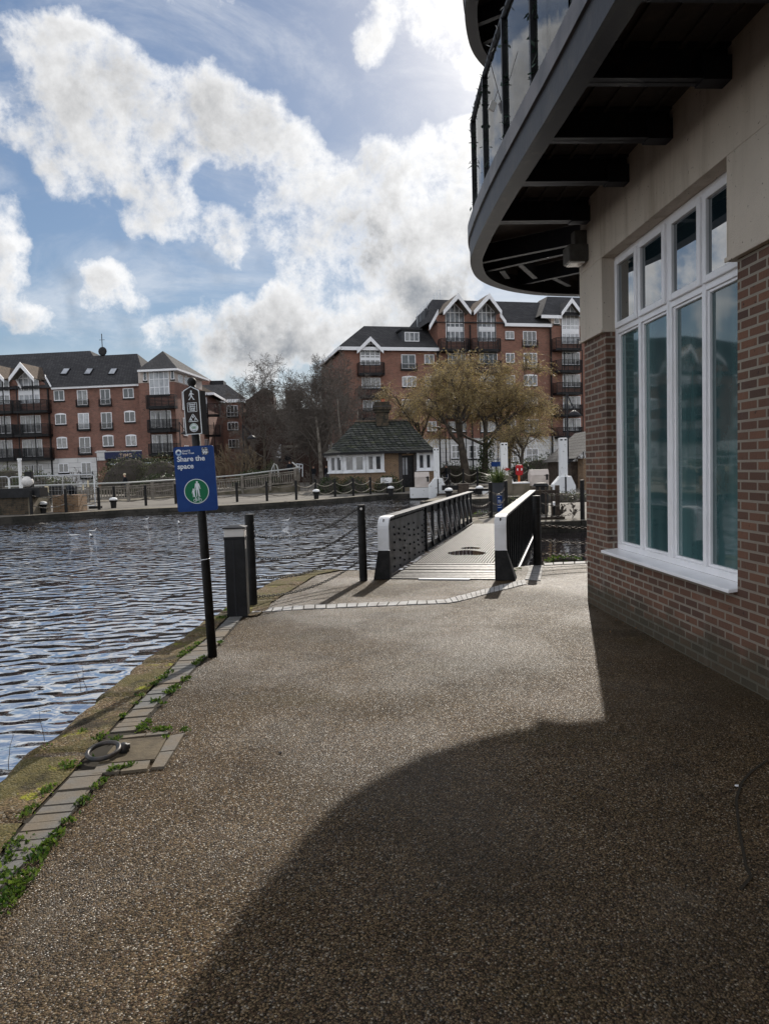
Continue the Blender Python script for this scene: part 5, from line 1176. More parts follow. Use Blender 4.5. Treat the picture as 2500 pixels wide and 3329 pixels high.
# right-hand bay
zb2 = D.L(1800, 1058, -.4).z
m = MB(); q0 = D.L(*Z3(1368, 232), -.45); m.box((q0.x, -.45, zb2), (xE + 9, 10, q0.z)); m.obj('bay_cladding', M['cream'], rd)
gableroof(D, Z3(1492, 128), Z3(1430, 215), Z3(1556, 215), y0=-1.6, y1=6, mt='slate', board=.45)
qa = D.L(*Z3(1310, 228), -1.4); qb = D.L(*Z3(1345, 118), 3.5); qc = D.L(*Z3(1440, 212), -1.4)
roof(rd, [[(qa.x, -1.4, qa.z), (qc.x + 9, -1.4, qa.z), (qc.x + 9, 3.5, qb.z), (qb.x, 3.5, qb.z)], [(qa.x, 9, qa.z), (qa.x, -1.4, qa.z), (qb.x, 3.5, qb.z), (qb.x, 6, qb.z)]], M['slate'], 'bay_roof')
m = MB(); m.box((qa.x, -1.45, qa.z - .4), (qc.x - .2, -1.3, qa.z)); m.obj('bay_fascia', M['white_far'], rd)
rwin(D, RC(Z3, 1385, 238, 1415, 283), 1, y=-.47); gableglass(D, RC(Z3, 1432, 230, 1532, 398), Z3(1490, 170), 4, y=-.49)
for k, yz in enumerate((452, 585, 716, 848)): rwin(D, RC(Z3, 1434 + 2 * k, yz, 1538 + 2 * k, yz + 75), 4, 'french', y=-.37)
for k in range(5): gallery(D, RC(Z3, 1409 + 2.5 * k, 363 + 135 * k, 1560 + 2.5 * k, 437 + 132 * k), 1.6, -.35)
vpost(rd, D.L(*Z3(1450, 700), -1.7).x, -1.7, 2, D.L(*Z3(1450, 437), -1.7).z); vpost(rd, D.L(*Z3(1556, 700), -1.7).x, -1.7, 2, D.L(*Z3(1556, 437), -1.7).z)
rwin(D, RC(Z3, 1475, 985, 1525, 1045), 2, y=-.47, rows=2)
for px_ in (1424, 1531, 1791):
    q = D.L(px_, 1250, -.3); m = MB(); m.box((q.x - .07, -.48, 0), (q.x + .07, -.3, zc if px_ != 1424 else zl)); m.obj('downpipe', M['black'], rd)
# ------------------------------------------------------------------ toll house kiosk
K = Fac(1240, 1560, 50, 3, 'toll_house', 'low brick toll house with mossy hipped roof, chimney and white canted windows', 'cottage', .35); rk = K.root
ze = K.L(1240, 1468).z; zs = K.L(1180, 1536).z; zwt = K.L(1180, 1476).z
xa, xb, xc, xd = K.L(1070, 1500, 2.2).x, K.L(1116, 1500).x, K.L(1249, 1500).x, K.L(1412, 1500).x
m = MB(); dr0, dr1 = K.L(1308, 1520).x, K.L(1346, 1520).x; zdr = K.L(1330, 1480).z
m.prism([(xa, 2.2), (xb, 0), (dr0, 0), (dr0, 7), (xa, 7)], -.5, ze); m.prism([(dr1, 0), (xd, 0), (xd, 7), (dr1, 7)], -.5, ze); m.box((dr0, 0, zdr), (dr1, 7, ze)); m.obj('wall', M['brick_kiosk'], rk)
m = MB()
for x in (dr0 - .25, dr1): m.box((x, -.03, -.3), (x + .25, .3, zdr + .1))
m.box((dr0 - .25, -.03, zdr + .1), (dr1 + .25, .3, zdr + .35)); m.obj('door_surround', M['brick_engine'], rk)
m = MB(); m.box((dr0, .35, -.3), (dr1, .42, zdr)); dro = m.obj('door', M['black'], rk)
m = MB(); w_ = (dr1 - dr0)
for k in range(2): m.box((dr0 + w_ * (.05 + .25 * k), .33, .75), (dr0 + w_ * (.22 + .25 * k), .352, zdr - .15))
m.obj('door_glazing', M['glass_light'], dro)
m = MB(); m.sphere(((dr0 + dr1) / 2, -.08, zdr + .22), .1, 10, 6, (1.4, 1, 1)); m.obj('porch_light', M['lamp_white'], rk)
def band(p, q, name, pairs):        # white timber window band from plan point p to q
    p = V(p); q = V(q); d = (q - p).normalized(); nn = V((d.y, -d.x)); L = (q - p).length
    bm = MB()
    def P(s, o, z): r = p + d * s + nn * o; return (r.x, r.y, z)
    def bx_(m_, s0, s1, o0, o1, za, zb):
        m_.add([P(s0, o0, za), P(s1, o0, za), P(s1, o1, za), P(s0, o1, za), P(s0, o0, zb), P(s1, o0, zb), P(s1, o1, zb), P(s0, o1, zb)], [(0, 3, 2, 1), (4, 5, 6, 7), (0, 1, 5, 4), (1, 2, 6, 5), (2, 3, 7, 6), (3, 0, 4, 7)][::1])
    bx_(bm, 0, L, .0, .10, zs, zs + .14); bx_(bm, 0, L, .0, .10, zwt - .12, zwt + .06); bx_(bm, -.05, L + .05, .1, .16, zs - .03, zs + .05)
    ed = [0]; 
    for a, c in pairs: ed += [a * L, c * L]
    ed.append(L)
    for i in range(0, len(ed), 2): bx_(bm, ed[i], ed[i + 1], .0, .10, zs + .14, zwt - .12)
    for s in (0.02, L - .12): bx_(bm, s, s + .1, .10, .2, zwt - .35, zwt + .06); bx_(bm, s, s + .1, .2, .34, zwt - .12, zwt + .06)
    o = bm.obj('window_band', M['white'], rk)
    for a, c in pairs:
        f = MB(); bx_(f, a * L, c * L, .02, .07, zs + .14, zs + .2); bx_(f, a * L, c * L, .02, .07, zwt - .19, zwt - .12); bx_(f, a * L, a * L + .06, .02, .07, zs + .2, zwt - .19); bx_(f, c * L - .06, c * L, .02, .07, zs + .2, zwt - .19); f.obj('sash', M['white'], o)
        g = MB(); bx_(g, a * L, c * L, .01, .03, zs + .14, zwt - .12); g.obj('pane', M[R.choice(('glass_far', 'glass_far', 'glass_curtain'))], o)
band((xa, 2.2), (xb, 0), 'l', ((.2, .5), (.62, .92)))
band((xb, -.0), (K.L(1188, 1500).x, 0), 'c', ((.1, .47), (.55, .92)))
band((K.L(1188, 1500).x + .02, 0), (xc, 0), 'r', ((.12, .42), (.52, .84)))
band((K.L(1354, 1500).x, 0), (xd, 0), 'x', ((.12, .42), (.52, .80)))
zr = K.L(1240, 1369, 3.2).z; x0, x1 = K.L(1156, 1368, 3.2).x, K.L(1324, 1371, 3.2).x
e0, e1, em = K.L(1050, 1471, 1.2).x, K.L(1415, 1462).x, K.L(1108, 1472, -.5).x
er = [(e0, 1.6, ze), (em, -.55, ze), (e1, -.55, ze), (e1, 7.5, ze), (e0, 7.5, ze)]
rr_ = [(x0, 3.2, zr), (x1, 3.2, zr)]
mid = lambda p, q, t_=.5, s=.22: (p[0] + (q[0] - p[0]) * t_, p[1] + (q[1] - p[1]) * t_, p[2] + (q[2] - p[2]) * t_ - s)
def bell(p, q): return [p, mid(p, q, .22, .16), mid(p, q, .5, .10), q]
def strip_(a0, a1, c0, c1):
    A_, C_ = bell(a0, c0), bell(a1, c1); return [[A_[i], C_[i], C_[i + 1], A_[i + 1]] for i in range(3)]
pol = strip_(er[1], er[2], rr_[0], rr_[1]) + strip_(er[0], er[1], rr_[0], rr_[0]) + strip_(er[2], er[3], rr_[1], rr_[1]) + strip_(er[3], er[4], rr_[1], rr_[0]) + strip_(er[4], er[0], rr_[0], rr_[0])
pol = [[p[0], p[1], p[2]] if (V(p[2]) - V(p[3])).length < 1e-6 else p for p in pol]
roof(rk, pol, M['mossroof'])
m = MB()
for p, q in zip(er, er[1:] + er[:1]): m.bar((p[0], p[1], ze - .07), (q[0], q[1], ze - .07), .1, .16)
m.obj('gutter', M['black'], rk)
m = MB(); m.tube([(x0, 3.2, zr + .02), (x1, 3.2, zr + .02)], .07, 6); m.obj('ridge_tile', M['tile_pale'], rk)
cx0, cx1 = K.L(1213, 1340, 3).x, K.L(1264, 1340, 3).x; zk = K.L(1240, 1308, 3).z
m = MB(); m.box((cx0 + .2, 2.6, zr - .5), (cx1 - .05, 3.6, zk - .75)); m.box((cx0 + .1, 2.5, zk - .75), (cx1 + .05, 3.7, zk - .55)); m.box((cx0, 2.4, zk - .55), (cx1 + .15, 3.8, zk - .22)); m.box((cx0 + .1, 2.5, zk - .22), (cx1 + .05, 3.7, zk)); ck = m.obj('chimney', M['lock_brick'], rk)
m = MB(); m.lathe([(.15, zk), (.13, zk + .22), (.15, zk + .25)], (cx0 + .75, 3.1, 0), 10); m.obj('chimney_pot', M['terracotta'], ck)
m = MB(); m.box((cx0 - .02, 2.38, zk - .36), (cx1 + .17, 3.82, zk - .29)); m.obj('chimney_band', M['brick_engine'], ck)
m = MB()
for k in range(3): m.box((dr0 - .3 - .3 * k, -.5 - .35 * k, -.35 - .12 * k), (dr1 + .3 + .2 * k, -.02, -.12 - .12 * k))
m.obj('door_steps', M['quay_top'], rk)
# lean-to with dark pitched roof at the right edge
E = Fac(1880, 1560, 43, 0, 'boatshed', 'small dark roofed shed half hidden behind the brick corner', 'shed'); q0, q1 = E.L(1855, 1500), E.L(1960, 1392)
m = MB(); m.box((q0.x, 0, 0), (q1.x, 6, q0.z)); m.obj('wall', M['wood_dark'], E.root)
m = MB(); m.box((E.L(1895, 1500, -1.2).x, -1.2, 0), (q1.x, 0, E.L(1900, 1490, -1.2).z)); m.obj('brick_side', M['brick_kiosk'], E.root)
roof(E.root, [[(q0.x - .3, -.3, q0.z), (q0.x - .3, 6.3, q0.z), (q1.x, 6.3, q1.z), (q1.x, -.3, q1.z)], [(q0.x - .3, -.3, q0.z - .25), (q1.x, -.3, q1.z - .25), (q1.x, -.3, q1.z), (q0.x - .3, -.3, q0.z)]], M['slate'])
a, c = E.L(1868, 1490, -1.6), E.L(1905, 1460, -1.6); roof(E.root, [[(a.x, -1.7, a.z), (a.x, .2, a.z), (c.x + 1, .2, c.z + .8), (c.x + 1, -1.7, c.z + .8)]], M['slate'], 'porch_roof')
# ------------------------------------------------------------------ trees
def grow(m, p, d, L, r, lev, cfg, rg, tips):
    n = max(3, int(L / cfg['seg'][lev])); pts = [V(p)]; rs = [r]; d = V(d).normalized()
    for i in range(n):
        w = cfg['wig'][lev]; d = d + V((rg.uniform(-w, w), rg.uniform(-w, w), rg.uniform(-w, w) + cfg['up'][lev]))
        d.x += cfg.get('wind', 0) * lev; d.normalize(); pts.append(pts[-1] + d * (L / n)); rs.append(max(cfg['rmin'], r * (1 - cfg['taper'] * (i + 1) / n)))
    m.tube(pts, rs, (7, 5, 4, 3, 3, 3)[lev], cap=lev < 2)
    if lev >= cfg['lev']: tips.append((pts[-1], d)); return
    k = cfg['kids'][lev]
    for j in range(k):
        t = cfg['t0'][lev] + (1 - cfg['t0'][lev]) * (j + rg.uniform(.1, .9)) / k; i = min(int(t * n), n - 1); q = pts[i].lerp(pts[i + 1], t * n - i)
        dd = (pts[i + 1] - pts[i]).normalized(); ax = dd.orthogonal().normalized(); ax.rotate(MX.Rotation(j * 2.4 + rg.uniform(-.7, .7), 3, dd))
        a = rad(cfg['ang'][lev] + rg.uniform(-14, 14)); nd = dd * math.cos(a) + ax * math.sin(a)
        grow(m, q, nd, L * cfg['len'][lev] * rg.uniform(.7, 1.2) * (1.15 - .45 * t), rs[i] * cfg['rk'][lev], lev + 1, cfg, rg, tips)
BARE = dict(seg=(.8, .6, .45, .35, .3), wig=(.06, .12, .16, .2, .25), up=(.03, .05, .05, .03, .0), taper=.72, rmin=.013, lev=4, kids=(12, 10, 8, 6), t0=(.2, .2, .2, .15), ang=(36, 38, 42, 45), len=(.55, .52, .5, .5), rk=(.36, .5, .55, .6))
def tree(px, pyb, Y, pytop, r, seed, label, cfg, bark='bark', twig='twig', z=.2, lean=(0, 0, 1), name='bare_tree', tr=None, group=None):
    base = gy(px, pyb, Y); top = gy(px, pytop, Y).z; base.z = z; H = top - z; rg = random.Random(seed); tips = []
    t = thing(name, label, 'tree', base, group=group)
    m = MB(); grow(m, (0, 0, 0), lean, H * (tr or .8), r, 0, cfg, rg, tips)
    # split thick and thin wood by face radius: trunk = first tube
    n0 = max(3, int(H * (tr or .8) / cfg['seg'][0])); nv = (n0 + 1) * 7
    a = MB(); a.v = m.v[:nv]; a.f = [f for f in m.f if max(f) < nv]; a.m = [0] * len(a.f); a.obj('trunk', M[bark], t, smooth=True)
    b_ = MB(); b_.v = m.v[nv:]; b_.f = [[i - nv for i in f] for f in m.f if min(f) >= nv]; b_.m = [0] * len(b_.f); b_.obj('crown', M[twig], t)
    return t, tips
def C_(**k): c = dict(BARE); c.update(k); return c
tree(1043, 1500, 66, 1128, .20, 11, 'tall leafless multi-stemmed tree rising left of the toll house roof', C_(wind=-.012), 'bark_pale', tr=.66)
tree(1075, 1500, 70, 1170, .16, 5, 'slim leafless birch directly behind the tall multi-stemmed tree', C_(up=(.03, .1, .08, .0, -.04)), 'bark_pale', tr=.75)
tree(1112, 1500, 62, 1225, .13, 23, 'pale barked leafless birch in front of the left edge of the gabled block', C_(kids=(9, 7, 6, 4), up=(.03, .08, .03, -.03, -.08), rmin=.009), 'bark_pale', tr=.8)
tree(1175, 1500, 60, 1270, .12, 31, 'small leafless birch rising directly behind the toll house chimney side', C_(kids=(8, 7, 6, 4), up=(.02, .06, .0, -.05, -.1), rmin=.009), 'bark_pale', tr=.8)
tree(862, 1530, 78, 1205, .2, 8, 'leafless plane tree dotted with seed balls right of the hipped roof block', C_(wig=(.08, .2, .25, .3, .3), ang=(48, 50, 52, 55)), 'bark')
tree(960, 1530, 82, 1240, .2, 17, 'dark leafless tree filling the gap in front of the brick mill', C_(wig=(.08, .18, .22, .26, .3), kids=(10, 9, 7, 6), ang=(46, 46, 50, 50)), 'bark')
tree(1010, 1540, 72, 1330, .12, 29, 'low spreading leafless tree beside the ramp end', C_(ang=(60, 50, 50, 50), wind=-.03), 'bark')
def thicket(px, pyb, Y, pytop, w, n, seed, name, label, mt, z=.3, dep=3):
    base = gy(px, pyb, Y); base.z = z; H = gy(px, pytop, Y).z - z; rg = random.Random(seed); t = thing(name, label, 'shrub', base); m = MB(); tips = []
    cfg = C_(seg=(.5, .4, .3, .3, .3), lev=3, kids=(7, 5, 4), t0=(.25, .2, .2), len=(.36, .5, .5), rmin=.009)
    for i in range(n):
        x = rg.uniform(-w, w); d = V((x / w * .5 + rg.uniform(-.2, .2), rg.uniform(-.3, .3), 1))
        grow(m, (x * .6, rg.uniform(-dep, dep) * .5, 0), d, H * rg.uniform(.6, 1.0) * (1 - .3 * abs(x / w)), min(.05, .016 * H), 0, cfg, rg, tips)
    m.obj('stems', M[mt], t); return t
thicket(760, 1530, 62, 1440, 3.0, 14, 3, 'bare_shrub', 'large tangled bare shrub behind the ramp railing left of the lamp', 'twig_tan')
thicket(842, 1530, 63, 1400, 1.8, 8, 4, 'bare_shrub', 'tall bare shrub directly right of the curved street lamp', 'twig')
thicket(250, 1570, 60, 1530, 1.6, 9, 6, 'bare_shrub', 'little bare shrub below the juliet window of the white ground floor', 'twig')
thicket(1850, 1500, 62, 1430, 2.0, 10, 9, 'bare_shrub', 'bare shrub at the foot of the white ground floor wall', 'twig')
thicket(1000, 1590, 50, 1535, 1.3, 9, 15, 'bare_shrub', 'reddish bare shrub between the ramp end and the toll house', 'twig')
WIL = dict(seg=(.5, .45, .4), wig=(.05, .16, .22), up=(.02, .06, .05), taper=.55, rmin=.03, lev=2, kids=(6, 5), t0=(.42, .35), ang=(42, 42), len=(.85, .5), rk=(.62, .6))
def willow(px, pyb, Y, z, H, r, seed, label, lean, cfg, nw, whip, leaves, ivy=False, wind=.35, lmat='willow_leaf'):
    base = gy(px, pyb, Y); base.z = z; rg = random.Random(seed); t = thing('willow', label, 'tree', base); m = MB(); tips = []
    grow(m, (0, 0, 0), lean, H, r, 0, cfg, rg, tips); m.obj('trunk', M['bark'], t, smooth=True)
    w_ = MB(); lf = MB()
    kn = [p for p, d in tips]; ds = [d for p, d in tips]
    for p, d in zip(kn, ds):
        for _ in range(nw):
            dd = (d * .7 + V((rg.gauss(0, .75), rg.gauss(0, .75), rg.gauss(.35, .45)))).normalized(); L = rg.uniform(.36, 1.0) * whip; n = 6; pts = [p + V((rg.gauss(0, .12), rg.gauss(0, .12), rg.gauss(0, .12)))]
            for i in range(n): dd = dd + V((wind * .16, 0, -.17 - .05 * i * (L / whip))); dd.normalize(); pts.append(pts[-1] + dd * (L / n))
            w_.tube(pts, [.013, .011, .009, .008, .007, .006, .005], 3, cap=False)
            for i in range(leaves):
                s = rg.uniform(.25, 1) * n; k = min(int(s), n - 1); q = pts[k].lerp(pts[k + 1], s - k); l = (V((rg.uniform(-1, 1) + wind, rg.uniform(-1, 1), rg.uniform(-1.1, .3)))).normalized()
                lf.leaf(q, l, l.cross(V((rg.uniform(-1, 1), rg.uniform(-1, 1), 1))).normalized(), rg.uniform(.07, .15), rg.uniform(.010, .02))
    w_.obj('whips', M['twig_tan'], t); lf.obj('foliage', M[lmat], t)
    if ivy:
        m = MB()
        for _ in range(1400):
            a = rg.uniform(0, 2 * PI); zz = rg.uniform(0, ivy); l = rdir(); m.leaf((math.cos(a) * (r + .15) * rg.uniform(.6, 1.5) + lean[0] * zz, math.sin(a) * (r + .15) + lean[1] * zz, zz), l, rdir().cross(l).normalized(), rg.uniform(.08, .16), .05)
        m.obj('ivy', M['hedge'], t)
    return t
willow(1515, 1540, 54, .3, 5.4, .36, 3, 'broad yellowing willow with a stout trunk in the middle of the lock bank', (-.05, 0, 1), dict(WIL, kids=(7, 6), len=(.95, .55), ang=(50, 44)), 48, 2.2, 13)
willow(1570, 1540, 55, .3, 5.0, .28, 13, 'ivy clad willow whose drooping crown merges with the stout one', (.12, 0, 1), dict(WIL, ang=(55, 45), len=(.9, .55)), 48, 2.4, 15, ivy=3.4)
willow(1405, 1500, 58, .3, 5.0, .26, 21, 'thin leaning willow directly behind the toll house right end', (-.42, 0, 1), dict(WIL, kids=(5, 5), up=(.12, .08, .05), ang=(34, 42)), 34, 1.7, 8)
willow(1690, 1540, 52, .3, 2.6, .17, 37, 'small golden leaved willow right of the white lock post', (.05, 0, 1), dict(WIL, kids=(5, 4), ang=(48, 44), len=(.85, .55)), 34, 1.7, 11)
# a taller right part of the crown
willow(1650, 1540, 57, .3, 5.4, .22, 44, 'willow with the most golden foliage at the right of the willow row', (.1, 0, 1), dict(WIL, kids=(6, 5), ang=(48, 44)), 46, 2.0, 15)
def bush(px, py, Y, rx, ry, rz, n, label, mt='hedge', name='hedge', z=0, leaf=.12, group=None, boxy=.0):
    c = gy(px, py, Y); c.z = z; rg = random.Random(int(px * 7 + py)); t = thing(name, label, 'hedge' if name == 'hedge' else 'bush', c, group=group); m = MB()
    for _ in range(n):
        a = rg.uniform(0, 2 * PI); u = rg.uniform(0, 1); s = math.sqrt(1 - u * u)
        if boxy: s = s ** (1 - boxy); 
        k = rg.uniform(.72, 1.03) + .12 * MN.noise(V((math.cos(a) * s * 3 + px, math.sin(a) * s * 3, u * 3)))
        p = V((rx * s * math.cos(a) * k, ry * s * math.sin(a) * k, rz * (u ** (1 - boxy * .5)) * k)); l = (V((p.x / rx, p.y / ry, p.z / rz)) + rdir() * 1.1).normalized()
        m.leaf(p, l, l.cross(rdir()).normalized(), rg.uniform(.5, 1.2) * leaf, leaf * rg.uniform(.25, .42))
    m.obj('foliage', M[mt], t)
    b_ = MB(); b_.sphere((0, 0, 0), 1, 16, 10); b_.v = [(x * rx * .82, y * ry * .82, abs(z_) * rz * .82) for x, y, z_ in b_.v]; b_.obj('branches', M['twig'], t); return t
bush(120, 1610, 50, 2.2, 1.4, 2.0, 2600, 'clipped dark evergreen hedge mound behind the mesh fence', z=.1)
bush(200, 1610, 49, 1.2, 1.2, 1.6, 1200, 'right shoulder of hedge mound ending beside the bare shrub', 'hedge_olive', z=.1)
bush(30, 1560, 58, 3.6, 1.5, 2.6, 2600, 'tall loose olive green bush in front of the left balconies', 'hedge_olive', 'bush', z=.2)
bush(430, 1590, 57, 3.0, 1.8, 3.3, 3600, 'big rounded olive bush below the shop awning', 'hedge_olive', 'bush', z=.2)
bush(530, 1590, 56, 2.2, 1.6, 3.0, 2600, 'rounded olive bush left of the blue sign', 'hedge_olive', 'bush', z=.2)
bush(540, 1600, 52, 2.6, .9, 1.5, 1800, 'long low clipped hedge directly behind the ramp railing', z=.2)
bush(830, 1560, 60, 2.0, 1.2, 1.5, 2400, 'low dark glossy hedge mound at the lamp foot', z=.3, leaf=.13)
bush(885, 1545, 61, .8, .8, 2.2, 1200, 'bright glossy laurel bush left of the arched ramp rail', 'hedge_olive', 'bush', z=.3)
for k, (px, rx, lb) in enumerate(((1075, .95, 'dark clipped shrub under the left canted window'), (1150, 1.15, 'largest dark clipped shrub under the middle kiosk window'), (1262, 1.0, 'dark clipped shrub behind the small white notice'))):
    bush(px, 1585, 47.6, rx, .9, 1.15, 1500, lb, 'hedge', 'clipped_shrub', z=0, leaf=.10, group='shrubs in front of the toll house')
for px, rx, lb in ((1535, .8, 'round dark shrub left of two behind the planter'), (1572, .9, 'round dark shrub right of two behind the planter')): bush(px, 1560, 57, rx * 1.2, .9, 1.35, 1400, lb, 'hedge', 'clipped_shrub', z=.2, leaf=.11, group='shrubs under the willows')
bush(1470, 1560, 60, 2.2, 1.0, 1.8, 1800, 'dark hedge behind the cyclist', z=.2)
bush(1760, 1540, 60, 3.2, 1.2, 2.1, 2800, 'long dark hedge in front of the white ground floor at right', z=.2)
bush(1690, 1545, 58, 1.6, 1.0, 1.5, 1500, 'dark hedge behind the red lifebuoy cabinet', z=.2)
bush(1655, 1655, 24.6, .8, .35, .35, 500, 'trailing dark green plants below the planter', 'hedge_olive', 'bush', z=-.25, leaf=.06)
bush(1800, 1625, 31, 2.2, .8, .55, 1500, 'overgrown dark greenery in the lock mouth by the bollard', 'hedge_olive', 'bush', z=-.15, leaf=.08)
bush(1565, 1668, 23.8, .5, .3, .3, 320, 'weedy green tuft at the landing edge left of the bollard pair', 'weed', 'bush', z=-.2, leaf=.05)
bush(1835, 1829, 11.9, .33, .2, .12, 240, 'small bright green plant on the strip below the chains', 'weed', 'weed_plant', z=-.05, leaf=.045)
thicket(1842, 1690, 20.7, 1635, .42, 6, 71, 'bare_shrub', 'small leafless bush growing from the wall top below the chains', 'twig', z=0, dep=.3)
# far belt of trees closing the view beyond the blocks
m = MB(); rg = random.Random(77)
for k in range(150):
    x = rg.uniform(45, 260) if k % 3 else rg.uniform(-330, -75); y = 150 + rg.uniform(0, 60); h = rg.uniform(7, 13); r_ = rg.uniform(3, 5.5)
    m.tube([(x, y, -.5), (x + .3, y, h * .6)], [.3, .12], 4)
    for _ in range(70):
        d = rdir(); p = V((x + d.x * r_ * rg.uniform(.3, 1), y + d.y * r_ * rg.uniform(.3, 1), h * .55 + d.z * h * .42 * rg.uniform(.4, 1))); l = rdir(); m.leaf(p, l, l.cross(rdir()).normalized(), rg.uniform(.8, 1.8), rg.uniform(.2, .5))
tag(m.obj('distant_trees', M['hedge_olive'], label='far belt of trees closing the view beyond the blocks'), kind='stuff')
# ------------------------------------------------------------------ far quay bollards, chains, caps
FP = [(105, 1673), (217, 1666), (324, 1657), (374, 1648), (476, 1644), (573, 1638), (672, 1635), (772, 1632), (869, 1629), (964, 1625), (1027, 1617), (1090, 1615), (1149, 1612), (1205, 1607), (1260, 1604), (1313, 1600)]
def slim_post(p, h, label, group, r=.07, z=0):
    t = thing('bollard', label, 'bollard', (p.x, p.y, z), group=group); bollard_mesh(r, h).obj('post', M['black_rough'], t); return t
spot = ['in front of the left mesh panel', 'under the mesh fence middle', 'at the right foot of the mesh fence', 'in front of the ramp railing left end', 'nearest left of the blue sign', 'at the left edge of the blue sign', 'hidden by the sign pole edge', 'first right of the blue sign', 'second right of the blue sign', 'third right of the blue sign at the ramp end', 'under the left roof corner of the toll house', 'under the left window of the toll house', 'under the middle window of the toll house', 'under the brick wall of the toll house', 'carrying the small white notice', 'in front of the toll house door']
fpp = [gz(*p) for p in FP]
for p, s in zip(fpp, spot): slim_post(p, 1.08, 'far quay chain post ' + s, 'chain posts along the far quay')
def rope(p, q, z, sag, r, label, group, mt='rope'):
    m = MB(); p = V((p.x, p.y, z)); q = V((q.x, q.y, z)); n = 12; pts = []
    for i in range(n + 1): t = i / n; v = p.lerp(q, t); v.z -= 4 * sag * t * (1 - t); pts.append(v)
    m.tube(pts, [r * (1 + .25 * (i % 2)) for i in range(n + 1)], 5); tag(m.obj('chain', M[mt]), label, 'chain', group)
for i, (p, q) in enumerate(zip(fpp, fpp[1:])):
    if i == 2: continue
    for z, w in ((.88, 'upper'), (.42, 'lower')):
        rope(p, q, z, .24 if i > 8 else .16, .020, f'{w} chain right of the post {spot[i]}', 'chains along the far quay', 'rope' if i > 8 else 'chain')
FP2 = [(1461, 1581), (1506, 1584), (1552, 1586), (1673, 1577), (1717, 1577)]
sp2 = ['beside the bicycle', 'in front of the willow trunk', 'left of the spiky planter', 'behind the red lifebuoy cabinet', 'right of the red lifebuoy cabinet']
f2 = [gz(*p) for p in FP2]; f2 = [V((p.x * 50 / p.y, 50, 0)) for p in f2]
for p, s in zip(f2, sp2): slim_post(p, 1.3, 'chain post beyond the lock ' + s, 'chain posts beyond the lock', z=.1)
for i, (p, q) in enumerate(zip(f2, f2[1:])):
    for z, w in ((1.18, 'upper'), (.62, 'lower')): rope(p, q, z, .26, .022, f'{w} chain right of the post {sp2[i]}', 'chains beyond the lock')
for px, py, s in ((142, 1668, 'below the cream notice'), (371, 1652, 'left of the ramp railing'), (1029, 1622, 'by the ramp end'), (1271, 1610, 'by the white notice'), (1459, 1622, 'directly behind the bridge rail'), (1559, 1613, 'left of the spiky planter')):
    p = gz(px, py); t = thing('mooring_bollard', 'squat black mooring bollard with white cap, ' + s, 'mooring bollard', p, group='white capped mooring bollards')
    m = MB(); m.lathe([(.13, -.02), (.13, .05), (.15, .3), (.2, .36), (.2, .40)], n=14); m.obj('body', M['black_rough'], t)
    m = MB(); m.lathe([(.205, .40), (.2, .46), (.14, .52), (.03, .545)], n=14); m.obj('white_cap', M['white_worn'], t, smooth=True)
p = fpp[14]; t = thing('notice_board', 'small white notice fixed on a chain post before the kiosk', 'notice', (p.x - .05, p.y - .09, .66)); m = MB(); m.box((-.36, -.02, 0), (.36, .02, .34)); m.obj('panel', M['white_worn'], t); m = MB()
for r_ in range(3): m.box((-.28, -.024, .25 - r_ * .09), (-.1 + .1 * r_, -.0195, .28 - r_ * .09))
m.obj('print', M['black'], t)
# ------------------------------------------------------------------ ramp and its railing
rp = [(V((-23.5, 45.0, .0))), V((-16.4, 46.5, .02)), gy(704, 1602, 53), gy(790, 1594, 53.5), gy(880, 1582, 54), gy(961, 1572, 54.5), gy(975, 1568, 58)]
m = MB()
for a, c in zip(rp, rp[1:]):
    w = V((-(c - a).y, (c - a).x, 0)).normalized() * 2.6
    m.add([a, c, c + w, a + w, V((a.x, a.y, -.4)), V((c.x, c.y, -.4))], [(0, 1, 2, 3), (4, 5, 1, 0)])
tag(m.obj('ramp', M['quay_top']), kind='structure')
t = thing('ramp_railing', 'weathered grey timber ramp railing with pale metal handrail', 'railing', rp[0]); h = 1.12
top = MB(); top.tube([p + V((0, 0, h + .03)) for p in rp] + [rp[-1] + V((-.6, .5, h + .5))], .055, 6); top.obj('handrail', M['rail_pale'], t, world=True)
for a, c in zip(rp, rp[1:]):
    L = (c - a).length; n = max(1, round(L / 2.1)); s = MB()
    for zz in (.14, .78, .92): s.bar(a + V((0, 0, zz)), c + V((0, 0, zz)), .05, .09)
    k = int(L / .17)
    for j in range(k): q = a.lerp(c, (j + .5) / k); s.box((q.x - .035, q.y - .02, q.z + .12), (q.x + .035, q.y + .02, q.z + .84))
    s.obj('slat_panel', M['wood_grey'], t, world=True)
    for j in range(n):
        q = a.lerp(c, j / n); s = MB(); s.box((q.x - .08, q.y - .12, q.z - .3), (q.x + .08, q.y + .08, q.z + h)); s.obj('post', M['wood_grey'], t, world=True)
t = thing('arched_rail', 'pale curved metal handrail arch at the far ramp end', 'handrail', gy(890, 1560, 58)); m = MB()
q = [gy(*p_, 58) for p_ in ((882, 1548), (884, 1525), (892, 1508), (900, 1512), (905, 1530), (906, 1550))]; m.tube(q, .05, 6); m.tube([gy(892, 1508, 58), gy(893, 1548, 58)], .03, 5); m.obj('tube_rail', M['rail_pale'], t, world=True)
t = thing('fence_panel', 'short silver tubular fence section right of the ramp end', 'fence', gy(975, 1560, 62)); m = MB()
for p_, q_ in (((964, 1508), (984, 1510)), ((964, 1508), (964, 1550)), ((984, 1510), (984, 1550)), ((974, 1509), (974, 1550)), ((964, 1520), (984, 1522))): m.tube([gy(*p_, 62), gy(*q_, 62)], .045, 5)
m.obj('tube_frame', M['steel'], t, world=True)
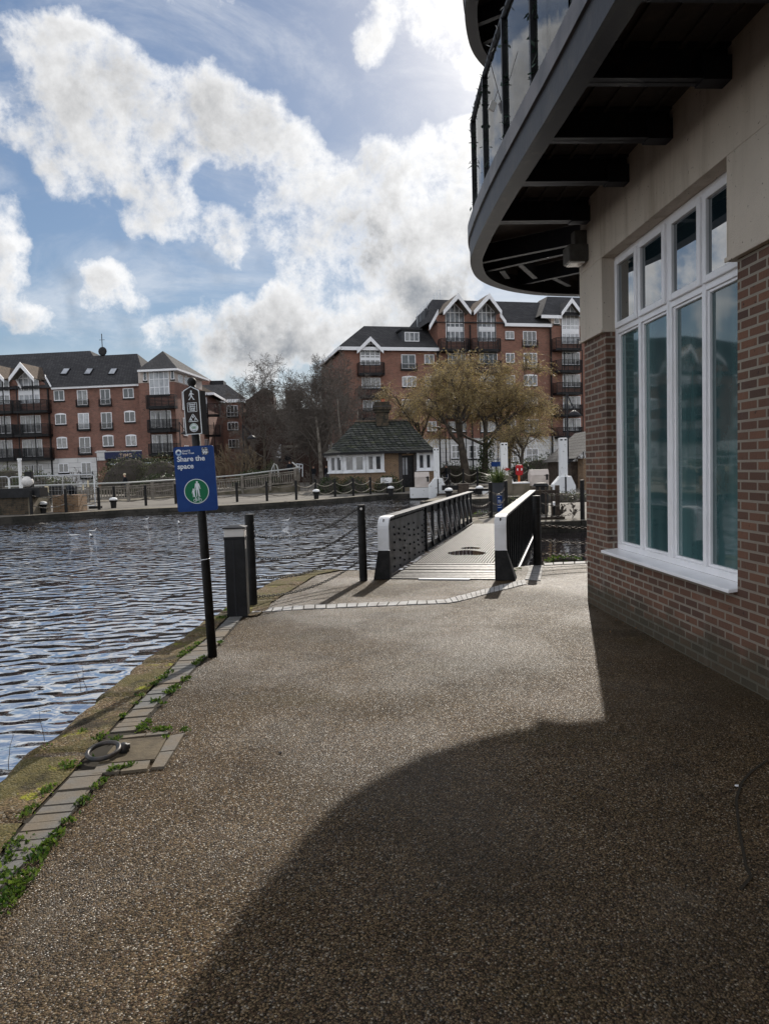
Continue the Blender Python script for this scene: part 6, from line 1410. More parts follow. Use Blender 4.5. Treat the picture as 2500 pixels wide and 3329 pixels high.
# ------------------------------------------------------------------ mesh fence panels, lamps, bench, lock beam block
def heras(px0, px1, pyt, pyb, Y, label):
    a, c = gy(px0, pyb, Y), gy(px1, pyb, Y); H = gy(px0, pyt, Y).z; t = thing('mesh_fence_panel', label, 'fence panel', (a.x, Y, 0), group='temporary mesh fence panels'); W_ = c.x - a.x
    m = MB(); m.tube([(0, 0, .05), (0, 0, H - .15), (.03, 0, H - .05), (.13, 0, H), (W_ - .13, 0, H), (W_ - .03, 0, H - .05), (W_, 0, H - .15), (W_, 0, .05)], .032, 6); m.tube([(0, 0, .15), (W_, 0, .15)], .022, 5); m.tube([(W_ * .5, 0, .12), (W_ * .5, 0, H)], .02, 5); m.obj('tube_frame', M['steel'], t)
    m = MB(); n = int(W_ / .16)
    for i in range(n): m.tube([(W_ * i / n, .0, .15), (W_ * i / n, 0, H)], .004, 3, cap=False)
    for i in range(7): m.tube([(0, .0, .3 + i * (H - .4) / 6), (W_, 0, .3 + i * (H - .4) / 6)], .004, 3, cap=False)
    m.obj('wire_mesh', M['steel'], t)
    m = MB()
    for x in (0, W_): m.box((x - .3, -.12, 0), (x + .3, .12, .12))
    m.obj('foot_block', M['rubber'], t); return t, W_, H
t, W_, H_ = heras(109, 312, 1548, 1652, 36.5, 'largest mesh fence panel, holding a cream notice, nearest the quay edge')
m = MB(); m.box((W_ * .21, -.04, H_ * .52), (W_ * .27, -.03, H_ * .70)); m.obj('cream_notice', M['paper'], t)
m = MB(); m.box((W_ * .815, -.04, H_ * .55), (W_ * .837, -.03, H_ * .71)); m.box((W_ * .895, -.04, H_ * .64), (W_ * .915, -.03, H_ * .83)); m.obj('pale_tag', M['paper'], t)
heras(37, 110, 1551, 1640, 40, 'mesh fence panel in the middle behind the white pole')
heras(-60, 34, 1552, 1640, 40, 'mesh fence panel cut by the left picture edge')
heras(243, 270, 1551, 1645, 38.5, 'mesh fence panel turned edge on behind the largest one') if False else None
a = gz(-60, 1682); c = gz(96, 1672)
t = thing('lock_beam_block', 'dark mossy brick block carrying a black lock beam at the left edge', 'lock block', (-16.4, 32.5, 0)); m = MB(); x1 = gy(93, 1640, 32.5).x + 16.4; zt = gy(60, 1618, 32.5).z
m.box((-6, 0, -.3), (x1, 2.2, zt)); m.obj('brick_block', M['lock_brick'], t); m = MB(); m.box((-6, -.1, zt), (x1 + .6, .7, zt + .42)); m.obj('balance_beam', M['black'], t)
m = MB(); m.box((x1, .0, -.2), (x1 + .18, 1.5, zt)); m.obj('corner_stone', M['quay_top'], t); m = MB(); m.box((x1 + .55, 1.2, -.2), (x1 + 1.75, 2.2, zt + .02)); m.obj('stone_pier', M['brick_kiosk'], t)
p = gy(97, 1566, 33.4); t = thing('globe_lamp', 'white globe lamp on a black stub at the lock beam end', 'lamp', (p.x, 33.4, zt + .42)); m = MB(); m.box((-.16, -.1, 0), (.16, .1, .75)); m.obj('stub_post', M['black'], t); m = MB(); m.sphere((-.06, -.05, p.z - zt - .42), .26, 14, 10); m.obj('globe', M['lamp_white'], t, smooth=True)
p = gy(70, 1588, 37.5); t = thing('white_pole', 'thin white pole standing behind the lock beam', 'pole', (p.x, 37.5, 0)); m = MB(); zz = gy(65, 1490, 37.5).z; m.tube([(0, 0, 0), (0, 0, zz - .1)], .09, 8); m.lathe([(.11, zz - .1), (.11, zz)], n=10); m.obj('pole_shaft', M['white_worn'], t)
p0, p1 = gy(142, 1640, 44), gy(212, 1640, 44); t = thing('bench', 'black slatted bench behind the mesh fence', 'bench', (p0.x, 44, 0)); w = p1.x - p0.x; m = MB()
for k in range(4): m.box((0, -.12 - .11 * k, .45), (w, -.04 - .11 * k, .49))
m.obj('seat', M['black'], t); m = MB()
for k in range(6): m.box((0, .02, .55 + k * .1), (w, .06, .63 + k * .1))
m.obj('backrest', M['black'], t)
for x in (.1, w / 2 - .04, w - .18):
    m = MB(); m.box((x, -.45, 0), (x + .08, -.38, .45)); m.box((x, .0, 0), (x + .08, .07, 1.1)); m.obj('leg', M['black'], t)
def wheel(m, c, r, w, ax=(1, 0, 0), up=(0, 0, 1)): m.torus(c, ax, up, r, w, 20, 6); [m.bar(V(c) - V((math.cos(a), 0, math.sin(a))) * r, V(c) + V((math.cos(a), 0, math.sin(a))) * r, .012, .012) for a in (0, .8, 1.57, 2.36)]
p = gy(232, 1634, 43); t = thing('pushchair', 'dark hooded pushchair parked beside the bench', 'pushchair', (p.x, 43, 0)); m = MB(); m.box((-.25, -.2, .45), (.25, .35, .6)); m.box((-.25, .25, .55), (.25, .38, 1.05)); m.sphere((0, .1, .95), .34, 12, 8, (.8, 1, .7)); m.obj('seat_and_hood', M['cloth_dark'], t)
m = MB(); m.bar((-.25, .36, 1.05), (-.2, -.3, .3), .03, .03); m.bar((.25, .36, 1.05), (.2, -.3, .3), .03, .03); m.bar((-.25, .36, 1.05), (.25, .36, 1.05), .03, .03); m.obj('frame', M['iron'], t)
for x, y, r in ((-.27, .3, .17), (.27, .3, .17), (0, -.35, .14)):
    m = MB(); m.torus((x, y, r), (0, 1, 0), (0, 0, 1), r - .03, .03, 16, 6); m.obj('wheel', M['rubber'], t)
def dish_lamp(px, pyt, pyb, Y, arm, label, hr=.45, flat=False, r=.07):
    a = gy(px, pyb, Y); zt = gy(px, pyt, Y).z; t = thing('street_lamp', label, 'street lamp', (a.x, Y, 0)); m = MB(); m.tube([(0, 0, 0), (0, 0, 1.2), (0, 0, 1.25), (0, 0, zt)], [r * 1.3, r * 1.3, r, r * .7], 10); m.obj('lamp_column', M['fascia'], t)
    m = MB(); e = V((arm[0], 0, zt + arm[1]))
    if not flat: m.tube([(0, 0, zt), e + V((0, 0, .1)), e + V((0, 0, -.15))], .035, 6)
    else: m.tube([(.5, 0, zt), (0, 0, zt - .05), e], .04, 6)
    m.obj('lamp_arm', M['fascia'], t); m = MB()
    if flat: m.sphere(e, .25, 12, 6, (1.6, .6, .3))
    else: m.lathe([(.05, .05), (hr * .6, -.08), (hr, -.28), (hr * .96, -.30), (.1, -.22)], e, 18)
    m.obj('lamp_head', M['fascia'], t, smooth=True); return t
dish_lamp(795, 1380, 1524, 62, (.72, -.95), 'tall street lamp with arm and dark dish beside the bare shrubs', .42)
dish_lamp(1451, 1391, 1520, 58, (-.72, .05), 'slender street lamp with flat head behind the cyclist', flat=True, r=.06)
dish_lamp(1846, 1280, 1560, 44, (.42, -1.05), 'grey street lamp with dish head rising beside the rightmost lock post', .42, r=.075)
dish_lamp(590, 1372, 1500, 75, (.55, -.95), 'street lamp whose dish peeks out left of the brown fingerboard', .45)
# ------------------------------------------------------------------ lock posts, cabinets, planter, lifebuoy
def lockpost(pxl, pxr, pyt, pyb, Y, label, stone=True):
    a, c = gy(pxl, pyb, Y), gy(pxr, pyb, Y); zt = gy(pxl, pyt, Y).z; w = c.x - a.x; t = thing('lock_post', label, 'lock post', ((a.x + c.x) / 2, Y, 0)); m = MB(); m.box((-w / 2, -w / 2, 0), (w / 2, w / 2, zt)); p_ = m.obj('column', M['white_worn'], t, bevel=.02)
    m = MB(); m.box((-w * .45, -w / 2 - .01, zt - .13), (-w * .15, -w / 2 + .01, zt - .06)); m.box((w * .12, -w / 2 - .01, zt - .13), (w * .38, -w / 2 + .01, zt - .06)); m.obj('bolt_slot', M['black'], p_)
    m = MB(); m.prism([(-w * 1.5, -.2), (w * 1.5, -.2), (w * 1.5, .45), (w * .9, .95), (-w * .5, .95), (-w * 1.5, .55)], -w * .8, w * .9, 'y'); m.obj('plinth', M['white_worn'], t, bevel=.03)
    m = MB(); m.box((w * .02, -w * .8 - .02, 0), (w * .22, -w * .8 + .02, .92)); m.obj('dark_slot', M['black'], t); return t, zt
lockpost(1412, 1430, 1457, 1605, 41, 'white lock post beside the toll house end')
t, zt = lockpost(1630, 1651, 1440, 1606, 39.5, 'middle white lock post with a red arrow below')
m = MB(); zz = .9; m.prism([(-.12, zz + .45), (.05, zz + .4), (.05, zz + .34), (.3, zz + .44), (.05, zz + .54), (.05, zz + .48)], -.26, -.22, 'y'); m.obj('red_arrow', M['red'], t)
lockpost(1819, 1843, 1424, 1608, 35.5, 'tallest white lock post near the brick corner')
def cabinet(pxl, pxr, pyt, pyb, Y, label):
    a, c = gy(pxl, pyb, Y), gy(pxr, pyb, Y); z0 = a.z; h = gy(pxl, pyt, Y).z - z0; w = c.x - a.x; t = thing('control_cabinet', label, 'cabinet', (a.x, Y, z0)); m = MB(); m.prism([(0, 0), (w, 0), (w, h - .3), (w * .98, h - .3), (.0, h - .3)], 0, .75, 'y'); m.obj('casing', M['cream'], t, bevel=.015)
    m = MB(); m.add([(-.01, -.01, h - .3), (w + .01, -.01, h - .3), (w + .01, .76, h - .3), (-.01, .76, h - .3), (.0, .14, h), (w, .14, h), (w, .5, h), (0, .5, h)], [(0, 1, 5, 4), (1, 2, 6, 5), (2, 3, 7, 6), (3, 0, 4, 7), (4, 5, 6, 7)]); m.obj('lid', M['cream'], t)
    m = MB(); m.box((w * .84, -.02, h * .35), (w * .96, .0, h * .7)); m.box((w * .75, -.02, h * .62), (w * .98, 0, h * .66)); m.obj('hinge_and_latch', M['black'], t)
    m = MB(); m.box((-.3, -.25, -z0 - .2), (w + .3, .9, -.02)); m.obj('base', M['white_worn' if Y > 40 else 'quay_top'], t); return t
cabinet(1350, 1396, 1535, 1585, 42.5, 'cream lock control cabinet in front of the toll house')
cabinet(1725, 1784, 1527, 1580, 38, 'pinkish cream control cabinet between the two right lock posts')
c = gz(1628, 1640); Yp = 24.8; p0, p1 = gy(1597, 1620, Yp), gy(1640, 1620, Yp); Wp = p1.x - p0.x; zt = gy(1610, 1569, Yp).z
t = thing('planter', 'square slate grey planter holding a spiky plant behind the bollards', 'planter', ((p0.x + p1.x) / 2, Yp, 0)); m = MB(); w = Wp / 2
for a, c in (((-w, -w), (w, -w + .05)), ((-w, w - .05), (w, w)), ((-w, -w + .05), (-w + .05, w - .05)), ((w - .05, -w + .05), (w, w - .05))): m.box((*a, 0), (*c, zt))
m.box((-w + .05, -w + .05, 0), (w - .05, w - .05, zt - .06)); m.obj('box', M['planter'], t)
m = MB()
for _ in range(260):
    d = V((rnd(-1, 1), rnd(-1, 1), rnd(.4, 1.8))).normalized(); L = rnd(.4, .8); p = V((rnd(-.14, .14), rnd(-.14, .14), zt - .06)); q = p + d * L * .6; e = q + (d + V((0, 0, -.5))).normalized() * L * .4; s = d.cross(V((0, 0, 1)))  .normalized() * .014
    m.add([p - s, p + s, q + s * .8, q - s * .8, e], [(0, 1, 2, 3), (3, 2, 4)])
sp_ = m.obj('spiky_plant', M['spiky'], None); sp_.location = t.location; tag(sp_, 'green spiky yucca-like plant growing in the slate planter', 'plant')
p = gy(1632, 1680, 22.6); t = thing('info_sign', 'narrow blue notice board with white writing hung between the bollards', 'sign', (gy(1624, 1650, 22.6).x, 22.6, 0)); za, zb = gy(1624, 1663, 22.6).z, gy(1624, 1611, 22.6).z; m = MB(); m.box((-.075, -.01, za), (.075, .01, zb)); bd = m.obj('board', M['blue'], t); m = MB()
m.box((-.05, -.013, zb - .07), (.0, -.0105, zb - .05)); m.obj('heading', M['ink'], bd); rg = random.Random(5)
for i, zz in enumerate((.14, .17, .20, .27, .30, .37)): m = MB(); m.box((-.055, -.013, zb - zz - .012), (-.055 + rg.uniform(.06, .105), -.0105, zb - zz)); m.obj('text_line', M['ink'], bd)
p = gz(1687, 1580); Y = 40.5; p = gy(1687, 1580, Y); p0, p1 = gy(1677, 1540, Y), gy(1700, 1540, Y); za, zb = gy(1688, 1545, Y).z, gy(1688, 1511, Y).z; w = (p1.x - p0.x) / 2
t = thing('lifebuoy_cabinet', 'red lifebuoy housing on an orange post beside the middle lock post', 'lifebuoy', (p.x, Y, 0)); m = MB(); m.box((-.05, -.05, 0), (.05, .05, za + .1)); m.obj('post', M['orange'], t)
m = MB(); m.prism(rrect(-w, w, za, zb, .1), -.2, -.05, 'y'); hs = m.obj('housing', M['red'], t, bevel=.02); m = MB()
ringmesh(m, 0, (za + zb) / 2 + .03, .085, .15, -.225, -.2, 20); lb = m.obj('buoy_relief', M['red'], hs); m = MB()
for a in (-.55, PI - .55): ringmesh(m, 0, (za + zb) / 2 + .03, .09, .145, -.235, -.224, 8, a, a + 1.1)
m.obj('white_band', M['white'], hs)
# lock gate timber gate on the landing, bollards, gate beams
def landing_bollard(px, pyb, pyt, label): p = gz(px, pyb); h = gy(px, pyt, p.y).z; return slim_post(p, h, label, 'bollards on the bridge landing', .062), p
_, l1 = landing_bollard(1596, 1683, 1568, 'left bollard of the pair at the far bridge end')
q = gy(1645, 1680, 22.6); l2 = V((q.x, 22.6, 0)); slim_post(l2, gy(1645, 1563, 22.6).z, 'right bollard of the pair at the far bridge end', 'bollards on the bridge landing', .062)
_, l3 = landing_bollard(1893, 1688, 1560, 'bollard standing alone left of the brick corner on the far landing')
for k, z in enumerate((.82, .50, .2)):
    w_ = ('top', 'middle', 'bottom')[k]
    chain((l1.x, l1.y, z), (l2.x, l2.y, z + .08), .16, 'chain', w_ + ' chain hanging between the bollard pair at the far bridge end', 'chains on the landing', M['chain'], .1, .008, .02)
    e_ = gy(1532, 1640, 20.5); chain((e_.x, 20.4, z), (l1.x, l1.y, z), .1, 'chain', w_ + ' chain from the left girder end to the far bollard', 'chains on the landing', M['chain'], .1, .008, .02)
    g_ = gy(1752, 1640, 20.6); chain((g_.x, 20.6, z), (l3.x, l3.y, z + .1), .16, 'chain', w_ + ' chain from the timber gate to the lone landing bollard', 'chains on the landing', M['chain'], .1, .008, .02)
p0, p1 = gy(1736, 1685, 20.6), gy(1812, 1688, 20.6); t = thing('timber_gate', 'weathered brown timber gate with square posts on the far landing', 'gate', (p0.x, 20.6, 0)); w = p1.x - p0.x; m = MB()
zt = gy(1736, 1583, 20.6).z
for x, z_ in ((0, zt), (w, zt + .03)):
    m = MB(); m.box((x - .055, -.055, 0), (x + .055, .055, z_)); m.obj('gate_post', M['wood_dark'], t, bevel=.006)
m = MB(); m.box((.055, -.03, zt - .2), (w - .055, .03, zt - .10)); m.box((-.15, -.04, .0), (w + .2, .06, .07)); m.obj('rail', M['wood_dark'], t)
m = MB()
for k in range(1, 4): m.box((w * k / 4 - .025, -.055, .07), (w * k / 4 + .02, -.032, zt - .01)); 
m.obj('paling', M['wood_dark'], t)
p = gy(1765, 1640, 22.5); t = thing('litter_bin', 'black bin seen through the timber gate', 'bin', (p.x, 22.8, 0)); m = MB(); m.lathe([(.2, 0), (.23, .1), (.24, .85), (.25, .9), (.2, .98), (.1, 1.0)], n=14); m.obj('bin_body', M['rubber'], t); m = MB(); m.torus((0, 0, .9), (1, 0, 0), (0, 1, 0), .245, .02, 16, 5); m.obj('rim', M['black'], t)
p = gy(1798, 1645, 22); t = thing('service_post', 'short dark service post with a white top box by the gate', 'post', (p.x, 22, 0)); m = MB(); m.box((-.05, -.05, 0), (.05, .05, .3)); m.obj('stub', M['black'], t); m = MB(); m.box((-.06, -.06, .3), (.06, .06, .42)); m.obj('top_box', M['white'], t)
p0, p1 = gy(1438, 1600, 40), gy(1502, 1600, 40); t = thing('lock_gate', 'black lock gate balance beam with timber end beside the white lock post', 'lock gate', (p0.x, 40, 0)); w = p1.x - p0.x; m = MB(); m.box((0, 0, .28), (w * .8, .4, .55)); m.obj('balance_beam', M['black'], t); m = MB(); m.box((w * .8, -.1, -.3), (w * 1.35, .5, .62)); m.obj('timber_end', M['wood_dark'], t); m = MB(); m.box((-.3, .1, -1.2), (w * 1.4, .3, .1)); m.obj('gate_leaf', M['wood_dark'], t); m = MB()
for x in (.3, .9): m.box((x, -.02, -.1), (x + .1, .02, .28))
m.obj('strap', M['iron'], t)
p0, p1 = gy(1544, 1600, 37.5), gy(1600, 1600, 37.5); t = thing('lock_gate', 'white tipped black balance beam left of the slate planter', 'lock gate', (p0.x - .3, 37.5, 0)); m = MB(); m.box((0, 0, .1), (1.0, .35, .4)); m.obj('balance_beam', M['black'], t); m = MB(); m.box((.6, -.01, .08), (1.9, .36, .26)); m.obj('white_tip', M['white_worn'], t)
t = thing('lock_wall', 'low pale stone wall below the red lifebuoy cabinet', 'wall', (gy(1655, 1590, 37.6).x, 37.6, 0)); m = MB(); w = gy(1722, 1590, 37.6).x - gy(1655, 1590, 37.6).x; m.box((0, 0, -.1), (w, .5, gy(1690, 1572, 37.6).z)); m.prism([(-.35, -.1), (.15, -.1), (.15, .95), (-.1, 1.05), (-.35, 1.05)], -.1, .7, 'y'); m.obj('stonework', M['quay_top'], t, bevel=.03); m = MB(); m.box((-.02, -.03, gy(1690, 1572, 37.6).z), (w, .53, gy(1690, 1572, 37.6).z + .07)); m.obj('capping', M['white_worn'], t)
# notice post under the willow
p = gy(1612, 1540, 53); t = thing('post_sign', 'small dark blue sign on a timber post under the willow', 'sign', (p.x, 53, .2)); m = MB(); z_ = gy(1612, 1508, 53).z - .2; m.box((-.06, -.06, 0), (.06, .06, z_)); m.obj('post', M['wood_dark'], t); m = MB(); m.box((-.35, -.1, z_ - .2), (.35, -.06, z_ + .15)); m.obj('board', M['blue'], t)
t = thing('railings', 'black upright iron railings behind the willow trunks', 'railing', (gy(1530, 1540, 62).x, 62, .2)); m = MB(); w = gy(1645, 1540, 62).x - gy(1530, 1540, 62).x
for k in range(int(w / .25)): m.box((k * .25, 0, 0), (k * .25 + .03, .03, 2.0))
m.box((0, -.01, 1.85), (w, .04, 1.9)); m.box((0, -.01, .2), (w, .04, .25)); m.obj('bars', M['black'], t)
# ------------------------------------------------------------------ bicycle, people, birds
p = gy(1440, 1580, 56); t = thing('bicycle', 'pale framed bicycle leaning beside the standing cyclist', 'bicycle', (p.x, 56, .1)); 
m = MB()
for a, c in (((-.0, .62), (.42, .58)), ((.42, .58), (.12, .30)), ((.0, .55), (.12, .3)), ((.12, .3), (-.38, .33)), ((-.38, .33), (.0, .6)), ((.42, .62), (.62, .33)), ((.0, .55), (-.04, .78)), ((.42, .58), (.38, .86))): m.tube([(a[0], 0, a[1] + .02), (c[0], 0, c[1] + .02)], .022, 6)
m.obj('frame', M['white'], t)
for x in (-.38, .62): m = MB(); wheel(m, (x, 0, .34), .32, .02); m.obj('wheel', M['rubber'], t)
m = MB(); m.tube([(.38, -.25, .9), (.38, 0, .92), (.38, .25, .9)], .018, 6); m.obj('handlebar', M['black'], t); m = MB(); m.sphere((-.05, 0, .82), .1, 10, 6, (1.4, .7, .4)); m.obj('saddle', M['black'], t)
def person(x, y, z, h, rz, label, top, legs, arms, stride=.0, hat=None, bend=0):
    me = bpy.data.meshes.new('person'); s = h / 1.75
    vs = [(0, 0, .95), (0, -.02, 1.15), (0, -.03, 1.36), (0, -.02, 1.50), (0, -.04, 1.60), (0, -.045, 1.70)]; rs = [.135, .13, .145, .055, .085, .08]; es = [(0, 1), (1, 2), (2, 3), (3, 4), (4, 5)]
    def add(v, r, par): vs.append(v); rs.append(r); es.append((par, len(vs) - 1)); return len(vs) - 1
    for sg, st in ((-1, stride), (1, -stride)):
        k = add((sg * .1, 0, .88), .095, 0); k = add((sg * .105, -st * .5, .50), .062, k); k = add((sg * .105, -st * .4 + abs(st) * .25, .09), .042, k); add((sg * .115, -st * .4 - .12, .04), .038, k)
        e, hnd = arms[0 if sg < 0 else 1]; k = add((sg * .19, -.02, 1.40), .062, 2); k = add((sg * e[0], e[1], e[2]), .045, k); k = add((sg * hnd[0], hnd[1], hnd[2]), .034, k); add((sg * (hnd[0] - .005), hnd[1] - .05, hnd[2] - .06), .026, k)
    me.from_pydata([V(v) * s for v in vs], es, []); o = bpy.data.objects.new('tmp', me); COL.objects.link(o)
    sk = o.modifiers.new('s', 'SKIN'); sk.use_smooth_shade = True
    for i, d in enumerate(me.skin_vertices[0].data): d.radius = (rs[i] * s * (1.25 if i in (1, 2, 0) else 1), rs[i] * s * (.85 if i in (0, 1, 2) else 1)); d.use_root = i == 0
    o.modifiers.new('u', 'SUBSURF').levels = 2; bpy.context.view_layer.update()
    m2 = bpy.data.meshes.new_from_object(o.evaluated_get(bpy.context.evaluated_depsgraph_get())); bpy.data.objects.remove(o)
    m2.materials.clear()
    for q in (M[top], M[legs], M['skin'], M['rubber']): m2.materials.append(q)
    for f in m2.polygons: c = f.center / s; f.material_index = 2 if c.z > 1.50 else 3 if c.z < .10 else 1 if c.z < .93 and abs(c.x) < .2 else 0
    o = bpy.data.objects.new('person', m2); COL.objects.link(o); o.location = (x, y, z); o.rotation_euler = (bend, 0, rz); tag(o, label, 'person')
    m = MB(); m.sphere((0, -.03 * s, 1.685 * s), .105 * s, 14, 8, (.95, 1.05, .95)); m.v = [v for v in m.v]; m.f = [f for f in m.f if sum(m.v[i][2] for i in f) / len(f) > 1.68 * s or sum(m.v[i][1] for i in f) / len(f) > .01]; m.m = [0] * len(m.f); m.obj('hat' if hat else 'hair', M[hat or 'hair'], o, smooth=True)
    m = MB(); m.sphere((0, -.135 * s, 1.645 * s), .016 * s, 8, 5, (1, 1.2, 1.4)); m.obj('nose', M['skin'], o)
    m = MB()
    for sg in (-1, 1): m.sphere((sg * .032 * s, -.122 * s, 1.675 * s), .010 * s, 6, 4)
    m.obj('eyes', M['black'], o); return o
DOWN = [((.25, 0, 1.12), (.25, -.06, .86))] * 2; SWING = [((.25, .08, 1.13), (.25, .02, .88)), ((.25, -.08, 1.13), (.23, -.2, .92))]
p = gy(411, 1610, 55); person(p.x, 55, .02, 1.75, -PI / 2, 'person in dark coat and beige hat walking left behind the ramp railing', 'cloth_dark', 'cloth_grey', SWING, .35, 'paper')
p = gy(943, 1530, 68); person(p.x, 68, gy(943, 1499, 68).z - 1.75, 1.75, .1, 'person in black jacket walking towards us up on the ramp', 'cloth_dark', 'cloth_dark', [((.26, -.1, 1.15), (.12, -.26, 1.2)), ((.25, 0, 1.12), (.25, -.06, .86))], .2)
p = gy(1453, 1575, 56.5); person(p.x, 56.5, .1, 1.62, -2.0, 'cyclist in dark clothes and cap standing over the pale bicycle', 'cloth_dark', 'cloth_blue', [((.24, -.15, 1.15), (.2, -.36, 1.05))] * 2, .1, 'cloth_grey')
for px, lb in ((1020, 'person in dark clothes in the far gap right of the ramp end'), (1062, 'dim figure in dark coat close to the left toll house corner')):
    p = gy(px, 1540, 72); person(p.x, 72, .3, 1.75, .3 if px < 1040 else -.4, lb, 'cloth_dark', 'cloth_grey', SWING, .25)
def bird(px, py, L, rz, label, dark=False, alert=0.0):
    p = gz(px, py, WATER); o = thing('waterbird' if dark else 'gull', label, 'bird', (p.x, p.y, WATER - .01), rz, 'birds on the water')
    # one lofted body: tail, rump, chest, neck, head
    sec = [(-.55, .16, .010, .006), (-.42, .13, .05, .02), (-.25, .11, .095, .06), (0, .085, .125, .085), (.18, .10, .115, .085), (.30, .16, .07, .06), (.335, .23, .047, .045), (.36, .29 + alert, .052, .05), (.42, .30 + alert, .045, .042), (.47, .29 + alert, .018, .018)]
    m = MB(); n = 10
    for x, z, w, h in sec:
        for j in range(n): a = 2 * PI * j / n; m.v.append((x * L, w * L * math.cos(a), z * L + h * L * math.sin(a)))
    for i in range(len(sec) - 1):
        for j in range(n): m.f.append((i * n + j, i * n + (j + 1) % n, (i + 1) * n + (j + 1) % n, (i + 1) * n + j)); m.m.append(0)
    m.f.append(list(range(n))[::-1]); m.f.append(list(range((len(sec) - 1) * n, len(sec) * n))); m.m += [0, 0]
    m.obj('body', M['duck' if dark else 'gull'], o, smooth=True)
    m = MB(); m.lathe([(.018 * L, 0), (.014 * L, .05 * L), (.003 * L, .10 * L)], n=8); m.v = [(.46 * L + z, y, .285 * L + alert * L - x * .8) for x, y, z in m.v]; m.obj('beak', M['beak'], o)
    if not dark:
        for sg in (-1, 1):
            m = MB(); m.prism([(.16 * L, .02), (.0, .10 * L), (-.3 * L, .13 * L), (-.62 * L, .145 * L), (-.3 * L, .05 * L), (.05 * L, -.0)], sg * .105 * L - .012, sg * .105 * L + .012, 'y'); m.obj('wing', M['gull_grey'], o)
    return o
for a in ((240, 1743, .36, PI + .4, 'white gull swimming left, leftmost of the gull trio', 0, .1), (297, 1743, .34, 2.2, 'white gull nearest us in the tight pair of the trio'), (303, 1728, .34, .9, 'white gull at the back of the tight pair'), (476, 1690, .36, 1.0, 'distant white gull left of the signpost, farther out'), (583, 1701, .36, 2.0, 'distant white gull just left of the signpost'), (931, 1694, .36, .5, 'small white gull far out between signpost and lone bollard'), (82, 1728, .4, 0, 'dark coot swimming at the left edge', 1)): bird(*a)
# ------------------------------------------------------------------ light, sky and clouds
AZ, EL = rad(14.3), rad(30.7)
S = V((math.sin(AZ) * math.cos(EL), math.cos(AZ) * math.cos(EL), math.sin(EL)))
sun = bpy.data.lights.new('sun', 'SUN'); sun.energy = 3.9; sun.angle = rad(.55); sun.color = (1, .93, .83)
so = bpy.data.objects.new('sun', sun); COL.objects.link(so); so.rotation_euler = (-S).to_track_quat('-Z', 'Y').to_euler()
world = bpy.data.worlds.new('World'); sc.world = world; world.use_nodes = True
class WT(NT):
    def __init__(s): s.t = world.node_tree; s.n = s.t.nodes; s.b = None; s.co = s.new('ShaderNodeTexCoord').outputs['Generated']
class GT(NT):
    def __init__(s, g): s.t = g; s.n = g.nodes; s.b = None; s.co = None
grp = bpy.data.node_groups.new('cloud_density', 'ShaderNodeTree')
grp.interface.new_socket('Direction', in_out='INPUT', socket_type='NodeSocketVector'); grp.interface.new_socket('Density', in_out='OUTPUT', socket_type='NodeSocketFloat')
g = GT(grp); gi = g.new('NodeGroupInput'); go = g.new('NodeGroupOutput')
nv = g.new('ShaderNodeVectorMath', operation='NORMALIZE'); g.link(gi.outputs[0], nv.inputs[0]); dv_ = nv.outputs[0]
n1 = g.new('ShaderNodeTexNoise'); g.link(dv_, n1.inputs['Vector']); n1.inputs['Scale'].default_value = 11; n1.inputs['Detail'].default_value = 6
wv = g.new('ShaderNodeVectorMath', operation='MULTIPLY_ADD'); g.link(n1.outputs['Color'], wv.inputs[0]); wv.inputs[1].default_value = (.09, .09, .09); wv.inputs[2].default_value = (-.045, -.045, -.045)
wd = g.new('ShaderNodeVectorMath', operation='ADD'); g.link(dv_, wd.inputs[0]); g.link(wv.outputs[0], wd.inputs[1])
wn = g.new('ShaderNodeVectorMath', operation='NORMALIZE'); g.link(wd.outputs[0], wn.inputs[0]); dw = wn.outputs[0]
BLOBS = [(110, 120, 110, .9), (230, 190, 150, 1), (340, 290, 190, 1), (470, 420, 190, 1), (330, 450, 130, .9), (640, 300, 120, .85), (720, 400, 160, 1), (850, 420, 130, 1), (960, 460, 90, .95), (560, 510, 110, .9), (430, 540, 90, .8),
         (50, 370, 110, .85), (140, 470, 90, .8), (215, 560, 75, .8), (300, 665, 75, .65), (500, 640, 110, .95), (600, 700, 100, .95), (425, 715, 50, .7), (720, 740, 80, .7), (1020, 560, 120, 1), (1230, 540, 120, 1), (1330, 600, 140, 1), (900, 680, 140, .95), (1080, 740, 190, 1), (1280, 780, 160, 1), (770, 800, 100, .95), (930, 820, 90, .9), (1400, 690, 150, 1), (1490, 500, 130, 1), (1500, 800, 150, 1), (1420, 470, 90, .9),
         (530, 1085, 90, .95), (650, 1090, 130, 1), (800, 1060, 140, 1), (950, 1040, 150, 1), (1120, 1010, 160, 1), (1320, 960, 160, 1), (1500, 920, 150, 1), (700, 1180, 110, .9), (860, 1180, 110, .9), (1030, 1120, 120, 1), (1250, 1080, 120, .9),
         (30, 800, 110, 1), (10, 870, 80, .9), (350, 930, 95, .9), (430, 970, 60, .8), (310, 1015, 65, .8), (60, 1010, 90, .8), (140, 1045, 70, .8), (50, 650, 70, .7), (240, 790, 60, .55), (450, 870, 60, .5),
         (1430, 80, 130, .9), (1530, 90, 160, 1), (1200, 110, 80, .85), (1310, 60, 80, .7), (1620, 200, 120, .9), (1600, 600, 200, 1), (1900, 500, 300, .8), (1850, -100, 200, .7), (2200, 200, 250, .9), (-300, 500, 200, .9), (-250, 900, 220, .8), (-500, 200, 250, .8), (600, -250, 250, .8), (-700, 700, 300, .9), (-150, 1150, 120, .6), (1100, -300, 200, .6)]
acc = None
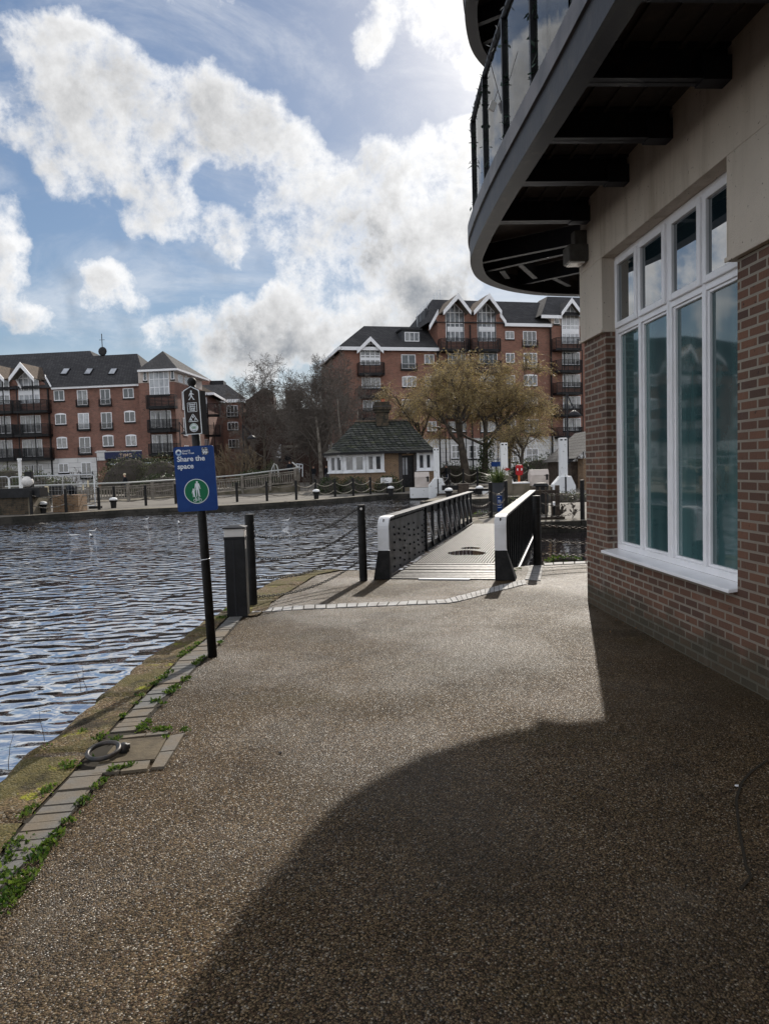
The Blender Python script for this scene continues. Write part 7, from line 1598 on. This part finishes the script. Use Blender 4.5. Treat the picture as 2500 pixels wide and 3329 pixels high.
for x, y, r_, a_ in BLOBS:
    d = ray(x, y).normalized(); dn = g.new('ShaderNodeVectorMath', operation='DOT_PRODUCT'); g.link(dw, dn.inputs[0]); dn.inputs[1].default_value = d
    ca = math.cos(math.atan(r_ * 1.15 / F)); mr = g.new('ShaderNodeMapRange', interpolation_type='SMOOTHSTEP'); g.link(dn.outputs['Value'], mr.inputs[0]); mr.inputs[1].default_value = ca; mr.inputs[2].default_value = 1; mr.inputs[4].default_value = a_
    if acc is None: acc = mr.outputs[0]
    else:
        mx = g.new('ShaderNodeMath', operation='MULTIPLY_ADD'); g.link(acc, mx.inputs[0]); g.link(g.math('SUBTRACT', 1.0, mr.outputs[0]), mx.inputs[1]); g.link(mr.outputs[0], mx.inputs[2]); acc = mx.outputs[0]
# loose unseen clouds behind the camera and to the sides, cover raised for fill
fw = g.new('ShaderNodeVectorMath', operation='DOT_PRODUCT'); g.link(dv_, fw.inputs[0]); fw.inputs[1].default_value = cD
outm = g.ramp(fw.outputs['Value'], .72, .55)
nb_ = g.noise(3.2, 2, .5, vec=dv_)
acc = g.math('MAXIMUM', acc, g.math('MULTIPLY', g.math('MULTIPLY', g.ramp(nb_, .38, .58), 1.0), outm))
f1 = g.noise(9, 12, .66, vec=dv_); f2_ = g.noise(45, 7, .7, vec=dv_); f3_ = g.noise(20, 8, .62, vec=dw)
nz = g.math('ADD', g.math('MULTIPLY', g.math('SUBTRACT', f1, .5), 2.3), g.math('ADD', g.math('MULTIPLY', g.math('SUBTRACT', f2_, .5), .7), g.math('MULTIPLY', g.math('SUBTRACT', f3_, .5), 1.1)))
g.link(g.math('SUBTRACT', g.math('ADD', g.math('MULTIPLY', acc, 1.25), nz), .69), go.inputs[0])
w = WT(); w.n['Background'].inputs['Strength'].default_value = .1
dirv = w.new('ShaderNodeVectorMath', operation='NORMALIZE'); w.link(w.co, dirv.inputs[0]); dirv = dirv.outputs[0]
sky = w.new('ShaderNodeTexSky', sky_type='NISHITA'); sky.sun_disc = False; sky.sun_elevation = EL; sky.sun_rotation = AZ; sky.air_density = 1.0; sky.dust_density = .35; sky.ozone_density = 2.2
def dens(off):
    n = w.new('ShaderNodeGroup'); n.node_tree = grp
    a = w.new('ShaderNodeVectorMath', operation='ADD'); w.link(dirv, a.inputs[0]); a.inputs[1].default_value = S * off; w.link(a.outputs[0], n.inputs[0]); return n.outputs[0]
d0 = dens(0); d1 = dens(.03)
alpha0 = w.ramp(d0, -.08, .68)
veil = w.math('MULTIPLY', w.ramp(w.noise(4, 8, .65, vec=w.vscale(1, 1, 2.4, vec=dirv), dist=.6), .38, .72), .46)
sz = w.new('ShaderNodeSeparateXYZ'); w.link(dirv, sz.inputs[0])
low = w.math('MULTIPLY', w.ramp(w.math('ADD', sz.outputs[2], w.math('MULTIPLY', w.noise(7, 6, .6, vec=dirv), .08)), .24, .05), .9)
alpha = w.math('MAXIMUM', w.math('MAXIMUM', alpha0, veil), low)
lit = w.math('ADD', 1.06, w.math('MULTIPLY', w.math('SUBTRACT', d0, d1), .42))
thick = w.ramp(d0, .2, 1.0)
lit = w.math('SUBTRACT', lit, w.math('MULTIPLY', thick, .36))
mid = w.noise(15, 9, .6, vec=dirv, dist=.3); lit = w.math('ADD', lit, w.math('MULTIPLY', w.math('SUBTRACT', mid, .5), .75))
def spot_(x, y, r_):
    d = ray(x, y).normalized(); dn = w.new('ShaderNodeVectorMath', operation='DOT_PRODUCT'); w.link(dirv, dn.inputs[0]); dn.inputs[1].default_value = d
    return w.ramp(dn.outputs['Value'], math.cos(math.atan(r_ * 1.15 / F)), 1.0)
dk = None
for x, y, r_, k_ in ((1230, 790, 150, .55), (1270, 560, 110, .38), (770, 1100, 150, .45), (930, 1140, 120, .42), (1400, 960, 190, .42), (1150, 1060, 150, .40), (350, 260, 150, .25), (860, 700, 100, .25), (700, 1180, 120, .35), (1480, 930, 120, .3), (620, 1110, 100, .3)):
    q = w.math('MULTIPLY', spot_(x, y, r_), k_ * .58); dk = q if dk is None else w.math('MAXIMUM', dk, q)
lit = w.math('SUBTRACT', lit, w.math('MULTIPLY', w.math('MULTIPLY', dk, w.ramp(w.noise(13, 8, .6, vec=dirv), .36, .58)), w.ramp(d0, .25, .7)))
sd = w.new('ShaderNodeVectorMath', operation='DOT_PRODUCT'); w.link(dirv, sd.inputs[0]); sd.inputs[1].default_value = S
glow = w.math('POWER', w.math('MAXIMUM', sd.outputs['Value'], 0.0), 22.0)
lit = w.math('ADD', lit, w.math('MULTIPLY', glow, .16))
lit = w.math('MAXIMUM', w.math('MINIMUM', lit, 1.10), .3)
# clouds away from the sun, out of view, brightened as added fill light
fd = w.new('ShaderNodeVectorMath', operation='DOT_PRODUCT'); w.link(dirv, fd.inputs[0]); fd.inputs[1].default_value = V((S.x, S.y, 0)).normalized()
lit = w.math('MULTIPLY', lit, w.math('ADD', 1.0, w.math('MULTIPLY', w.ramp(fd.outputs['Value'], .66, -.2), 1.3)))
cc = w.new('ShaderNodeMix', data_type='RGBA'); w.link(w.ramp(lit, .2, .75), cc.inputs['Factor']); cc.inputs[6].default_value = (.84, .93, 1.06, 1); cc.inputs[7].default_value = (.985, .99, 1.0, 1)
CL = 6.9
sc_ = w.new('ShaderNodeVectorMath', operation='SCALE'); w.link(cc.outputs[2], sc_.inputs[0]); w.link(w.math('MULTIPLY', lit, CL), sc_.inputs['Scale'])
lum = w.new('ShaderNodeVectorMath', operation='DOT_PRODUCT'); w.link(sky.outputs[0], lum.inputs[0]); lum.inputs[1].default_value = (.3, .4, .3)
SKY = w.new('ShaderNodeVectorMath', operation='SCALE'); w.link(sky.outputs[0], SKY.inputs[0]); w.link(w.math('DIVIDE', .95, w.math('ADD', 1.0, w.math('MULTIPLY', lum.outputs['Value'], .11))), SKY.inputs['Scale'])
mx = w.new('ShaderNodeMix', data_type='RGBA'); w.link(alpha, mx.inputs['Factor']); w.link(SKY.outputs[0], mx.inputs[6]); w.link(sc_.outputs[0], mx.inputs[7])
aur = w.new('ShaderNodeVectorMath', operation='SCALE'); aur.inputs[0].default_value = (1.0, .93, .82); w.link(w.math('MULTIPLY', w.math('POWER', w.math('MAXIMUM', sd.outputs['Value'], 0.0), 70.0), 4.5), aur.inputs['Scale'])
fin = w.new('ShaderNodeVectorMath', operation='ADD'); w.link(mx.outputs[2], fin.inputs[0]); w.link(aur.outputs[0], fin.inputs[1])
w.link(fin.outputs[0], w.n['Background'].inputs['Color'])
vs_ = sc.view_settings; vs_.view_transform = 'Standard'; vs_.look = 'None'; vs_.exposure = 0.4; vs_.gamma = 1
sc.cycles.use_denoising = True
sc.cycles.max_bounces = 8; sc.cycles.transparent_max_bounces = 12; sc.cycles.sample_clamp_indirect = 6; sc.cycles.caustics_reflective = False
try: world.cycles.sampling_method = 'MANUAL'; world.cycles.sample_map_resolution = 1024
except Exception: pass
